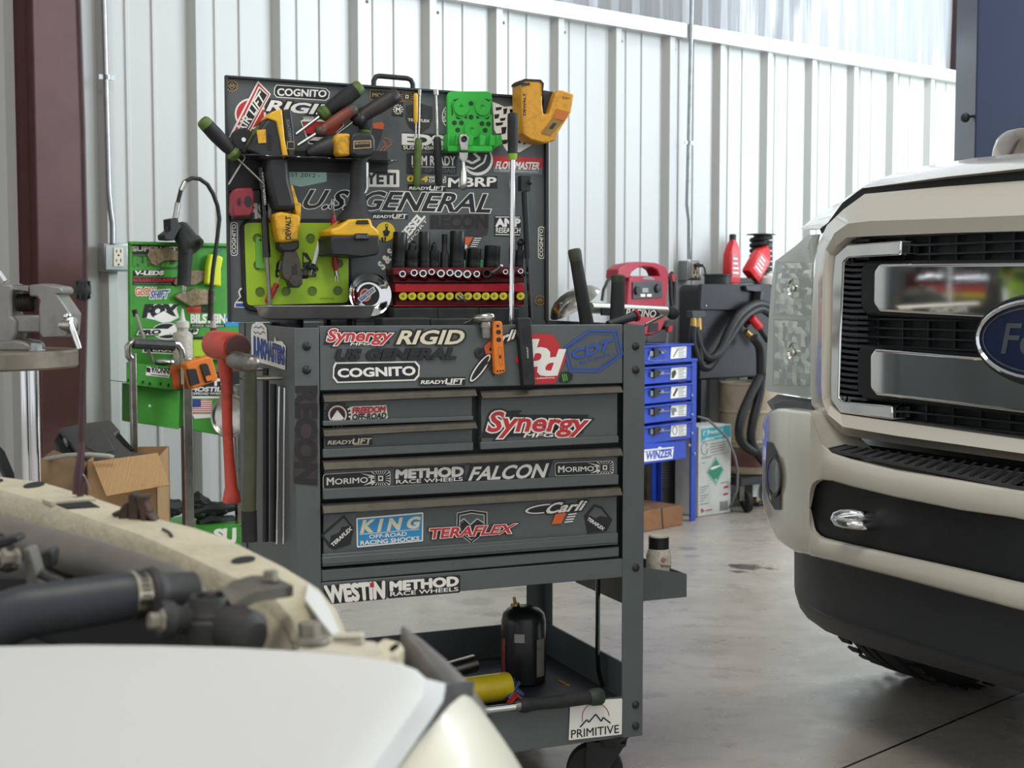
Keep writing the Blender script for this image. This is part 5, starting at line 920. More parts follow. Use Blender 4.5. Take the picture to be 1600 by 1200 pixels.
s.line(SR, [(955, 408), (990, 401)], 16); s.line(SR, [(953, 463), (990, 455)], 16); s.line(SR, [(785, 605), (780, 575), (800, 590), (785, 605)], 7); s.line(SR, [(810, 590), (865, 580)], 7); s.line(SGREY, [(930, 375), (990, 363)], 5); s.done(b, 'print'); s = ST(RP, D8); s.up()
for i in range(9): s.line(SK, [(928+i*7, 592-i*1.2), (926+i*7, 520-i*1.2)], 3)
s.done(b, 'barcode')
# wood blocks and the carton beneath the rack
WOOD = M('weathered_wood', '#7a5a40', .7, 0, ('#4a3728', .8, 14, .45)); WEND = M('wood_end', '#8a5f3d', .7, 0, ('#5a3c26', .7, 25, .5))
WB = PL(fl(1010, 831).to_2d(), (2200, 2150))
z1 = WB.hit(1040, 793).z; a0, a1 = WB.a(WB.hit(985, 800)), WB.a(WB.hit(1067, 800))
m = MB(); m.prism([WB.pt(a0, .001), WB.pt(a1, .001), WB.pt(a1, z1-.01), WB.pt(a1-.015, z1), WB.pt(a0, z1)], -WB.n*.4, WOOD); 
m.prism([WB.pt(a0+.003, .003, .001), WB.pt(a1-.002, .003, .001), WB.pt(a1-.002, z1-.012, .001), WB.pt(a1-.016, z1-.003, .001), WB.pt(a0+.003, z1-.003, .001)], -WB.n*.002, WEND); m.prism([WB.hit(1035, 831, .002), WB.hit(1037.5, 831, .002), WB.hit(1035, 793.5, .002), WB.hit(1033, 793.5, .002)], -WB.n*.002, BLK)
tag(m.build('wood_block', bev=.003), 'brown cracked timber block lying on the floor in front of the blue rack', 'wood block')
m = MB(); c = fl(1030, 800); m.bx((c.x+.02, c.y+.14, z1+.03), .26, .16, .055, WOOD, .7); m.bx((c.x+.02, c.y+.14, z1/2), .2, .16, z1, WOOD, .7); tag(m.build('wood_block', bev=.003), 'second timber block further back under the blue rack', 'wood block')
CB = PL(bpt(0, RD_+.02, 0).to_2d(), (1900, 2150)); a0, a1 = CB.a(CB.hit(1026, 740)), CB.a(CB.hit(1071, 740))
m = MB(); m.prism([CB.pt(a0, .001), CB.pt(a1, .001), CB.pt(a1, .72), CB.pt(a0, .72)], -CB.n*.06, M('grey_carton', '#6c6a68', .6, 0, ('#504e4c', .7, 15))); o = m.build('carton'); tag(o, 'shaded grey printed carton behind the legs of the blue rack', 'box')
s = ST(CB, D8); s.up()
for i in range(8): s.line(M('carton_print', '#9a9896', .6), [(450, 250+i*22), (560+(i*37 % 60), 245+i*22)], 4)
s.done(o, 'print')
# black service machine with hoses
AP = PL(at(1092, 458, 7.0).to_2d(), (2700, 2150)); MB_ = M('machine_black', '#17181c', .5)
ac = thing('service_machine', AP.pt(AP.a(AP.hit(1150, 500)), 0, -.1), 'black wall-side fluid service machine with looping black hoses behind the white truck', 'service machine')
a0 = AP.a(AP.hit(1093, 500)); a1 = AP.a(AP.hit(1250, 500)); z1, z0 = AP.hit(1093, 445).z, AP.hit(1092, 594).z
m = MB(); m.prism([AP.pt(a0, z0), AP.pt(a1, z0), AP.pt(a1, z1), AP.pt(a0+.02, z1), AP.pt(a0, z1-.02)], -AP.n*.15, MB_); b = m.build('cabinet', ac, bev=.01)
m = MB(); m.pp(AP, kk(C5, 1015, 495, 1455, 500, 1455, 335, 1025, 335), .0, .02, MB_); m.lathe(AP.hit(*C5(1052, 472), .02), AP.n, [(0, .008), (.004, .006)], STEEL, 10); m.build('upper_panel', ac, bev=.006)
m = MB(); m.pp(AP, kk(C5, 1310, 378, 1330, 378, 1390, 388, 1395, 345, 1300, 345), .02, .045, M('machine_grey', '#3c3d40', .5)); m.pp(AP, kk(C5, 1385, 490, 1402, 490, 1415, 380, 1398, 378), .02, .07, M('machine_grey', '#3c3d40', .5)); m.build('hose_hook', ac, bev=.003)
for (u, d_) in ((1100, .01), (1204, .01), (1100, .12), (1204, .12)):
    m = MB(); p = AP.pt(AP.a(AP.hit(u, 600)), 0, -d_-.01); m.box(p+UP*z0/2, AP.e*.018, AP.n*.018, UP*z0/2, BLK); m.build('leg', ac)
HO = M('hose_black', '#1b1c1e', .45)
def hose(m, pts, r, o=.07): 
    P = [AP.hit(*C5(x, y), o) for x, y in pts]; Q = [P[0]]
    for i in range(len(P)-1):
        p0 = P[max(i-1, 0)]; p1 = P[i]; p2 = P[i+1]; p3 = P[min(i+2, len(P)-1)]
        for t in (.25, .5, .75, 1): Q.append(.5*((2*p1)+(p2-p0)*t+(2*p0-5*p1+4*p2-p3)*t*t+(3*p1-p0-3*p2+p3)*t**3))
    m.tube(Q, r, HO, 10)
for pts, r in (([(985, 610), (1000, 700), (1040, 780), (1090, 800), (1140, 750), (1200, 620), (1260, 530), (1340, 470), (1400, 460), (1450, 480)], .024), ([(1005, 620), (1010, 800), (1030, 850), (1075, 850), (1130, 780), (1190, 690), (1270, 570), (1340, 510), (1400, 490), (1450, 520)], .022), ([(1350, 670), (1385, 720), (1395, 800), (1390, 1000), (1345, 1200), (1340, 1330), (1420, 1450)], .024), ([(1410, 880), (1330, 1030), (1270, 1180), (1265, 1300), (1330, 1370), (1420, 1390)], .024), ([(975, 600), (970, 700), (1010, 830)], .02)):
    m = MB(); hose(m, pts, r, .25 if max(p[1] for p in pts) > 1000 else .07); m.build('hose', ac, ang=80)
m = MB(); p, q = AP.hit(*C5(1335, 545), .08), AP.hit(*C5(1385, 605), .08); m.tube([p, q], .022, REDB, 10); m.tube([q, AP.hit(*C5(1440, 690), .08)], .016, HO, 10); m.build('red_grip', ac)
m = MB(); m.tube([AP.hit(*C5(1300, 630), .08), AP.hit(*C5(1352, 680), .08)], [.016, .022], M('brass', '#9a7f4a'), 10); m.tube([AP.hit(*C5(1300, 600), .05), AP.hit(*C5(1360, 520), .05)], .012, DSTEEL, 8); m.build('coupler', ac)
m = MB(); m.pp(AP, kk(C5, 970, 548, 1050, 548, 1050, 500, 965, 502), .02, .06, M('machine_grey', '#3c3d40')); m.build('hose_port', ac, bev=.004)
for x in (975, 1005):
    m = MB(); m.tube([AP.hit(*C5(x, 550), .05), AP.hit(*C5(x, 625), .06)], [.016, .02], M('brass', '#9a7f4a'), 10); m.build('fitting', ac)
# on top of the machine
ztop = z1+.012
def oil(px0, px1, hgt, lab, tilt, k):
    c0 = AP.hit(*C5(*px0), -.03); c1 = AP.hit(*C5(*px1), -.03); d = (c1-c0); L = d.length; d.normalize(); x = AP.e-d*AP.e.dot(d); x.normalize(); n_ = d.cross(x)
    T = thing('oil_bottle', c0, lab, 'oil bottle'); m = MB(); w_ = .055 if k else .043; t = .03
    prof = [(0, .92), (.03, 1), (.60, 1), (.74, .82), (.86, .42), (.90, .32), (.93, .32)]
    m.loft([[c0+d*(L*h)+x*(cx*w_*s)+n_*(cy*t*(s if s > .5 else s*1.6)) for cx, cy in ((1, .7), (.8, 1), (-.8, 1), (-1, .7), (-1, -.7), (-.8, -1), (.8, -1), (1, -.7))] for h, s in prof], REDB); b = m.build('bottle', T)
    m = MB(); m.lathe(c0+d*(L*.925), d, [(0, .018), (.028, .018), (.030, .014)], BLK, 14); m.build('cap', T)
    lp = n_ if n_.dot(CAM-c0) > 0 else -n_
    m = MB(); o_ = lp*(t+.001)+c0
    m.add([o_+d*(L*a)+x*(w_*c_) for a, c_ in ((.12, -.7), (.12, .7), (.62, .7), (.62, -.7))], [(0, 1, 2, 3)], M('oil_label', '#c9636a', .5, 0, ('#e2d2cc', .9, 20, .5)))
    for i in range(4): m.add([o_+lp*.0006+d*(L*(.2+i*.1+a))+x*(w_*c_) for a, c_ in ((0, -.55), (0, .5-.1*i), (.04, .5-.1*i), (.04, -.55))], [(0, 1, 2, 3)], SW)
    m.build('label', b)
oil((1210, 330), (1220, 38), 0, 'upright red oil bottle with a black cap on the black service machine', 0, 0)
oil((1330, 290), (1440, 95), 0, 'tilted red oil bottle leaning against the coil of black hose', 1, 1)
hc = thing('hose_coil', AP.hit(*C5(1393, 330), -.085), 'spool of black hose standing behind the red oil bottles', 'hose spool')
c = AP.hit(*C5(1393, 332), -.085); m = MB(); pts = []; zz = c.z; ztop_ = AP.hit(*C5(1398, 32), -.085).z
for i in range(8*14+1):
    t = i/14*2*math.pi; pts.append(c+V((math.cos(t)*.052*(1 if i < 60 else .98), math.sin(t)*.052, .02+(ztop_-zz-.03)*i/(8*14))))
m.tube(pts, .012, BLKR, 8); m.build('hose', hc, ang=70)
m = MB(); m.lathe(V((c.x, c.y, ztop_)), UP, [(0, .04), (.003, .078), (.007, .078), (.010, .05)], BLK, 28); m.lathe(c, UP, [(0, .07), (.008, .07), (.010, .04), (ztop_-zz, .04)], BLK, 24); m.build('spool', hc)
m = MB(); m.lathe(AP.hit(*C5(1128, 335), -.07), UP, [(0, .072), (.04, .072), (.042, .078), (.05, .078), (.052, .07)], BLK, 22); tag(m.build('drain_pan'), 'flat black lidded tub at the left end of the service machine top', 'tub')
m = MB(); m.pp(AP, kk(C5, 1255, 333, 1395, 333, 1395, 295, 1265, 297), -.1, -.02, BLK); tag(m.build('battery_tray', bev=.004), 'low black tray under the tilted red oil bottle', 'tray')
m = MB(); c = AP.hit(*C5(1435, 392), -.04); c = V((c.x, c.y, ztop-.012)); h_ = AP.hit(*C5(1435, 268), -.04).z-c.z; WJ = M('jug_white', '#c9c9c4', .45, 0, ('#9a9890', .5, 18)); m.lathe(c, UP, [(0, .07), (.004, .075), (h_*.6, .075), (h_*.8, .05), (h_*.85, .025), (h_, .025)], WJ, 20); T = m.build('jug'); tag(T, 'white plastic fluid jug right of the tilted red oil bottle', 'jug')
# drum on dolly
dc = fl(1150, 775); dc = V((dc.x+.02, 7.16, 0)); dz = .17
T = thing('oil_drum', V((dc.x, dc.y, dz)), 'stained beige oil drum standing on a black dolly under the service machine', 'drum')
DR = M('drum_beige', '#b9aa90', .5, 0, ('#6e4a30', .75, 5, .55)); zd = min(at(1150, 602, 7.05).z, AP.hit(1092, 594).z-.01); m = MB(); r = .165
m.lathe(V((dc.x, dc.y, dz+.012)), UP, [(0, r*.97), (.01, r), ((zd-dz)*.33, r), ((zd-dz)*.34, r*1.03), ((zd-dz)*.36, r*1.03), ((zd-dz)*.37, r), ((zd-dz)*.66, r), ((zd-dz)*.67, r*1.03), ((zd-dz)*.69, r*1.03), ((zd-dz)*.70, r), (zd-dz-.012, r), (zd-dz-.01, r*1.02), (zd-dz, r*1.02), (zd-dz, r*.97), (zd-dz-.015, r*.95)], DR, 36); b = m.build('drum', T)
m = MB(); m.lathe(V((dc.x, dc.y, dz+.05)), UP, [(0, r+.002), (.10, r+.002)], M('rust_band', '#6b4640', .6, 0, ('#8a6a5a', .7, 12)), 36, cap=False); m.build('rust_band', b)
T = thing('dolly', V((dc.x, dc.y, 0)), 'black wheeled drum dolly carrying the stained beige drum', 'dolly')
m = MB(); m.bx((dc.x, dc.y, dz-.012), .46, .34, .04, BLK, .6); m.build('deck', T, bev=.003)
for sx, sy in ((-1, -1), (1, -1), (1, 1), (-1, 1)):
    x, y = dc.x+.19*sx*.825-.13*sy*.565, dc.y+.19*sx*.565+.13*sy*.825
    m = MB(); m.box(V((x, y, .10)), V((.012, 0, 0)), V((0, .03, 0)), UP*.04, STEEL); f = m.build('caster_fork', T); m = MB(); m.lathe((x+.014, y-.02, .055), (1, .25, 0), [(0, .02), (0, .04), (.004, .054), (.026, .054), (.03, .04), (.03, .02)], BLKR, 22); m.lathe((x+.012, y-.02, .055), (1, .25, 0), [(0, .018), (.034, .018)], STEEL, 12); m.build('wheel', f)
m = MB(); c = fl(1290, 720); m.prism([AP.pt(a0+.44, .002, -.02), AP.pt(a0+.80, .002, -.02), AP.pt(a0+.80, z0-.02, -.02), AP.pt(a0+.44, z0-.02, -.02)], -AP.n*.10, CARD); tag(m.build('carton'), 'tall white carton on the floor between the beige drum and the truck headlight', 'box')
m = MB(); P = [at(u, v, 6.75) for u, v in ((1090, 651), (1105, 655), (1120, 668), (1137, 685), (1148, 712), (1153, 735), (1152, 765), (1144, 785))]; P.append(fl(1138, 797)); P.append(fl(1131, 802)); m.tube(P, .006, M('grey_cord', '#6e6e70', .5), 8); tag(m.build('air_line', ang=80), 'thin grey line looping in front of the refrigerant carton down to the floor', 'hose')
m = MB(); P = fl(1157, 790); m.lathe(P+UP*.03, (1, -.5, .1), [(0, .02), (.03, .03), (.05, .03), (.06, .015), (.09, .015)], M('brass', '#9a7f4a'), 12); m.tube([P+V((-.06, -.02, .012)), P+V((-.1, -.06, .012)), P+V((-.14, -.02, .012))], .01, BLK, 8); m.tube([P+V((.0, 0, .012)), P+V((.09, -.02, .012)), P+V((.2, .1, .012))], .012, BLK, 8); tag(m.build('brass_fitting'), 'tangled brass fitting and black hose end on the floor by the dolly wheel', 'hose fitting')
# ---------------- green tool cart by the wall ----------------
GP = PL(WP.pt(0, 0, .62), WP.e); GY = GP.hit(280, 500).y
def gp(u, v, o=0): return GP.hit(u, v, o)
g0 = gp(283, 830); gc = thing('green_tool_cart', V((g0.x, g0.y, 0)), 'green tool cart with a stickered back board and chrome frame standing by the left wall', 'tool cart')
m = MB(); m.pp(GP, [(204, 604), (298, 604), (298, 562), (400, 562), (400, 382), (203, 378)], -.02, 0, GRN); m.pp(GP, [(203, 382), (400, 386), (400, 381), (203, 377)], 0, .02, GRN); m.pp(GP, [(203, 600), (207, 600), (207, 380), (203, 380)], 0, .012, GRN); board = m.build('back_board', gc, bev=.002)
m = MB(); m.pp(GP, [(298, 672), (400, 690), (400, 560), (298, 560)], -.2, -.03, GRN); m.build('lower_cabinet', gc, bev=.003)
s = ST(GP, C8); s.P(SK, 325, 688, 700, 690, 700, 628, 328, 608); s.pts(SGREY, circ(355, 643, 26, n=16)); s.B(SCREAM, 'SUPERLIFT', .03, 335, 660, 685, 668, 36, h1=38); s.done(board)
s = ST(GP, C8); s.P(M('camo_green', '#3c4f2c', .5, 0, ('#222a1a', .8, 30)), 335, 778, 540, 782, 560, 802, 700, 805, 700, 700, 335, 695); s.B(GRN, 'RIGID', .06, 345, 775, 690, 785, 68); s.done(board)
s = ST(GP, C8); s.P(SK, 338, 858, 580, 858, 585, 808, 340, 812); s.B(SW, 'V-LEDS', .05, 352, 848, 575, 848, 32, 6); s.done(board)
s = ST(GP, C8); s.P(SK, 335, 925, 690, 930, 690, 868, 335, 866); s.B(SR, 'ROUGH COUNTRY', .05, 342, 900, 680, 902, 25); s.up(); s.line(SGREY, [(345, 915), (640, 917)], 5); s.done(board)
s = ST(GP, C8); s.B(SW, 'GLOW', .13, 360, 1005, 520, 1005, 56); s.B(SOR, 'GLOW', .04, 360, 1005, 520, 1005, 56); s.B(SW, 'SHIFT', .12, 470, 1032, 610, 1026, 60, 14); s.B(SBLUE2, 'SHIFT', .02, 470, 1032, 610, 1026, 60, 14); s.done(board)
s = ST(GP, D1); s.P(SW, 315, 180, 335, 78, 590, 75, 580, 120, 600, 180, 530, 215, 470, 222, 410, 200); s.B(SK, 'FOX', .1, 325, 172, 560, 172, 85, 18); s.P(SW, 400, 172, 480, 130, 540, 165, 590, 178, 520, 205, 460, 215, 425, 200); s.done(board)
s = ST(GP, D1); s.P(SR, 660, 142, 772, 142, 772, 88, 660, 92); s.P(SOR, 664, 115, 768, 113, 768, 92, 664, 95); s.B(SK, 'K&N', .08, 775, 140, 838, 140, 48, 6); s.done(board)
s = ST(GP, D1); s.B(SW, 'BILSTEIN', .05, 692, 222, 960, 222, 66); s.P(SK, 692, 255, 960, 258, 960, 232, 692, 232); s.B(SW, 'SHOCK ABSORBERS', 0, 700, 251, 950, 254, 14); s.done(board)
s = ST(GP, D1); s.P(SB, 960, 250, 1100, 250, 1100, 165, 960, 160); s.B(SW, 'BAJA', .03, 970, 218, 1060, 218, 28); s.done(board)
s = ST(GP, D1); s.pts(SW, circ(505, 288, 118, 65)); s.pts(SK, circ(505, 286, 110, 58)); s.P(SK, 255, 325, 285, 262, 765, 265, 745, 318); s.P(SW, 262, 320, 290, 268, 755, 270, 740, 312); s.B(SK, 'PRO COMP', .06, 285, 312, 730, 308, 34, 10); s.P(SW, 420, 335, 560, 235, 610, 280, 560, 300); s.done(board)
s = ST(GP, D1); s.P(SW, 310, 455, 560, 468, 560, 430, 320, 400); s.P(SK, 325, 448, 550, 458, 550, 436, 330, 410); s.B(SW, 'TERA', .02, 340, 440, 540, 450, 22); s.done(board)
lowb = PL(GP.pt(0, 0, -.03).to_2d(), WP.e)
s = ST(lowb, D1); s.P(SW, 655, 812, 960, 812, 1100, 812, 1100, 700, 660, 680); s.P(SK, 672, 795, 1100, 795, 1100, 600, 680, 610); s.B(SW, 'HOSTILE', .04, 690, 758, 960, 758, 34, 8); s.B(SW, 'OFFROAD WHEELS', .03, 695, 784, 950, 784, 18); s.B(SW, 'H', .05, 880, 710, 940, 705, 80); s.done(gc)
s = ST(lowb, D1); s.P(SW, 690, 930, 855, 930, 855, 822, 690, 820); s.up(); 
for i in range(7): s.line(SR, [(692, 828+i*16), (854, 828+i*16)], 8)
s.P(M('flag_blue', '#2d3f86', .5), 690, 882, 770, 882, 770, 820, 690, 820); s.P(SW, 700, 935, 900, 935, 890, 960, 720, 972); s.done(gc)
# tray, box and chrome frame
m = MB(); o1 = .16
m.pp(GP, kk(D1, 190, 700, 615, 755, 620, 580, 190, 528), o1-.004, o1, GRN); m.pp(GP, kk(D1, 615, 755, 665, 735, 665, 575, 620, 580), o1-.03, o1-.002, GRN); A, B_ = gp(*D1(190, 690), o1), gp(*D1(640, 745), o1); m.prism([A, B_, B_-GP.n*.15, A-GP.n*.15], UP*.003, GRN); tr = m.build('side_tray', gc, bev=.001)
s = ST(GP, D1, o1); s.P(SW, 338, 632, 520, 652, 535, 590, 345, 562); s.Q(SK, 'INNOVA', .05, 525, 580, 385, 562, 380, 608, 522, 622) ; s.P(SK, 345, 605, 375, 612, 375, 575, 345, 568); s.up(); s.line(SGREY, [(380, 625), (515, 640)], 9)
for x, y in ((205, 672), (265, 672), (318, 685), (372, 698), (455, 698), (517, 708)): s.pts(SK, circ(x, y, 9, 13, n=10))
s.done(tr)
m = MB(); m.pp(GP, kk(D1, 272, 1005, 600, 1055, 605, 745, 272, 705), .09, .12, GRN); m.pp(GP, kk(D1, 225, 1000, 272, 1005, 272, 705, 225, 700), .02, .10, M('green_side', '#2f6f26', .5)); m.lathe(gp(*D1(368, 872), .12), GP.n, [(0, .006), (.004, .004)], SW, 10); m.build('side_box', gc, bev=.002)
def leg(pts, o, w_, nm='frame_leg'):
    m = MB(); m.tube([gp(*D1(x, y), o) for x, y in pts], w_, CHROME_D, 4, flat=1.0); return m.build(nm, gc, bev=.001)
def vleg(u, v0, o, w_):
    p = gp(u, v0, o); m = MB(); m.box(V((p.x, p.y, p.z/2+.001)), GP.e*w_, GP.n*w_*.9, UP*(p.z/2-.001), CHROME_D); m.build('frame_leg', gc, bev=.002)
vleg(290, 560, .19, .016); vleg(207, 552, .19, .010); vleg(372, 600, .02, .014)
m = MB(); pa = [gp(*D1(x, y), .19) for x, y in ((225, 500), (205, 480), (200, 410), (240, 365), (590, 390), (618, 430), (632, 480), (636, 700))]; m.tube(pa, .013, CHROME_D, 8); hb = m.build('frame_handle', gc, ang=60)
m = MB(); m.tube([gp(*D1(x, y), .195) for x, y in ((242, 384), (560, 402))], .017, M('black_wrap', '#2c2b2b', .5, 0, ('#55524e', .6, 30)), 8); m.build('grip_wrap', hb)
m = MB(); z = gp(340, 821, .05).z; A, B_ = gp(300, 821, .05), gp(385, 850, .05)
m.pp(GP, [(318, 850), (390, 856), (390, 822), (318, 823)], .045, .05, GRN); A, B_ = gp(240, 821, .05), gp(390, 830, .05); m.prism([V((A.x, A.y, z-.01)), V((B_.x, B_.y, z-.01)), V((B_.x, B_.y, z-.01))-GP.n*.3, V((A.x, A.y, z-.01))-GP.n*.3], UP*.004, GRN); bt = m.build('bottom_tray', gc)
s = ST(GP, D2, .05); s.Q(SW, 'SU', .06, 1335, 810, 1470, 840, 1470, 745, 1345, 750); s.done(bt)
for i, (x0, y0, x1, y1, r, lab) in enumerate(((1000, 640, 1130, 600, .035, 'black bundle of straps on the green cart lower tray, left of the chrome leg'), (1190, 650, 1470, 600, .028, 'long black toothed bar on the lower tray of the green cart'), (1200, 575, 1300, 590, .03, 'black rounded tool lump above the toothed bar on the green cart'), (1240, 715, 1460, 690, .026, 'black ratchet handle lying lowest on the tray of the green cart'))):
    a, b = gp(*D2(x0, y0), -.05), gp(*D2(x1, y1), -.05); m = MB(); m.tube([a, a.lerp(b, .3)+UP*.012, a.lerp(b, .6), b], [r*.7, r, r*.9, r*.7], BLKR, 8)
    for t in (.2, .45, .7): m.ball(a.lerp(b, t)-UP*.01, r*.9, r*.8, r*.6, BLK, 8)
    tag(m.build(['strap_bundle', 'pry_bar', 'tool_pouch', 'ratchet'][i]), lab, ['strap', 'bar', 'pouch', 'ratchet'][i])
# things on the green cart
dirty = M('gasket_face', '#9b8a6c', .6, 0, ('#5a4028', .9, 80, .45))
for nm, o, k, pts, lab in (('gasket_plate', .012, C8, (455, 690, 480, 650, 560, 640, 610, 622, 660, 655, 700, 665, 705, 740, 640, 735, 580, 740, 520, 780, 480, 755), 'tan rusty gasket plate on the green board beneath the top black sticker'), ('gasket_plate', .012, C8, (665, 920, 670, 885, 700, 860, 780, 815, 860, 812, 912, 815, 900, 870, 880, 900, 820, 930, 740, 920, 700, 935), 'tan mottled gasket plate behind the grip of the black air tool'), ('gasket_plate', .02, C8, (668, 1020, 700, 990, 780, 975, 820, 955, 900, 960, 960, 985, 985, 1030, 970, 1075, 900, 1080, 800, 1098, 730, 1060), 'widest reddish tan gasket plate below the tip of the black air tool')):
    m = MB(); m.pp(GP, kk(k, *pts), .001, o, dirty); tag(m.build(nm, bev=.003), lab, 'gasket')
# air tool with its hose
T = thing('air_hammer', gp(288, 450, .05), 'black pistol-grip air tool with a curved hose resting on the green board', 'air tool')
AB = M('air_tool_body', '#3a3b3c', .45, .4, ('#26272a', .6, 20)); o = .06
m = MB(); a, b = gp(*C8(690, 480), o-.02), gp(*C8(812, 632), o+.04); m.lathe(a, b-a, [(0, .03), (.01, .037), ((b-a).length*.8, .037), ((b-a).length*.82, .042), ((b-a).length, .042), ((b-a).length, .03), ((b-a).length*.9, .02)], AB, 22); m.build('barrel', T)
m = MB(); m.pp(GP, kk(C8, 590, 575, 585, 535, 635, 500, 630, 410, 690, 400, 700, 440, 720, 470, 690, 520, 660, 580), o-.03, o+.03, BLK); m.tube([gp(*C8(612, 530), o), gp(*C8(608, 470), o)], .008, BLK, 8); m.build('valve_block', T, bev=.004)
m = MB(); m.tube([gp(*C8(x, y), o) for x, y in ((745, 600), (748, 700), (742, 820), (735, 930))], [.024, .026, .024, .024], BLKR, 12); m.build('grip', T)
m = MB(); m.lathe(gp(*C8(737, 925), o), -UP, [(0, .008), (.02, .008), (.022, .005), (.035, .005)], CHROME_D, 10); m.build('air_fitting', T)
pts = [(675, 385), (690, 280), (712, 190), (745, 120), (800, 92), (860, 98), (920, 140), (965, 215), (1000, 310), (1015, 410), (1000, 540), (985, 660), (965, 800), (950, 960)]
m = MB(); m.tube([gp(*C8(x, y), o) for x, y in pts], .0075, BLKR, 10); m.build('hose', T, ang=80)
m = MB(); m.tube([gp(*C8(x, y), o) for x, y in ((664, 425), (676, 380), (690, 285))], .0105, CHROME_D, 10); m.build('hose_ferrule', T); m = MB(); m.tube([gp(*C8(x, y), o) for x, y in ((712, 190), (745, 118))], .009, CHROME_D, 10); m.build('hose_ferrule', T)
m = MB()
for i in range(22): p = gp(*C8(950-i*.3, 960+i*11), o); m.lathe(p, -UP, [(0, .009), (.004, .012), (.006, .009)], DSTEEL, 10)
m.tube([gp(*D1(862, 160), o), gp(*D1(868, 260), o)], .010, M('hose_white', '#bcb6ae', .5), 8); m.tube([gp(*D1(868, 260), o), gp(*D1(868, 330), o)], .012, M('hose_maroon', '#6b2a30', .5), 8); m.build('hose_spring', T)
T = thing('bottle', gp(334, 448, .03), 'fluorescent yellow bottle hung on the green board beside the hose', 'bottle')
m = MB(); NY = M('neon_yellow', '#d6e31f', .5); m.pp(GP, kk(C8, 912, 920, 920, 790, 945, 685, 990, 690, 1048, 710, 1030, 800, 1032, 940), .004, .03, NY); m.build('body', T, bev=.006)
m = MB(); m.tube([gp(*C8(990, 705), .03), gp(*C8(995, 680), .03), gp(*C8(1040, 650), .02)], .004, M('teal_wire', '#2a6f70', .5), 6); m.build('tie', T)
T = thing('squeeze_bottle', gp(286, 570, .1), 'grimy white squeeze bottle with a pointed tip standing in the green side tray', 'bottle')
m = MB(); c = gp(*D1(632, 560), .09); zb = gp(*D1(632, 690), .09).z; c = V((c.x, c.y, zb)); zt1 = gp(*D1(632, 300), .09).z; h_ = zt1-zb; GW = M('grimy_white', '#b5b0a4', .5, 0, ('#77705f', .8, 70, .48)); m.lathe(c, UP, [(0, .03), (.004, .034), (h_*.95, .034), (h_, .028), (h_+.006, .02), (h_+.02, .02)], GW, 20); m.build('body', T)
m = MB(); m.lathe(c+UP*(h_+.018), UP, [(0, .023), (.02, .023), (.024, .012), (.03, .009), (.065, .003)], M('nozzle_white', '#c9c7be', .5), 16); m.build('nozzle', T)
m = MB(); m.pp(GP, kk(D1, 705, 560, 860, 560, 860, 340, 705, 340), .035, .075, LIME); m.pp(GP, kk(D1, 700, 352, 865, 352, 865, 330, 705, 332), .03, .08, BLK); tag(m.build('lime_case', bev=.005), 'lime green case with a black lid edge behind the squeeze bottle', 'case')
m = MB(); a, b = gp(*D1(410, 528), .10), gp(*D1(545, 535), .10); m.lathe(a, b-a, [(0, .010), (.02, .014), (.05, .012), (.055, .016), ((b-a).length, .014)], CHROME_D, 14); tag(m.build('chrome_coupler'), 'shiny chrome coupler lying in the green side tray', 'coupler')
m = MB(); m.tube([gp(*D1(255, 130), .1), gp(*D1(330, 370), .14), gp(*D1(395, 530), .14)], .006, M('rod_grey', '#8c8a80', .4, .6), 8); m.tube([gp(*D1(250, 120), .1), gp(*D1(262, 170), .1)], .010, BLK, 8); tag(m.build('pickup_rod'), 'thin grey pickup rod leaning in the green side tray', 'rod')
m = MB(); m.loft([[gp(*D1(x+dx, y), .165+.006*math.sin(i*1.7+dx*.05)) for dx in (0, 20, 45, 62)] for i, (x, y) in enumerate(((528, 556), (530, 600), (540, 640), (545, 690), (555, 740)))], M('orange_rag', '#c05a26', .8, 0, ('#8a7a68', .8, 25, .5)), closed=False); o_ = m.build('shop_rag'); tag(o_, 'dirty orange rag hanging over the front of the green side tray', 'rag'); o_.modifiers.new('sol', 'SOLIDIFY').thickness = .003
T = thing('tape_measure', gp(320, 600, .2), 'orange and black tape measure clipped on the corner of the green side tray', 'tape measure')
m = MB(); m.pp(GP, kk(D1, 705, 745, 690, 700, 660, 580, 650, 545, 700, 520, 850, 480, 862, 500, 905, 655, 895, 675), .17, .235, ORANGE); b = m.build('body', T, bev=.005)
m = MB(); m.pp(GP, [D1(*p) for p in rrect([(808, 695), (868, 678), (822, 535), (762, 548)], 22)], .233, .242, BLK); m.pp(GP, kk(D1, 690, 715, 765, 695, 735, 580, 660, 585, 672, 640), .233, .243, BLK); m.build('grip_panel', b, bev=.002)
m = MB(); m.pp(GP, [D1(*p) for p in rrect([(818, 680), (862, 668), (850, 630), (806, 642)], 8)], .24, .247, ORANGE); m.build('button', b)
m = MB(); m.pp(GP, kk(D1, 645, 560, 660, 528, 760, 490, 850, 478, 850, 490, 700, 522, 668, 545), .165, .2, DSTEEL); m.build('belt_clip', T)
R = at(360, 650, 3.5); m = MB(); ax = V((-.35, -.85, .1)).normalized(); m.lathe(R, ax, [(0, .054), (.004, .057), (.008, .054), (.006, .05), (-.02, .036), (-.025, .001)], CHROME_D, 32, cap=True); tag(m.build('steel_pan', ang=60), 'round polished steel pan half hidden behind the red dead-blow hammer', 'pan')
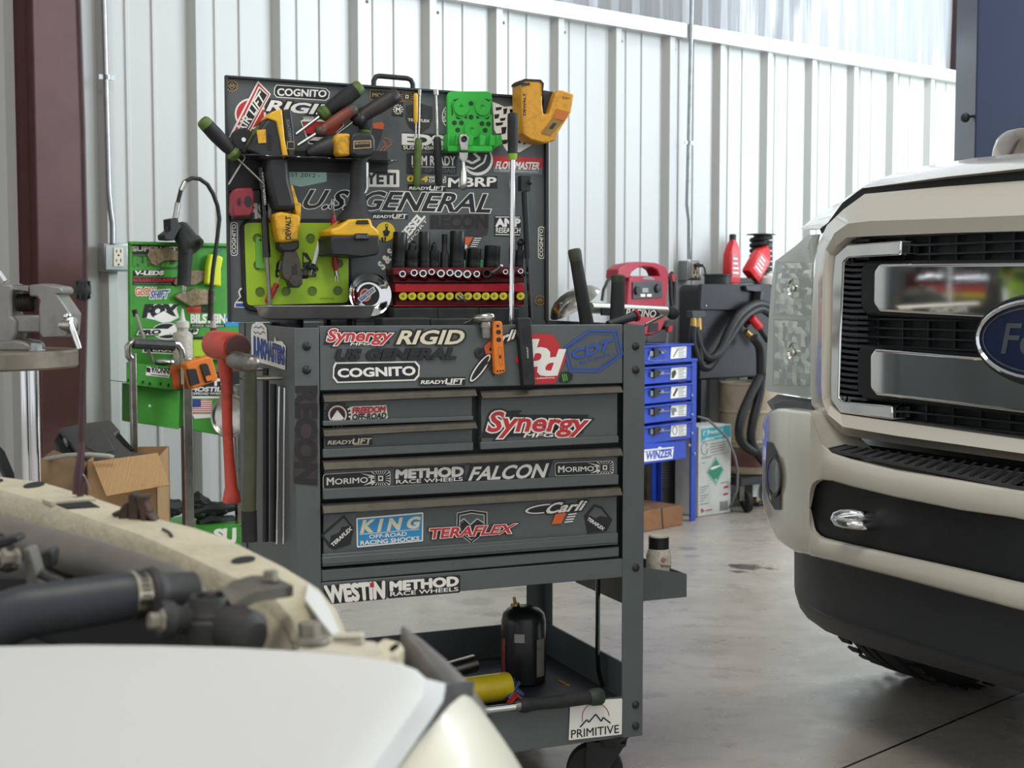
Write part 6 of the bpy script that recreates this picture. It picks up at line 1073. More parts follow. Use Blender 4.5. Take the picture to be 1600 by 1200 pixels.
# ---------------- vise and stand ----------------
VY = 4.0
def vp(x, y, d=VY): u, v = K(0, 400, 5)(x, y); return at(u, v, d)
VP_ = PL((0, VY), (1, 0)); E7 = K(0, 400, 5); CI = M('vise_iron', '#8d8b86', .5, .5, ('#6e6a62', .7, 14))
T = thing('vise_stand', at(30, 740, VY), 'round steel-topped vise stand on two bright chrome legs at the left', 'stand')
m = MB(); z = at(60, 560, VY).z; pe = at(116, 560, VY); R_ = .26; cc = V((pe.x-R_, VY, z-.027)); m.lathe(cc, UP, [(0, R_-.006), (.006, R_), (.046, R_), (.052, R_-.006)], M('stand_top', '#8f8678', .4, .6, ('#6d655a', .7, 10)), 48); m.build('top_plate', T)
for u0, u1 in ((39, 40), (53, 54)):
    p = at(u0, 577, VY-.03); m = MB(); m.tube([V((p.x, p.y, z-.02)), V((p.x, p.y, .012))], .0145, CHROME, 16); m.build('leg', T)
m = MB(); m.lathe(V((cc.x+.1, VY, .001)), UP, [(0, .22), (.012, .22)], CI, 30); m.build('base', T)
T = thing('bench_vise', at(20, 548, VY), 'grey cast iron bench vise bolted on the round stand at the left edge', 'vise')
m = MB(); m.pp(VP_, kk(E7, -200, 690, -200, 330, -40, 300, -20, 215, 95, 215, 95, 275, 90, 310, 90, 470, 130, 500, 130, 600, 100, 680, 40, 700), -.05, .05, CI); m.pp(VP_, kk(E7, -60, 750, 245, 745, 240, 695, 190, 668, 120, 655, -60, 665), -.07, .06, CI); m.build('fixed_jaw', T, bev=.008)
m = MB(); m.pp(VP_, kk(E7, 225, 260, 225, 225, 330, 215, 470, 240, 485, 270, 480, 300, 440, 300, 545, 450, 545, 470, 530, 635, 330, 645, 305, 600, 300, 400, 310, 350, 290, 320, 225, 315), -.055, .055, CI); m.build('moving_jaw', T, bev=.008)
m = MB(); m.pp(VP_, kk(E7, 60, 265, 150, 270, 225, 280, 225, 235, 65, 220), -.045, .045, STEEL); m.build('jaw_plate', T, bev=.002)
m = MB(); m.pp(VP_, kk(E7, 100, 600, 320, 600, 320, 460, 100, 460), -.035, .04, CI); m.build('slide_bar', T, bev=.006)
m = MB(); c = at(*E7(170, 365), VY); m.lathe(c-V((0, .0, 0)), V((1, -.2, 0)), [(-.04, .02)]+sum([[(-.036+i*.01, .027), (-.031+i*.01, .02)] for i in range(8)], []), DSTEEL, 14); m.build('screw', T)
m = MB(); a = at(*E7(475, 540), VY-.03); m.lathe(a, V((1, -.35, 0)), [(0, .024), (.045, .024), (.048, .019)], CHROME_D, 18); m.tube([at(*E7(528, 470), VY-.05), at(*E7(570, 580), VY-.06), at(*E7(622, 728), VY-.07)], .0085, CHROME, 10); m.ball(at(*E7(525, 470), VY-.05), .013, .013, .013, CHROME); m.build('handle', T)
m = MB(); m.lathe(at(*E7(282, 745), VY-.04), UP, [(0, .026), (.006, .026), (.006, .018), (.024, .018), (.028, .012)], GALV, 6); m.build('bolt', T)
m = MB(); m.tube([at(-2, 425, VY), at(8, 440, VY)], .008, CHROME, 8); m.build('clamp_bolt', T)
# ---------------- cardboard box and tool case at the left ----------------
KB = M('cardboard', '#b08c62', .75, 0, ('#8a6a48', .6, 10, .5)); KB2 = M('cardboard_dark', '#7c6040', .8, 0, ('#5c4630', .6, 8))
CY = 4.25; KP = PL((at(150, 700, CY)).to_2d(), (1, .15))
kb = thing('cardboard_box', at(200, 740, CY)*1.0, 'open cardboard box with a stained flap folded over, standing behind the car', 'box')
m = MB(); A, B_ = KP.hit(*D2(545, 480)), KP.hit(*D2(982, 480)); zt1 = KP.hit(*D2(780, 320)).z
for q in ([A, B_], [B_, B_-KP.n*.4], [B_-KP.n*.4, A-KP.n*.4], [A-KP.n*.4, A]):
    n_ = (q[1]-q[0]).cross(UP).normalized(); m.prism([V((q[0].x, q[0].y, .001)), V((q[1].x, q[1].y, .001)), V((q[1].x, q[1].y, zt1)), V((q[0].x, q[0].y, zt1))], -n_*.004, KB)
m.build('carton', kb)
m = MB(); fq = [KP.hit(*D2(578, 325), .01), KP.hit(*D2(985, 270), .01), KP.hit(*D2(1058, 470), .13), KP.hit(*D2(665, 540), .13)]
m.prism(fq, V((0, .004, -.002)), M('corrugated_flap', '#c29a6a', .75, 0, ('#6e5a44', .6, 16, .56), (.5, 60, (6, .2, .2)))); m.build('flap', kb, label='pale stained flap')
m = MB(); fq = [KP.hit(*D2(470, 510), .02), KP.hit(*D2(230, 470), .1), KP.hit(*D2(232, 330), .1), KP.hit(*D2(330, 255), .0), KP.hit(*D2(490, 310), -.02), KP.hit(*D2(545, 330), .0)]
m.prism(fq, V((.002, .006, 0)), KB2); m.build('flap', kb, label='dark crumpled side flap')
tc2 = PL((at(150, 660, CY-.03)).to_2d(), (1, .15)); CG = M('case_grey', '#4a4a48', .5, 0, ('#3c3c3b', .6, 15)); CGD = M('case_dark', '#232629', .5)
tcx = thing('tool_case', tc2.hit(*D2(700, 300), -.1), 'charcoal plastic power tool case leaning in the open cardboard box', 'tool case')
def slab(pts, back, thick, mat, nm, par, bev=.005):
    m = MB(); P = [tc2.hit(*D2(x, y), -.05-(500-y)*.0005) for x, y in pts]; n_ = (P[1]-P[0]).cross(P[2]-P[0]).normalized(); n_ = n_ if n_.y < 0 else -n_
    m.prism([p+n_*back for p in P], -n_*thick, mat); return m.build(nm, par, bev=bev)
shell = slab([(360, 118), (500, 85), (690, 62), (752, 130), (720, 150), (815, 265), (990, 272), (900, 330), (560, 320), (478, 262)], 0, .05, CG, 'lid', tcx)
slab([(330, 165), (360, 118), (480, 265), (560, 320), (460, 330), (385, 275)], -.02, .08, CGD, 'base', tcx)
slab([(520, 150), (640, 118), (720, 260), (620, 285), (540, 240)], .004, .01, CG, 'raised_panel', shell, .003)
slab([(722, 168), (752, 155), (838, 250), (815, 258)], .003, .008, BLKG, 'handle_slot', shell, .001)
slab([(395, 195), (408, 192), (425, 222), (412, 226)], .012, .02, SGREY, 'latch', shell, .001)
m = MB(); m.tube([KP.hit(*D2(x, y), .06) for x, y in ((250, 320), (330, 300), (420, 285), (560, 280), (680, 290), (710, 300))], .007, M('white_tube', '#a9a69c', .5), 8); tag(m.build('plastic_tube', ang=80), 'pale plastic tube lying across the open cardboard box', 'tube')
m = MB(); a, b = at(0, 712, 4.3), at(14, 745, 4.25); m.tube([at(-20, 690, 4.3), a, b, at(20, 790, 4.2)], .02, BLK, 4); tag(m.build('black_stand'), 'black angled steel support low at the left edge behind the chrome stand legs', 'support')
# ---------------- white pickup truck on the right ----------------
TP = PL(at(1275, 458, 3.45).to_2d(), (.4917, -.8708)); KC = .73
def tp(x, y, z): return TP.pt(KC+x, z, -y)
def mir(p): return p+TP.e*(2*(KC-TP.a(p)))
def proj(p):
    d = p-CAM; f_ = d.y*cp-d.z*sp; return (800+F*d.x/f_, 600-F*(d.y*sp+d.z*cp)/f_)
WT = M('truck_white', '#cdc8ba', .22, 0, None, None, 0, .6); TBLK = M('truck_black', '#15171a', .5, 0, ('#26282a', .5, 12)); TGRY = M('trim_grey', '#37383a', .6, 0, ('#454546', .5, 30))
truck = thing('pickup_truck', tp(0, 1.5, 0), 'white pickup truck with chrome barred grille parked at the right, front facing the cart', 'truck')
def both(l): return l+[mir(p) for p in l[::-1]]
outer = [(1600, 282), (1480, 291), (1351, 303), (1318, 327), (1292, 352), (1277, 384), (1271, 440), (1267, 515), (1266, 600), (1268, 635), (1276, 655), (1309, 679), (1400, 693), (1600, 721)]
crease = [(1600, 336), (1480, 341), (1360, 345), (1325, 349), (1304, 364), (1290, 390), (1285, 440), (1284, 515), (1283, 600), (1285, 628), (1294, 648), (1317, 667), (1400, 681), (1600, 709)]
inner = [(1600, 361), (1480, 364), (1360, 369), (1323, 371), (1305, 386), (1298, 399), (1298, 440), (1297, 515), (1294, 600), (1293, 621), (1296, 633), (1314, 647), (1398, 659), (1600, 687)]
ring = lambda l, o: both([TP.hit(u, v, o) for u, v in l[::-1]])
m = MB(); m.loft([[p-TP.n*.14 for p in ring(outer, -.02)], ring(outer, -.02), ring(crease, .03), ring(crease, .031), ring(inner, .012), [p-TP.n*.085 for p in ring(inner, .012)]], WT, cap=False); m.build('grille_surround', truck, ang=24, bev=.003, seg=3)
# mesh behind the bars
m = MB(); bp_ = ring(inner, -.06); m.add(bp_, [list(range(len(bp_)))], TBLK); x0, x1 = TP.a(TP.hit(1312, 500, -.05)), 2*KC-TP.a(TP.hit(1312, 500, -.05)); z1, z0 = TP.hit(1450, 368, -.05).z, TP.hit(1450, 660, -.05).z
MESH = M('mesh_black', '#24272b', .4); n_ = 20
for i in range(n_+1):
    z = z0+(z1-z0)*i/n_; m.box(TP.pt((x0+x1)/2, z, -.045), TP.e*(x1-x0)/2, TP.n*.008, UP*.0022, MESH)
for i in range(17):
    a = x0+.06+(x1-x0-.12)*i/16; m.box(TP.pt(a, (z0+z1)/2, -.05), TP.e*.002, TP.n*.006, UP*(z1-z0)/2, MESH)
m.build('grille_mesh', truck, smooth=False)
xa, xb = TP.a(TP.hit(1318, 500, -.02)), TP.a(TP.hit(1358, 500, -.02))
for A, B_ in ((xa, xb), (2*KC-xb, 2*KC-xa)):
    m = MB()
    for i in range(34):
        z = TP.hit(1330, 640, -.02).z+i*.0142; m.box(TP.pt((A+B_)/2, z, -.03), TP.e*(xb-xa)/2, TP.n*.014, UP*.0035, MESH)
    m.build('grille_fin', truck, smooth=False)
for pts in (((1600, 410), (1372, 412), (1364, 424), (1363, 474), (1373, 488), (1545, 498), (1600, 501)), ((1600, 563), (1540, 558), (1366, 544), (1358, 555), (1358, 606), (1368, 618), (1600, 646))):
    mh = MB();
    vm = sum(p[1] for p in pts)/7; hs = [TP.hit(u-(20 if u < 1400 else 0), v+(5 if v > vm else -5), -.01) for u, v in pts]
    mh.prism(both(hs), -TP.n*.03, TBLK); mh.build('bar_housing', truck, bev=.008)
    mh = MB(); mh.prism(both([TP.hit(u, v, .045) for u, v in pts]), -TP.n*.055, CHROME); br = mh.build('grille_bar', truck, bev=.008, seg=3, ang=30)
# chrome brackets
def brk(mirr):
    o = .015; pts = [(1408, 376), (1323, 382), (1304, 399), (1300, 440), (1297, 600), (1297, 624), (1312, 645), (1394, 656), (1394, 634), (1317, 628), (1310, 621), (1313, 520), (1318, 410), (1325, 403), (1407, 399)]
    P = [TP.hit(u, v, o) for u, v in pts]; P = [mir(p) for p in P] if mirr else P
    m = MB(); m.prism(P, -TP.n*.06, CHROME); m.build('grille_bracket', truck, bev=.004, seg=2)
brk(0); brk(1)
# oval emblem
cz = TP.hit(1600, 531, .07).z; NAVB = M('emblem_blue', '#16203f', .2, 0, None, None, 0, .8)
def ell(rx, rz, o): return [TP.pt(KC+rx*math.cos(2*math.pi*i/40), cz+rz*math.sin(2*math.pi*i/40), o) for i in range(40)]
m = MB(); m.loft([ell(.168, .096, -.02), ell(.168, .096, .055), ell(.162, .091, .066), ell(.155, .083, .066)], TBLK, cap=False); em = m.build('emblem_surround', truck)
m = MB(); m.loft([ell(.156, .084, .05), ell(.156, .084, .07), ell(.151, .079, .074), ell(.146, .074, .070)], CHROME, cap=False); m.build('emblem_rim', em)
m = MB(); m.loft([ell(.147, .075, .05), ell(.147, .075, .067)], NAVB); m.loft([ell(.139, .068, .067), ell(.139, .068, .0685), ell(.135, .064, .0685)], CHROME, cap=False)
q = [proj(TP.pt(KC+x, cz+z, .0685)) for x, z in ((-.088, -.030), (.088, -.030), (.088, .032), (-.088, .032))]; m.text(TP, 'Ford', [q[0], q[1], (q[2][0]+8, q[2][1]), (q[3][0]+8, q[3][1])], CHROME, .0685, .01); m.build('emblem', em, smooth=False)
# hood
hl0 = [(1600, 263), (1480, 276), (1348, 294), (1318, 316), (1297, 345), (1281, 357), (1256, 358), (1252, 357.5)]; hl1 = [(1600, 239), (1521, 247), (1442, 260), (1361, 287), (1318, 313), (1290, 327), (1268, 343), (1251.5, 357)]
of0 = [.0, -.005, -.03, -.05, -.08, -.12, -.22, -.26]; of1 = [-.42, -.42, -.42, -.42, -.42, -.40, -.36, -.30]
r0 = [TP.hit(u, v, o) for (u, v), o in zip(hl0, of0)]; r1 = [TP.hit(u, v, o) for (u, v), o in zip(hl1, of1)]
def lerpr(A, B_, t, up): return [a.lerp(b, t)+UP*(up*(1-i/7*.8)) for i, (a, b) in enumerate(zip(A, B_))]
rows = [[p-TP.n*.03-UP*.002 for p in r0], r0, lerpr(r0, r1, .12, .012), lerpr(r0, r1, .45, .010), r1, [p-TP.n*.5+UP*.005 for p in r1], [p-TP.n*.85+UP*.01 for p in r1]]
m = MB(); m.loft([both(r[::-1]) for r in rows], WT, closed=False); hd = m.build('hood', truck, ang=70)
m = MB(); g = lambda l, o: both([TP.hit(u, v, o) for u, v in l[::-1]])
m.loft([g([(1600, 262), (1480, 275), (1348, 293), (1316, 317), (1293, 349), (1281, 358)], -.035), g([(1600, 286), (1480, 295), (1351, 307), (1319, 330), (1294, 356), (1284, 366)], -.035)], TBLK, closed=False); m.build('hood_seal', truck)
# headlights
def hoff(u): return -.02-max(0, 1272-u)/76*.20
rowsL = [((1262, 367), (1282, 366)), ((1243, 384), (1278, 384)), ((1222, 400), (1274, 402)), ((1211, 408), (1272, 412)), ((1205, 449), (1271, 450)), ((1201, 500), (1270, 505)), ((1198, 560), (1268, 565)), ((1196, 604), (1267, 612)), ((1199, 611), (1267, 622))]
def hgrid(d, rws=rowsL, n=9): 
    out = []
    for (a, b), (c_, e_) in rws: out.append([TP.hit(a+(c_-a)*i/(n-1), b+(e_-b)*i/(n-1), hoff(a+(c_-a)*i/(n-1))+d(i/(n-1)) if callable(d) else hoff(a+(c_-a)*i/(n-1))+d) for i in range(n)])
    return out
gm = bpy.data.materials.new('lens_clear'); gm.use_nodes = True; nt = gm.node_tree; nt.nodes.clear(); o_ = nt.nodes.new('ShaderNodeOutputMaterial'); mx = nt.nodes.new('ShaderNodeMixShader'); tr2 = nt.nodes.new('ShaderNodeBsdfTransparent'); tr2.inputs[0].default_value = (.9, .92, .88, 1); gl = nt.nodes.new('ShaderNodeBsdfGlossy'); gl.inputs['Roughness'].default_value = .04; lw = nt.nodes.new('ShaderNodeLayerWeight'); fr = nt.nodes.new('ShaderNodeMapRange'); fr.inputs[1].default_value = .3; fr.inputs[3].default_value = .06; fr.inputs[4].default_value = .55; nt.links.new(lw.outputs['Facing'], fr.inputs[0])
nt.links.new(fr.outputs[0], mx.inputs[0]); nt.links.new(tr2.outputs[0], mx.inputs[1]); nt.links.new(gl.outputs[0], mx.inputs[2]); nt.links.new(mx.outputs[0], o_.inputs[0])
HB = M('lamp_housing', '#9a998c', .3, .3); HD = M('lamp_bezel', '#5c5d57', .3, .5); REF = M('lamp_reflector', '#dcdbd2', .1, 1)
for mr in (0, 1):
    fx = (lambda r: [[mir(p) for p in q] for q in r]) if mr else (lambda r: r)
    hlp = MB(); hlp.loft(fx(hgrid(-.035)), HB, closed=False); h_ = hlp.build('headlight', truck)
    m = MB(); m.loft(fx(hgrid(0)), gm, closed=False); m.build('headlight_lens', h_)
    for (y0, y1, ul, ur) in ((411, 490, (1216, 1211), (1269, 1268)), (501, 600, (1211, 1210), (1267, 1265))):
        rws = []; N = 11
        for j in range(N):
            t = j/(N-1); v = y0+(y1-y0)*t; rws.append(((ul[0]+(ul[1]-ul[0])*t, v), (ur[0]+(ur[1]-ur[0])*t, v+4*t)))
        m = MB(); m.loft(fx(hgrid(-.030, [((a[0]-3, a[1]-(3 if i == 0 else -3 if i == N-1 else 0)), b) for i, (a, b) in enumerate(rws)], 5)), HD, closed=False); m.build('bezel', h_)
        gr = hgrid(-.027, rws, 9); random.seed(5+y0)
        gr = [[p+TP.n*(random.uniform(-.004, .004)) for p in r] for r in gr]
        m = MB(); G_ = fx(gr)
        for i in range(len(G_)-1):
            for j in range(8): m.add([G_[i][j], G_[i][j+1], G_[i+1][j+1], G_[i+1][j]], [(0, 1, 2, 3)], HD if random.random() < .2 else (HB if random.random() < .3 else REF))
        m.build('reflector', h_, smooth=False)
        m = MB(); c = TP.hit(1243, (y0+y1)/2, hoff(1243)-.015); c = mir(c) if mr else c; m.lathe(c, TP.n, [(0, .03), (.004, .028), (-.012, .012), (.012, .010), (.014, .004)], REF, 18); m.build('bulb', h_)
# bumper
ST_ = [  # u, top, opening top, opening bottom, bottom, offset
 (1600, 766, 811, 913, 955, .13), (1500, 749, 797, 890, 929, .125), (1400, 733, 777, 868, 902.5, .115), (1330, 716, 760, 852, 885, .10), (1300, 706, 751.5, 845, 877, .09), (1284, 690, 750, 841, 873.5, .083), (1276, 668, 753, 837, 871, .079), (1270, 650, 758, 831, 870, .0755), (1267, 644, 765, 824, 869, .0735), (1265.2, 643, 774, 814, 868, .0725), (1264.9, 643, 793.5, 794.5, 867, .072), (1262, 642.5, 790, 790, 866.5, .070), (1255, 642, 785, 785, 865, .064), (1243, 641, 775, 775, 862, .052), (1228, 638.5, 765, 765, 853, .028), (1215, 638, 755, 755, 843, -.005), (1203, 642, 748, 748, 823, -.05), (1195, 652, 745, 745, 800, -.11), (1191, 664, 742, 742, 780, -.18)]
def boff(u):
    for a, b in zip(ST_, ST_[1:]):
        if b[0] <= u <= a[0]: t = (a[0]-u)/(a[0]-b[0]); return a[5]+(b[5]-a[5])*t
    return ST_[0][5] if u > 1600 else ST_[-1][5]
up, lo = [], []
for u, T_, OT, OB, B_, o in ST_:
    op = OB-OT > 3; k = .012 if op else .004; e_ = min(6, (OT-T_)*.2)
    t = TP.hit(u, T_, o-.022); bq_ = TP.hit(u, B_, o-.022)
    up.append([t-TP.n*.13, t, TP.hit(u, T_+e_*.35, o-.007), TP.hit(u, T_+e_, o), TP.hit(u, (T_+OT)/2, o+.004), TP.hit(u, OT-(3 if op else 0), o), TP.hit(u, OT, o-(.006 if op else 0)), TP.hit(u, OT, o-.006)-TP.n*k])
    lo.append([TP.hit(u, OB, o-.006)-TP.n*k, TP.hit(u, OB, o-(.006 if op else 0)), TP.hit(u, OB+(3 if op else 0), o), TP.hit(u, (B_+OB)/2, o+.004), TP.hit(u, B_-e_, o), TP.hit(u, B_-e_*.35, o-.008), bq_, bq_-TP.n*.13])
for r in (up, lo): r.append([p-TP.n*.25+TP.e*.01 for p in r[-1]])
m = MB()
for r in (up, lo):
    full = [[mir(p) for p in q] for q in r[::-1]]+r
    m.loft(full, WT, closed=False)
bum = m.build('bumper', truck, ang=50)
m = MB(); bk = [[TP.hit(u, OT-9, o-.03), TP.hit(u, OB+9, o-.03)] for u, T_, OT, OB, B_, o in ST_[:13]]; m.loft([[mir(p) for p in q] for q in bk[::-1]]+bk, TBLK, closed=False); m.build('bumper_backing', truck)
m = MB(); z = TP.hit(1400, 722, .03).z; pd = []
for i in range(12):
    u = 1282+(1600-1282)*i/11; T_ = 701.5+(765-701.5)*((u-1282)/318)**.98; pd.append((TP.hit(u, T_+.5, boff(u)-.012)+UP*.004))
pb = [TP.hit(u, v, boff(u)-.10)+UP*.004 for u, v in ((1600, 741), (1500, 727), (1400, 711), (1320, 697), (1298, 692))]
sl = both(pb)[::-1]; lower = pd; 
pol = [p for p in pd]+pb; m.prism(pol, -UP*.006, TGRY); m.prism([mir(p) for p in pol], -UP*.006, TGRY)
m.prism([pd[-1], mir(pd[-1]), mir(pb[0]), pb[0]], -UP*.006, TGRY); pad = m.build('step_pad', bum)
m = MB()
for i in range(19):
    f = i/18; u = 1296+(1600-1296)*f; A = TP.hit(u, 704.8+(763.5-704.8)*f, boff(u)-.02)+UP*.006; Bk = TP.hit(min(u+26, 1640), 696+(738-696)*f+3, boff(u)-.085)+UP*.006
    for fl_ in (0, 1):
        a, b = (mir(A), mir(Bk)) if fl_ else (A, Bk); m.box((a+b)/2, (b-a)/2, TP.e*.005, UP*.0015, TBLK)
m.build('tread_ridge', pad, bev=.002)
# fog lamps
for mr in (0, 1):
    fx = mir if mr else (lambda p: p); hb_ = lambda u, v, d: fx(TP.hit(u, v, boff(u)+d))
    m = MB(); m.loft([[hb_(u, v, .013) for u, v in ((1198, 690), (1205, 691), (1213, 706), (1218.5, 728), (1219, 797), (1210, 796), (1202, 782), (1196.5, 764), (1196, 720))], [hb_(u, v, -.04) for u, v in ((1199, 694), (1205, 695), (1212, 710), (1216, 728), (1216, 792), (1209, 791), (1203, 779), (1198, 762), (1198, 722))]], TBLK); fg = m.build('fog_lamp', truck)  # black insert on the bumper; its dark colour imitates a shaded recess
    m = MB(); m.loft([[hb_(u, v, d) for u, v in circ(1208.5, 744, 9.5*k, 28*k, n=20)] for k, d in ((1.18, .013), (1.2, .022), (1.0, .022), (.98, .016))], TBLK, cap=False); m.loft([[hb_(u, v, d) for u, v in circ(1208.5, 744, 9.5*k, 28*k, n=20)] for k, d in ((1, .016), (.7, .021), (.1, .023))], M('fog_lens', '#5a5f60', .08, .3)); m.build('fog_lens', fg)
m = MB(); m.loft([[TP.hit(u, v, hoff(u)-.03) for u, v in ((1198, 628), (1215, 616), (1268, 624))], [TP.hit(u, v, o_) for u, v, o_ in ((1206, 641, -.06), (1235, 650, -.0), (1272, 643, .0))]], TGRY, closed=False); m.prism([TP.hit(1208, 630, -.12), TP.hit(1225, 624, -.08), TP.hit(1268, 629, -.02), TP.hit(1272, 645, -.0), TP.hit(1236, 650, -.02), TP.hit(1210, 639, -.10)], -TP.n*.08, TGRY); m.build('corner_filler', truck, bev=.004)
# tow hook
m = MB(); P = [TP.hit(u, v, o) for u, v, o in ((1380, 811, .02), (1362, 808, .08), (1345, 804.5, .115), (1328, 803, .13), (1315, 803.5, .138), (1307, 806.5, .143), (1305, 810.5, .147), (1309, 814.5, .15), (1320, 817.5, .15), (1335, 819.5, .145), (1350, 820.5, .125), (1364, 821, .09), (1382, 822, .02))]; m.tube(P, .0115, CHROME, 14); m.build('tow_hook', truck, ang=80); m = MB(); m.tube([mir(p) for p in P], .0115, CHROME, 14); m.build('tow_hook', truck, ang=80)
m = MB(); m.prism([TP.hit(u, v, .0) for u, v in ((1350, 796), (1410, 806), (1408, 840), (1350, 828))], TP.n*.07, TBLK); m.build('hook_bracket', truck, bev=.004)
# valance
rows = []
VS = [(1600, 953, 1060, 1083), (1500, 927, 1031, 1054), (1416, 906, 1005, 1030), (1340, 887, 981, 1006), (1290, 874, 963, 986), (1262, 866, 948, 966), (1250, 862, 941, 950), (1242.5, 860, 921, 927), (1241, 858, 912, 915)]
for i, (u, t, l_, b) in enumerate(VS):
    o = [.085, .08, .07, .055, .03, .0, -.04, -.10, -.20][i]
    rows.append([TP.hit(u, t-2, o-.02)-TP.n*.05, TP.hit(u, t-2, o), TP.hit(u, (t+l_)/2, o), TP.hit(u, l_-4, o-.004), TP.hit(u, l_, o+.004), TP.hit(u, l_+3, o), TP.hit(u, b, o-.08)])
full = [[mir(p) for p in q] for q in rows[::-1]]+rows
m = MB(); m.loft(full, M('valance_black', '#24262a', .5, 0, ('#2e2f31', .5, 12)), closed=False); m.build('valance', truck, ang=40)
# body behind, wheels, underside, mirror
zh = r1[0].z; W2 = .96
m = MB(); m.loft([[tp(x*W2, y, z) for x, z in ((-1, .62), (-1, 1.02), (-.93, 1.2), (-.86, 1.245), (.86, 1.245), (.93, 1.2), (1, 1.02), (1, .62))] for y in (.42, 1.3)], WT); m.build('front_fender', truck)
m = MB(); m.loft([[tp(x*W2, y, z) for x, z in ((-1, .55), (-1.0, 1.1), (-.97, 1.28), (.97, 1.28), (1, 1.1), (1, .55))] for y in (1.35, 5.2)], WT); m.build('body_side', truck)
m = MB(); m.loft([[tp(x, y0, 1.28) for x, y0 in ((-.88, 1.45), (.88, 1.45), (.88, 3.4), (-.88, 3.4))], [tp(x, y0, 1.88) for x, y0 in ((-.72, 2.05), (.72, 2.05), (.74, 3.2), (-.74, 3.2))], [tp(x, y0, 1.93) for x, y0 in ((-.6, 2.2), (.6, 2.2), (.6, 3.1), (-.6, 3.1))]], WT); cab = m.build('cab', truck, bev=.02)
m = MB(); m.prism([tp(-.8, 1.47, 1.32), tp(.8, 1.47, 1.32), tp(.68, 1.98, 1.83), tp(-.68, 1.98, 1.83)], TP.n*.006+UP*.006, M('windshield', '#1a1f22', .05)); m.build('windshield', cab)
m = MB(); m.box(tp(0, 1.9, .60), TP.e*.62, TP.n*1.6, UP*.18, TBLK); m.box(tp(0, .62, .62), TP.e*.85, TP.n*.45, UP*.10, TBLK); m.box(tp(0, 4.2, .6), TP.e*.62, TP.n*.8, UP*.12, TBLK); m.build('underbody', truck)
TIRE = M('tire_rubber', '#17181a', .75, 0, ('#232323', .5, 30))
ct = fl(1478, 1060); ca_ = TP.a(ct)-KC; cy_ = -(ct-TP.p).dot(TP.n)
def wheel(x, y):
    R_ = .40; c = tp(x, y, R_); ax = TP.e
    m = MB(); w_ = .135; m.lathe(c-ax*w_, ax, [(0, .22), (0, .30), (.02, .36), (.045, .39), (.06, R_), (.09, R_-.001), (.093, R_-.01), (.10, R_-.01), (.103, R_), (.132, R_), (.135, R_-.01), (.142, R_-.01), (.145, R_), (.18, R_), (.21, R_), (.225, .39), (.25, .36), (.27, .30), (.27, .22)], TIRE, 60)
    for i in range(48):
        a = 2*math.pi*i/48; d = -TP.n*math.cos(a)+UP*math.sin(a); t_ = -(-TP.n*math.sin(a))+UP*math.cos(a)
        for s_ in (-1, 1): m.box(c+ax*s_*.118+d*(R_-.006), ax*.020, d*.0035, t_*.012, TIRE)
    wl = m.build('tire', truck, ang=30); m = MB(); m.lathe(c-ax*.13, ax, [(0, .215), (.02, .20), (.05, .10), (.06, .04), (.2, .04), (.21, .10), (.24, .20), (.26, .215)], STEEL, 30); m.build('wheel_rim', wl)
wheel(ca_, cy_); wheel(-ca_, cy_); wheel(ca_, cy_+3.4); wheel(-ca_, cy_+3.4)
for s_ in (0, 1):
    c = at(1592, 232, 4.35); c = mir(c) if s_ else c; m = MB(); R0 = TP.e
    m.loft([[c+TP.e*(x*k*.105)+UP*(z*.16*k-.09)-TP.n*d for x, z in [(math.copysign(abs(math.cos(t))**.6, math.cos(t)), math.copysign(abs(math.sin(t))**.6, math.sin(t))) for t in [2*math.pi*i/24 for i in range(24)]]] for k, d in ((.3, -.05), (.7, -.04), (.92, -.015), (1, .02), (1, .06))], M('mirror_chrome', '#b9ada0', .12, 1)); mm = m.build('side_mirror', truck, ang=60)
    m = MB(); q = tp((1.0 if s_ else -1.0)*.9, 1.5, 1.36); m.tube([c-UP*.2-TP.n*.03, q], .02, TBLK, 8); m.build('mirror_arm', mm)
# ---------------- open engine bay of the white car in the foreground ----------------
CWH = M('car_white', '#c0c1bd', .5); CCR = M('car_cream', '#c3bfad', .32, 0, None, None, 0, .2)
DUST = M('dusty_beige', '#b3aa92', .7, 0, ('#958c76', .7, 9, .45), (.25, 90)); DUSTG = M('dusty_grey', '#625e56', .6, 0, ('#4b4842', .7, 9)); DUSTB = M('dusty_black', '#211f1d', .6, 0, ('#3c3832', .7, 14, .5)); DUSTM = M('dusty_metal', '#837d70', .5, .4, ('#5f5a4f', .7, 20))
car = thing('car', V((-.25, 1.0, 0)), 'white car with its hood propped open and dusty engine bay showing in the left foreground', 'car')
TOPZ = .87
# near fender panel
ed = [(-80, 1012), (0, 1010), (120, 1008), (240, 1009), (360, 1012), (480, 1018), (560, 1026), (620, 1036), (650, 1047), (664, 1060)]
def prow(re, dv, y, drop=1.0):
    out = []
    for i, (u, v) in enumerate(ed):
        t = i/9; k = (u+80)/(664+80); out.append(at(-80+(re[0]+80)*k, v+dv*1.0+(re[1]-1060-dv)*(k**6), y-.05*k))
    return out
r1_ = prow((664, 1060), 0, .95); rows = [[p+V((0, .10, -.30)) for p in r1_], [p+V((0, .016, -.012)) for p in r1_], [p+V((0, .004, -.001)) for p in r1_], r1_, prow((664, 1066), 7, .947), prow((660, 1088), 34, .935), prow((640, 1118), 80, .912), prow((585, 1195), 150, .87), prow((500, 1310), 290, .80), [p-UP*.45 for p in prow((500, 1310), 290, .80)]]
m = MB(); m.loft(rows, CWH, closed=False); m.build('fender', car, ang=50)
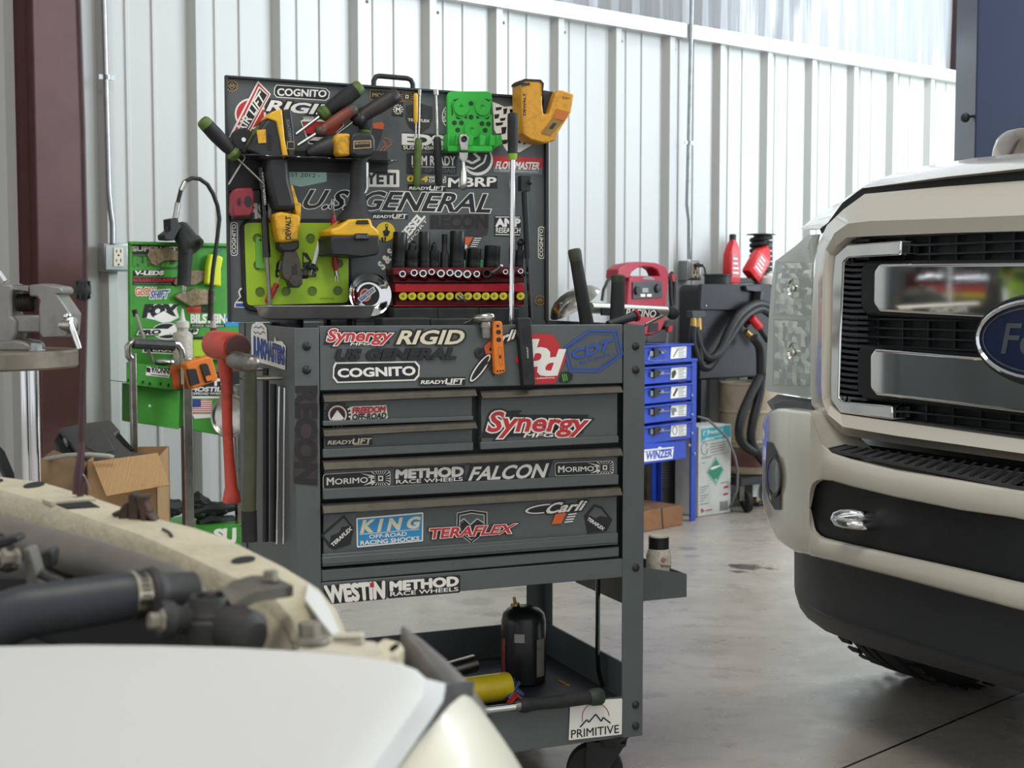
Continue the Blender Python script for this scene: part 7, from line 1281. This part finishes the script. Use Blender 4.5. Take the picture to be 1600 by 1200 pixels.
m = MB(); rr = [r[-1] for r in rows[3:9]]; m.loft([rr, [p+V((.012, .03, -.012)) for p in rr]], CWH, closed=False); m.loft([[p+V((.012, .03, -.012)) for p in rr], [p+V((.03, .10, -.03)) for p in rr]], DUSTB, closed=False); m.build('fender_edge', car)
# cream front corner
def curve(pts, y): return [at(u, v, y_) for (u, v), y_ in zip(pts, y)]
c0 = curve([(664, 1098), (640, 1130), (610, 1175), (575, 1230), (520, 1320)], [.93, .90, .87, .84, .80]); c1 = curve([(680, 1072), (668, 1110), (650, 1160), (625, 1225), (590, 1320)], [.95, .91, .87, .83, .79]); c2 = curve([(697, 1066), (705, 1100), (705, 1155), (700, 1220), (690, 1320)], [.965, .93, .89, .85, .80]); c3 = curve([(712, 1067), (740, 1100), (765, 1150), (780, 1215), (800, 1320)], [.98, .95, .92, .88, .84]); c4 = curve([(727, 1075), (764, 1105), (800, 1145), (840, 1200), (905, 1320)], [1.0, .99, .98, .97, .95]); c5 = [p+V((-.03, .12, -.05)) for p in c4]
m = MB(); m.loft([c0, c1, c2, c3, c4, c5], CCR, closed=False); m.build('bumper_corner', car, ang=80, sub=1)
# dark curved headlamp trim strip
t0_ = curve([(626, 986), (640, 1005), (660, 1035), (690, 1068), (720, 1100), (730, 1130)], [1.03, 1.02, 1.01, 1.0, .99, .985]); t1_ = curve([(634, 984), (660, 1000), (700, 1034), (730, 1064), (752, 1095), (765, 1115)], [1.04, 1.03, 1.02, 1.015, 1.01, 1.0])
m = MB(); m.loft([[p-UP*.03 for p in t0_], t0_, [a.lerp(b, .35)+UP*.004 for a, b in zip(t0_, t1_)], t1_, [p-UP*.03+V((.004, .004, 0)) for p in t1_]], M('trim_dusty', '#4d4a48', .5, 0, ('#8a8474', .6, 6)), closed=False); m.build('lamp_trim', car, ang=60)
# radiator support beam
Fp = [(-60, 738), (0, 745), (67, 754), (135, 774), (200, 796), (250, 812), (300, 824), (350, 840), (400, 865), (440, 885), (485, 912), (512, 945), (531, 992)]
Np = [(-60, 751), (0, 765), (50, 779), (105, 797), (165, 818), (215, 834), (265, 856), (310, 876), (345, 893), (380, 908), (425, 930), (455, 965), (470, 1004)]
dropz = [.032, .032, .032, .032, .032, .033, .034, .035, .036, .04, .05, .06, .06]
zl_ = [TOPZ]*10+[TOPZ-.001, TOPZ-.008, TOPZ-.022]
f3 = [fl(u, v, z) for (u, v), z in zip(Fp, zl_)]; n3 = [fl(u, v, z) for (u, v), z in zip(Np, zl_)]
m = MB(); m.loft([[p+V((.01, .01, -.10)) for p in f3], [p+V((.006, .006, -.006)) for p in f3], f3, [a.lerp(b, .5)+UP*.001 for a, b in zip(f3, n3)], n3, [p+V((-.002, -.005, -.006)) for p in n3], [p+V((-.004, -.008, -d)) for p, d in zip(n3, dropz)], [p+V((0, .02, -d-.05)) for p, d in zip(n3, dropz)]], DUST, closed=False); beam = m.build('radiator_support', car, ang=40)
def hole(pts, nm='hole'):
    m = MB(); m.prism([fl(u, v, TOPZ+.0018) for u, v in pts], -UP*.002, M('hole_dark', '#0c0b0a', .9)); m.build(nm, beam)
hole(circ(53, 757, 17, 4, rot=-10)); hole(circ(380, 874, 19, 5, rot=-8)); hole([(86, 786), (136, 781), (156, 792), (105, 793.5)]); hole(circ(-5, 750, 10, 3))
m = MB(); m.prism([fl(u, v, TOPZ+.004) for u, v in ((66, 780), (140, 774), (150, 779), (80, 785))], -UP*.004, DUST); m.build('gusset', beam); m = MB(); m.tube([fl(u, v, TOPZ+.002) for u, v in ((255, 827), (264, 832), (268, 838))], .0018, BLK, 6); m.build('clip', beam)
RUST = M('rusty_latch', '#33271f', .7, 0, ('#51382a', .8, 25)); lb = fl(205, 812, TOPZ)
L2 = lambda x, y, dy=0: (lambda p: at(p[0], p[1], lb.y+dy))(D2(x, y))
m = MB()
for pts, d in ((((690, 650), (735, 640), (745, 690), (725, 690)), .01), (((735, 640), (770, 590), (800, 575), (805, 690), (740, 700)), .0), (((800, 530), (840, 520), (850, 585), (870, 600), (865, 700), (800, 700)), -.006), (((845, 540), (925, 540), (905, 580), (935, 640), (910, 705), (880, 700)), -.012), (((900, 640), (935, 660), (975, 700), (940, 705)), -.014)):
    m.prism([L2(x, y, d) for x, y in pts], V((0, .02, 0)), RUST)
m.build('hood_latch', car, bev=.002)
# prop rod
rb_ = fl(125, 793, TOPZ-.01); ry = rb_.y; PR = M('prop_rod_paint', '#40262b', .5, .2, ('#5c3a3a', .6, 20))
m = MB(); m.tube([at(125, 800, ry), at(127, 690, ry), at(131, 560, ry), at(133, 470, ry), at(133, 400, ry), at(129, 200, ry), at(122, 0, ry), at(119, -60, ry)], [.0042, .0040, .0034, .0034, .0034, .0034, .0034, .0034], PR, 10); pr = m.build('prop_rod', car)
m = MB(); m.tube([at(120, 772, ry-.012), at(123, 735, ry-.012), at(129, 690, ry-.006)], [.0055, .0055, .004], M('rod_sleeve', '#43262a', .5), 10); m.tube([at(128, 740, ry-.01), at(133, 745, ry-.012), at(141, 765, ry-.012)], .0012, STEEL, 6); m.build('rod_clip', pr)
m = MB(); g = at(129.5, 453, ry); m.lathe(g-UP*.012, UP, [(0, .0045), (.001, .0065), (.008, .0098), (.016, .0098), (.023, .0065), (.024, .0045)], BLKR, 10); 
for i in range(5):
    a = math.pi+math.pi*(i+.5)/5; 
    for z in (-.007, .007): m.box(g+V((math.cos(a)*.0086, math.sin(a)*.0086, z)), V((-math.sin(a), math.cos(a), 0))*.001, V((math.cos(a), math.sin(a), 0))*.0012, UP*.0035, BLKG)
m.build('rod_grip', pr)
# dark bay below everything
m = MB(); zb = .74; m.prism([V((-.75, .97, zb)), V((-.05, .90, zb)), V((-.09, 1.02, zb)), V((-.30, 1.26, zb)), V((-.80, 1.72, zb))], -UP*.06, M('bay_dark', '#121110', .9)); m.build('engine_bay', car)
m = MB(); b0 = fl(90, 880, .80); m.prism([at(-40, 905, 1.22), at(110, 905, 1.22), at(110, 845, 1.3), at(-40, 830, 1.3)], V((0, .01, 0)), DUSTB); m.build('fan_shroud', car)
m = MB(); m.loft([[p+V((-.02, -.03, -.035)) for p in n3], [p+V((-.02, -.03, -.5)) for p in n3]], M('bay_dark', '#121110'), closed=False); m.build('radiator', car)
# dusty top tube with a domed end
tb = [(-80, 822, 1.40), (0, 838, 1.34), (70, 855, 1.28), (150, 876, 1.21), (220, 898, 1.14), (262, 914, 1.09), (288, 930, 1.06), (300, 948, 1.04), (302, 975, 1.03)]
m = MB(); m.tube([at(*p) for p in tb], [.020, .0195, .019, .018, .017, .0165, .0165, .0165, .016], DUSTG, 20); m.build('radiator_tube', car, ang=80)
# black radiator hose with clamp
hp = [(-90, 1085, .98), (-45, 1015, .985), (-10, 978, .99), (35, 958, .995), (80, 950, 1.0), (120, 944, 1.005), (160, 938, 1.01), (200, 932, 1.015), (222, 930, 1.02)]
P = [at(*p) for p in hp]; Q = []; rr_ = []
for i in range(len(P)-1):
    p0, p1, p2, p3 = P[max(i-1, 0)], P[i], P[i+1], P[min(i+2, len(P)-1)]
    for k in range(10):
        t = k/10; Q.append(.5*((2*p1)+(p2-p0)*t+(2*p0-5*p1+4*p2-p3)*t*t+(3*p1-p0-3*p2+p3)*t**3)); s_ = (i+t)/8; rr_.append((.024 if s_ < .2 else .0205-.004*(s_-.2))*(1+.006*((len(Q) % 2)*2-1) if .35 < s_ < .9 else 1))
Q.append(P[-1]); rr_.append(.0172)
HRB = M('radiator_hose', '#23262c', .5, 0, ('#37383a', .5, 10)); m = MB(); m.tube(Q, rr_, HRB, 28); hs = m.build('radiator_hose', car, ang=80)
a, b = at(203, 931, 1.014), at(226, 930, 1.021); ax = (b-a).normalized(); L = (b-a).length; R_ = .0178
CL = M('clamp_steel', '#c9c0aa', .25, 1, ('#8a8374', .5, 40)); m = MB(); m.lathe(a, ax, [(0, R_), (.0003, R_+.0006), (L*.5, R_+.0004), (L, R_+.0002), (L+.0003, R_-.0006)], CL, 32, cap=False); cl = m.build('hose_clamp', car)
m = MB(); x_ = (UP-ax*UP.dot(ax)).normalized(); y_ = ax.cross(x_)
for i in range(16):
    t = math.radians(-80+i*12); d = x_*math.cos(t)-y_*math.sin(t); d2 = -x_*math.sin(t)-y_*math.cos(t)
    m.box(a+ax*(L*.5)+d*(R_+.0006), ax*(L*.27), d*.0004, d2*.0009, BLK)
m.build('clamp_slot', cl)
m = MB(); m.lathe(b-ax*.001, ax, [(0, .0168), (.002, .0205), (.007, .0212), (.009, .019), (.016, .0165), (.04, .0165)], DUSTB, 28); m.build('hose_neck', car)
# mount with cupped ring, bolt and bracket arm
mc = at(328, 935, 1.0); m = MB(); m.lathe(mc-UP*.055, UP, [(0, .018), (.03, .0205), (.040, .0205), (.042, .0185), (.045, .0185), (.047, .0165), (.055, .0155), (.0575, .014), (.0575, .0115), (.050, .0105), (.050, .004)], DUSTB, 30); mt = m.build('mount_bushing', car)
m = MB(); m.lathe(mc-UP*.006, UP, [(0, .006), (.008, .0055), (.011, .0035)], DUSTB, 16); m.build('bushing_stud', mt)
m = MB(); m.lathe(at(345, 975, 1.0), V((.75, -.5, -.15)), [(0, .017), (.014, .0185), (.03, .018), (.036, .012)], DUSTB, 24); m.build('mount_tube', car)
m = MB(); c = at(270, 968, .985); m.lathe(c, V((-.8, -.5, .1)), [(0, .013), (.006, .014), (.010, .013)], DUSTB, 20); m.tube([c, at(320, 965, 1.0)], .010, DUSTB, 10); ea = m.build('mount_ear', car)
m = MB(); c = at(254, 970, .972); m.lathe(c, V((-.8, -.5, .1)), [(0, .0085), (.002, .0085), (.002, .006), (.010, .006)], DUSTM, 6); m.build('bolt', ea)
A_ = [(345, 922, 1.0), (362, 908, 1.02), (392, 899, 1.04), (425, 899, 1.05), (450, 911, 1.04), (457, 914, 1.03)]; B2_ = [(362, 945, .99), (378, 936, .995), (400, 924, 1.0), (430, 920, 1.01), (450, 917, 1.02), (458, 915, 1.02)]
m = MB(); a3 = [at(*p) for p in A_]; b3 = [at(*p) for p in B2_]; m.loft([[p-UP*.004 for p in a3], a3, b3, [p-UP*.008 for p in b3]], M('bracket_grey', '#4a4740', .6, 0, ('#6e6858', .7, 12)), closed=False); ar = m.build('bracket_arm', car)
m = MB(); m.lathe(at(423, 906, 1.03), UP, [(0, .0075), (.0015, .0075), (.0015, .0055), (.007, .0055)], DUSTM, 6); m.lathe(at(380, 919, 1.02), UP, [(0, .003), (.0008, .003)], BLK, 12); m.build('bolt', ar)
# clutter at the left of the bay
for i, (pts, y) in enumerate(((((-30, 850), (25, 836), (30, 846), (-30, 868)), 1.2), (((45, 870), (80, 858), (82, 870), (78, 890), (50, 890)), 1.16), (((34, 858), (46, 856), (52, 875), (60, 905), (62, 920), (40, 920), (40, 880)), 1.12))):
    m = MB(); m.prism([at(u, v, y) for u, v in pts], V((0, .02, 0)), DUSTB if i < 2 else DUSTG); m.build('bay_bracket', car, bev=.002)
for (u, v, y) in ((28, 872, 1.10), (8, 872, 1.11)):
    m = MB(); m.lathe(at(u, v, y), V((-.7, -.6, .1)), [(0, .008), (.003, .008), (.003, .0055), (.012, .0055)], DUSTM, 6); m.build('bolt', car)
m = MB(); m.tube([at(62, 895, 1.1), at(75, 903, 1.1), at(88, 908, 1.1), at(100, 910, 1.1)], [.005, .0035, .005, .003], DUSTB, 8); m.tube([at(-20, 880, 1.12), at(12, 888, 1.12), at(30, 882, 1.11)], .004, DUSTB, 8); m.build('sensor_lead', car)
# right end: lamp bracket pieces
PB = M('beige_plastic', '#b5ad9b', .55, 0, ('#978f7e', .5, 20)); yb_ = .98
m = MB(); m.prism([at(u, v, y) for u, v, y in ((462, 1001, .985), (468, 994, 1.0), (500, 990, 1.01), (590, 1002, 1.01), (597, 1014, .99), (597, 1030, .975), (560, 1024, .972), (465, 1012, .975))], V((0, .004, -.02)), PB); lbk = m.build('lamp_bracket', car, bev=.003)
m = MB()
for dv in (0, 8): m.prism([at(u, v+dv, y) for u, v, y in ((520, 1000, .995), (566, 999, .995), (570, 993, 1.005), (524, 994, 1.005))], UP*.003, PB)
m.build('bracket_rib', lbk, bev=.001)
m = MB(); c = at(484, 1001, .99); m.lathe(c, UP, [(0, .0135), (.002, .0135), (.003, .009), (.0035, .0085), (.013, .0085), (.014, .006)], DUSTM, 6); m.lathe(c, UP, [(0, .0145), (.002, .014)], DUSTM, 22); m.build('bolt', lbk)
m = MB(); m.prism([at(u, v, y) for u, v, y in ((586, 1006, 1.0), (600, 997, 1.02), (625, 1003, 1.02), (632, 1012, 1.01), (622, 1022, 1.0), (640, 1050, .985), (596, 1035, .985))], V((0, .004, -.02)), DUST); m.prism([at(u, v, .995) for u, v in ((609, 1010), (621, 1003), (626, 1007), (613, 1016))], V((0, -.012, .001)), M('hole_dark', '#0c0b0a')); m.build('lamp_tab', car, bev=.002)
m = MB(); m.prism([fl(u, v, z) for u, v, z in ((480, 911, TOPZ+.001), (500, 928, TOPZ), (516, 950, TOPZ-.006), (534, 993, TOPZ-.018), (520, 992, TOPZ-.015), (497, 962, TOPZ-.002), (476, 935, TOPZ+.001))], -UP*.004, CWH); m.build('support_tip_lit', car, bev=.001, label='clean white painted tip')  # white strip added to paint the door light on the beam's tip
# front of the beam end dropping to the lamp area
m = MB(); e0 = [n3[8], n3[9], n3[10], n3[11], n3[12]]; m.loft([[p+V((-.003, -.006, -.01)) for p in e0], [at(u, v, y) for u, v, y in ((350, 935, 1.15), (375, 975, 1.12), (392, 1012, 1.06), (425, 1016, 1.03), (460, 1014, 1.0))]], DUST, closed=False); m.build('support_end', car, ang=60)
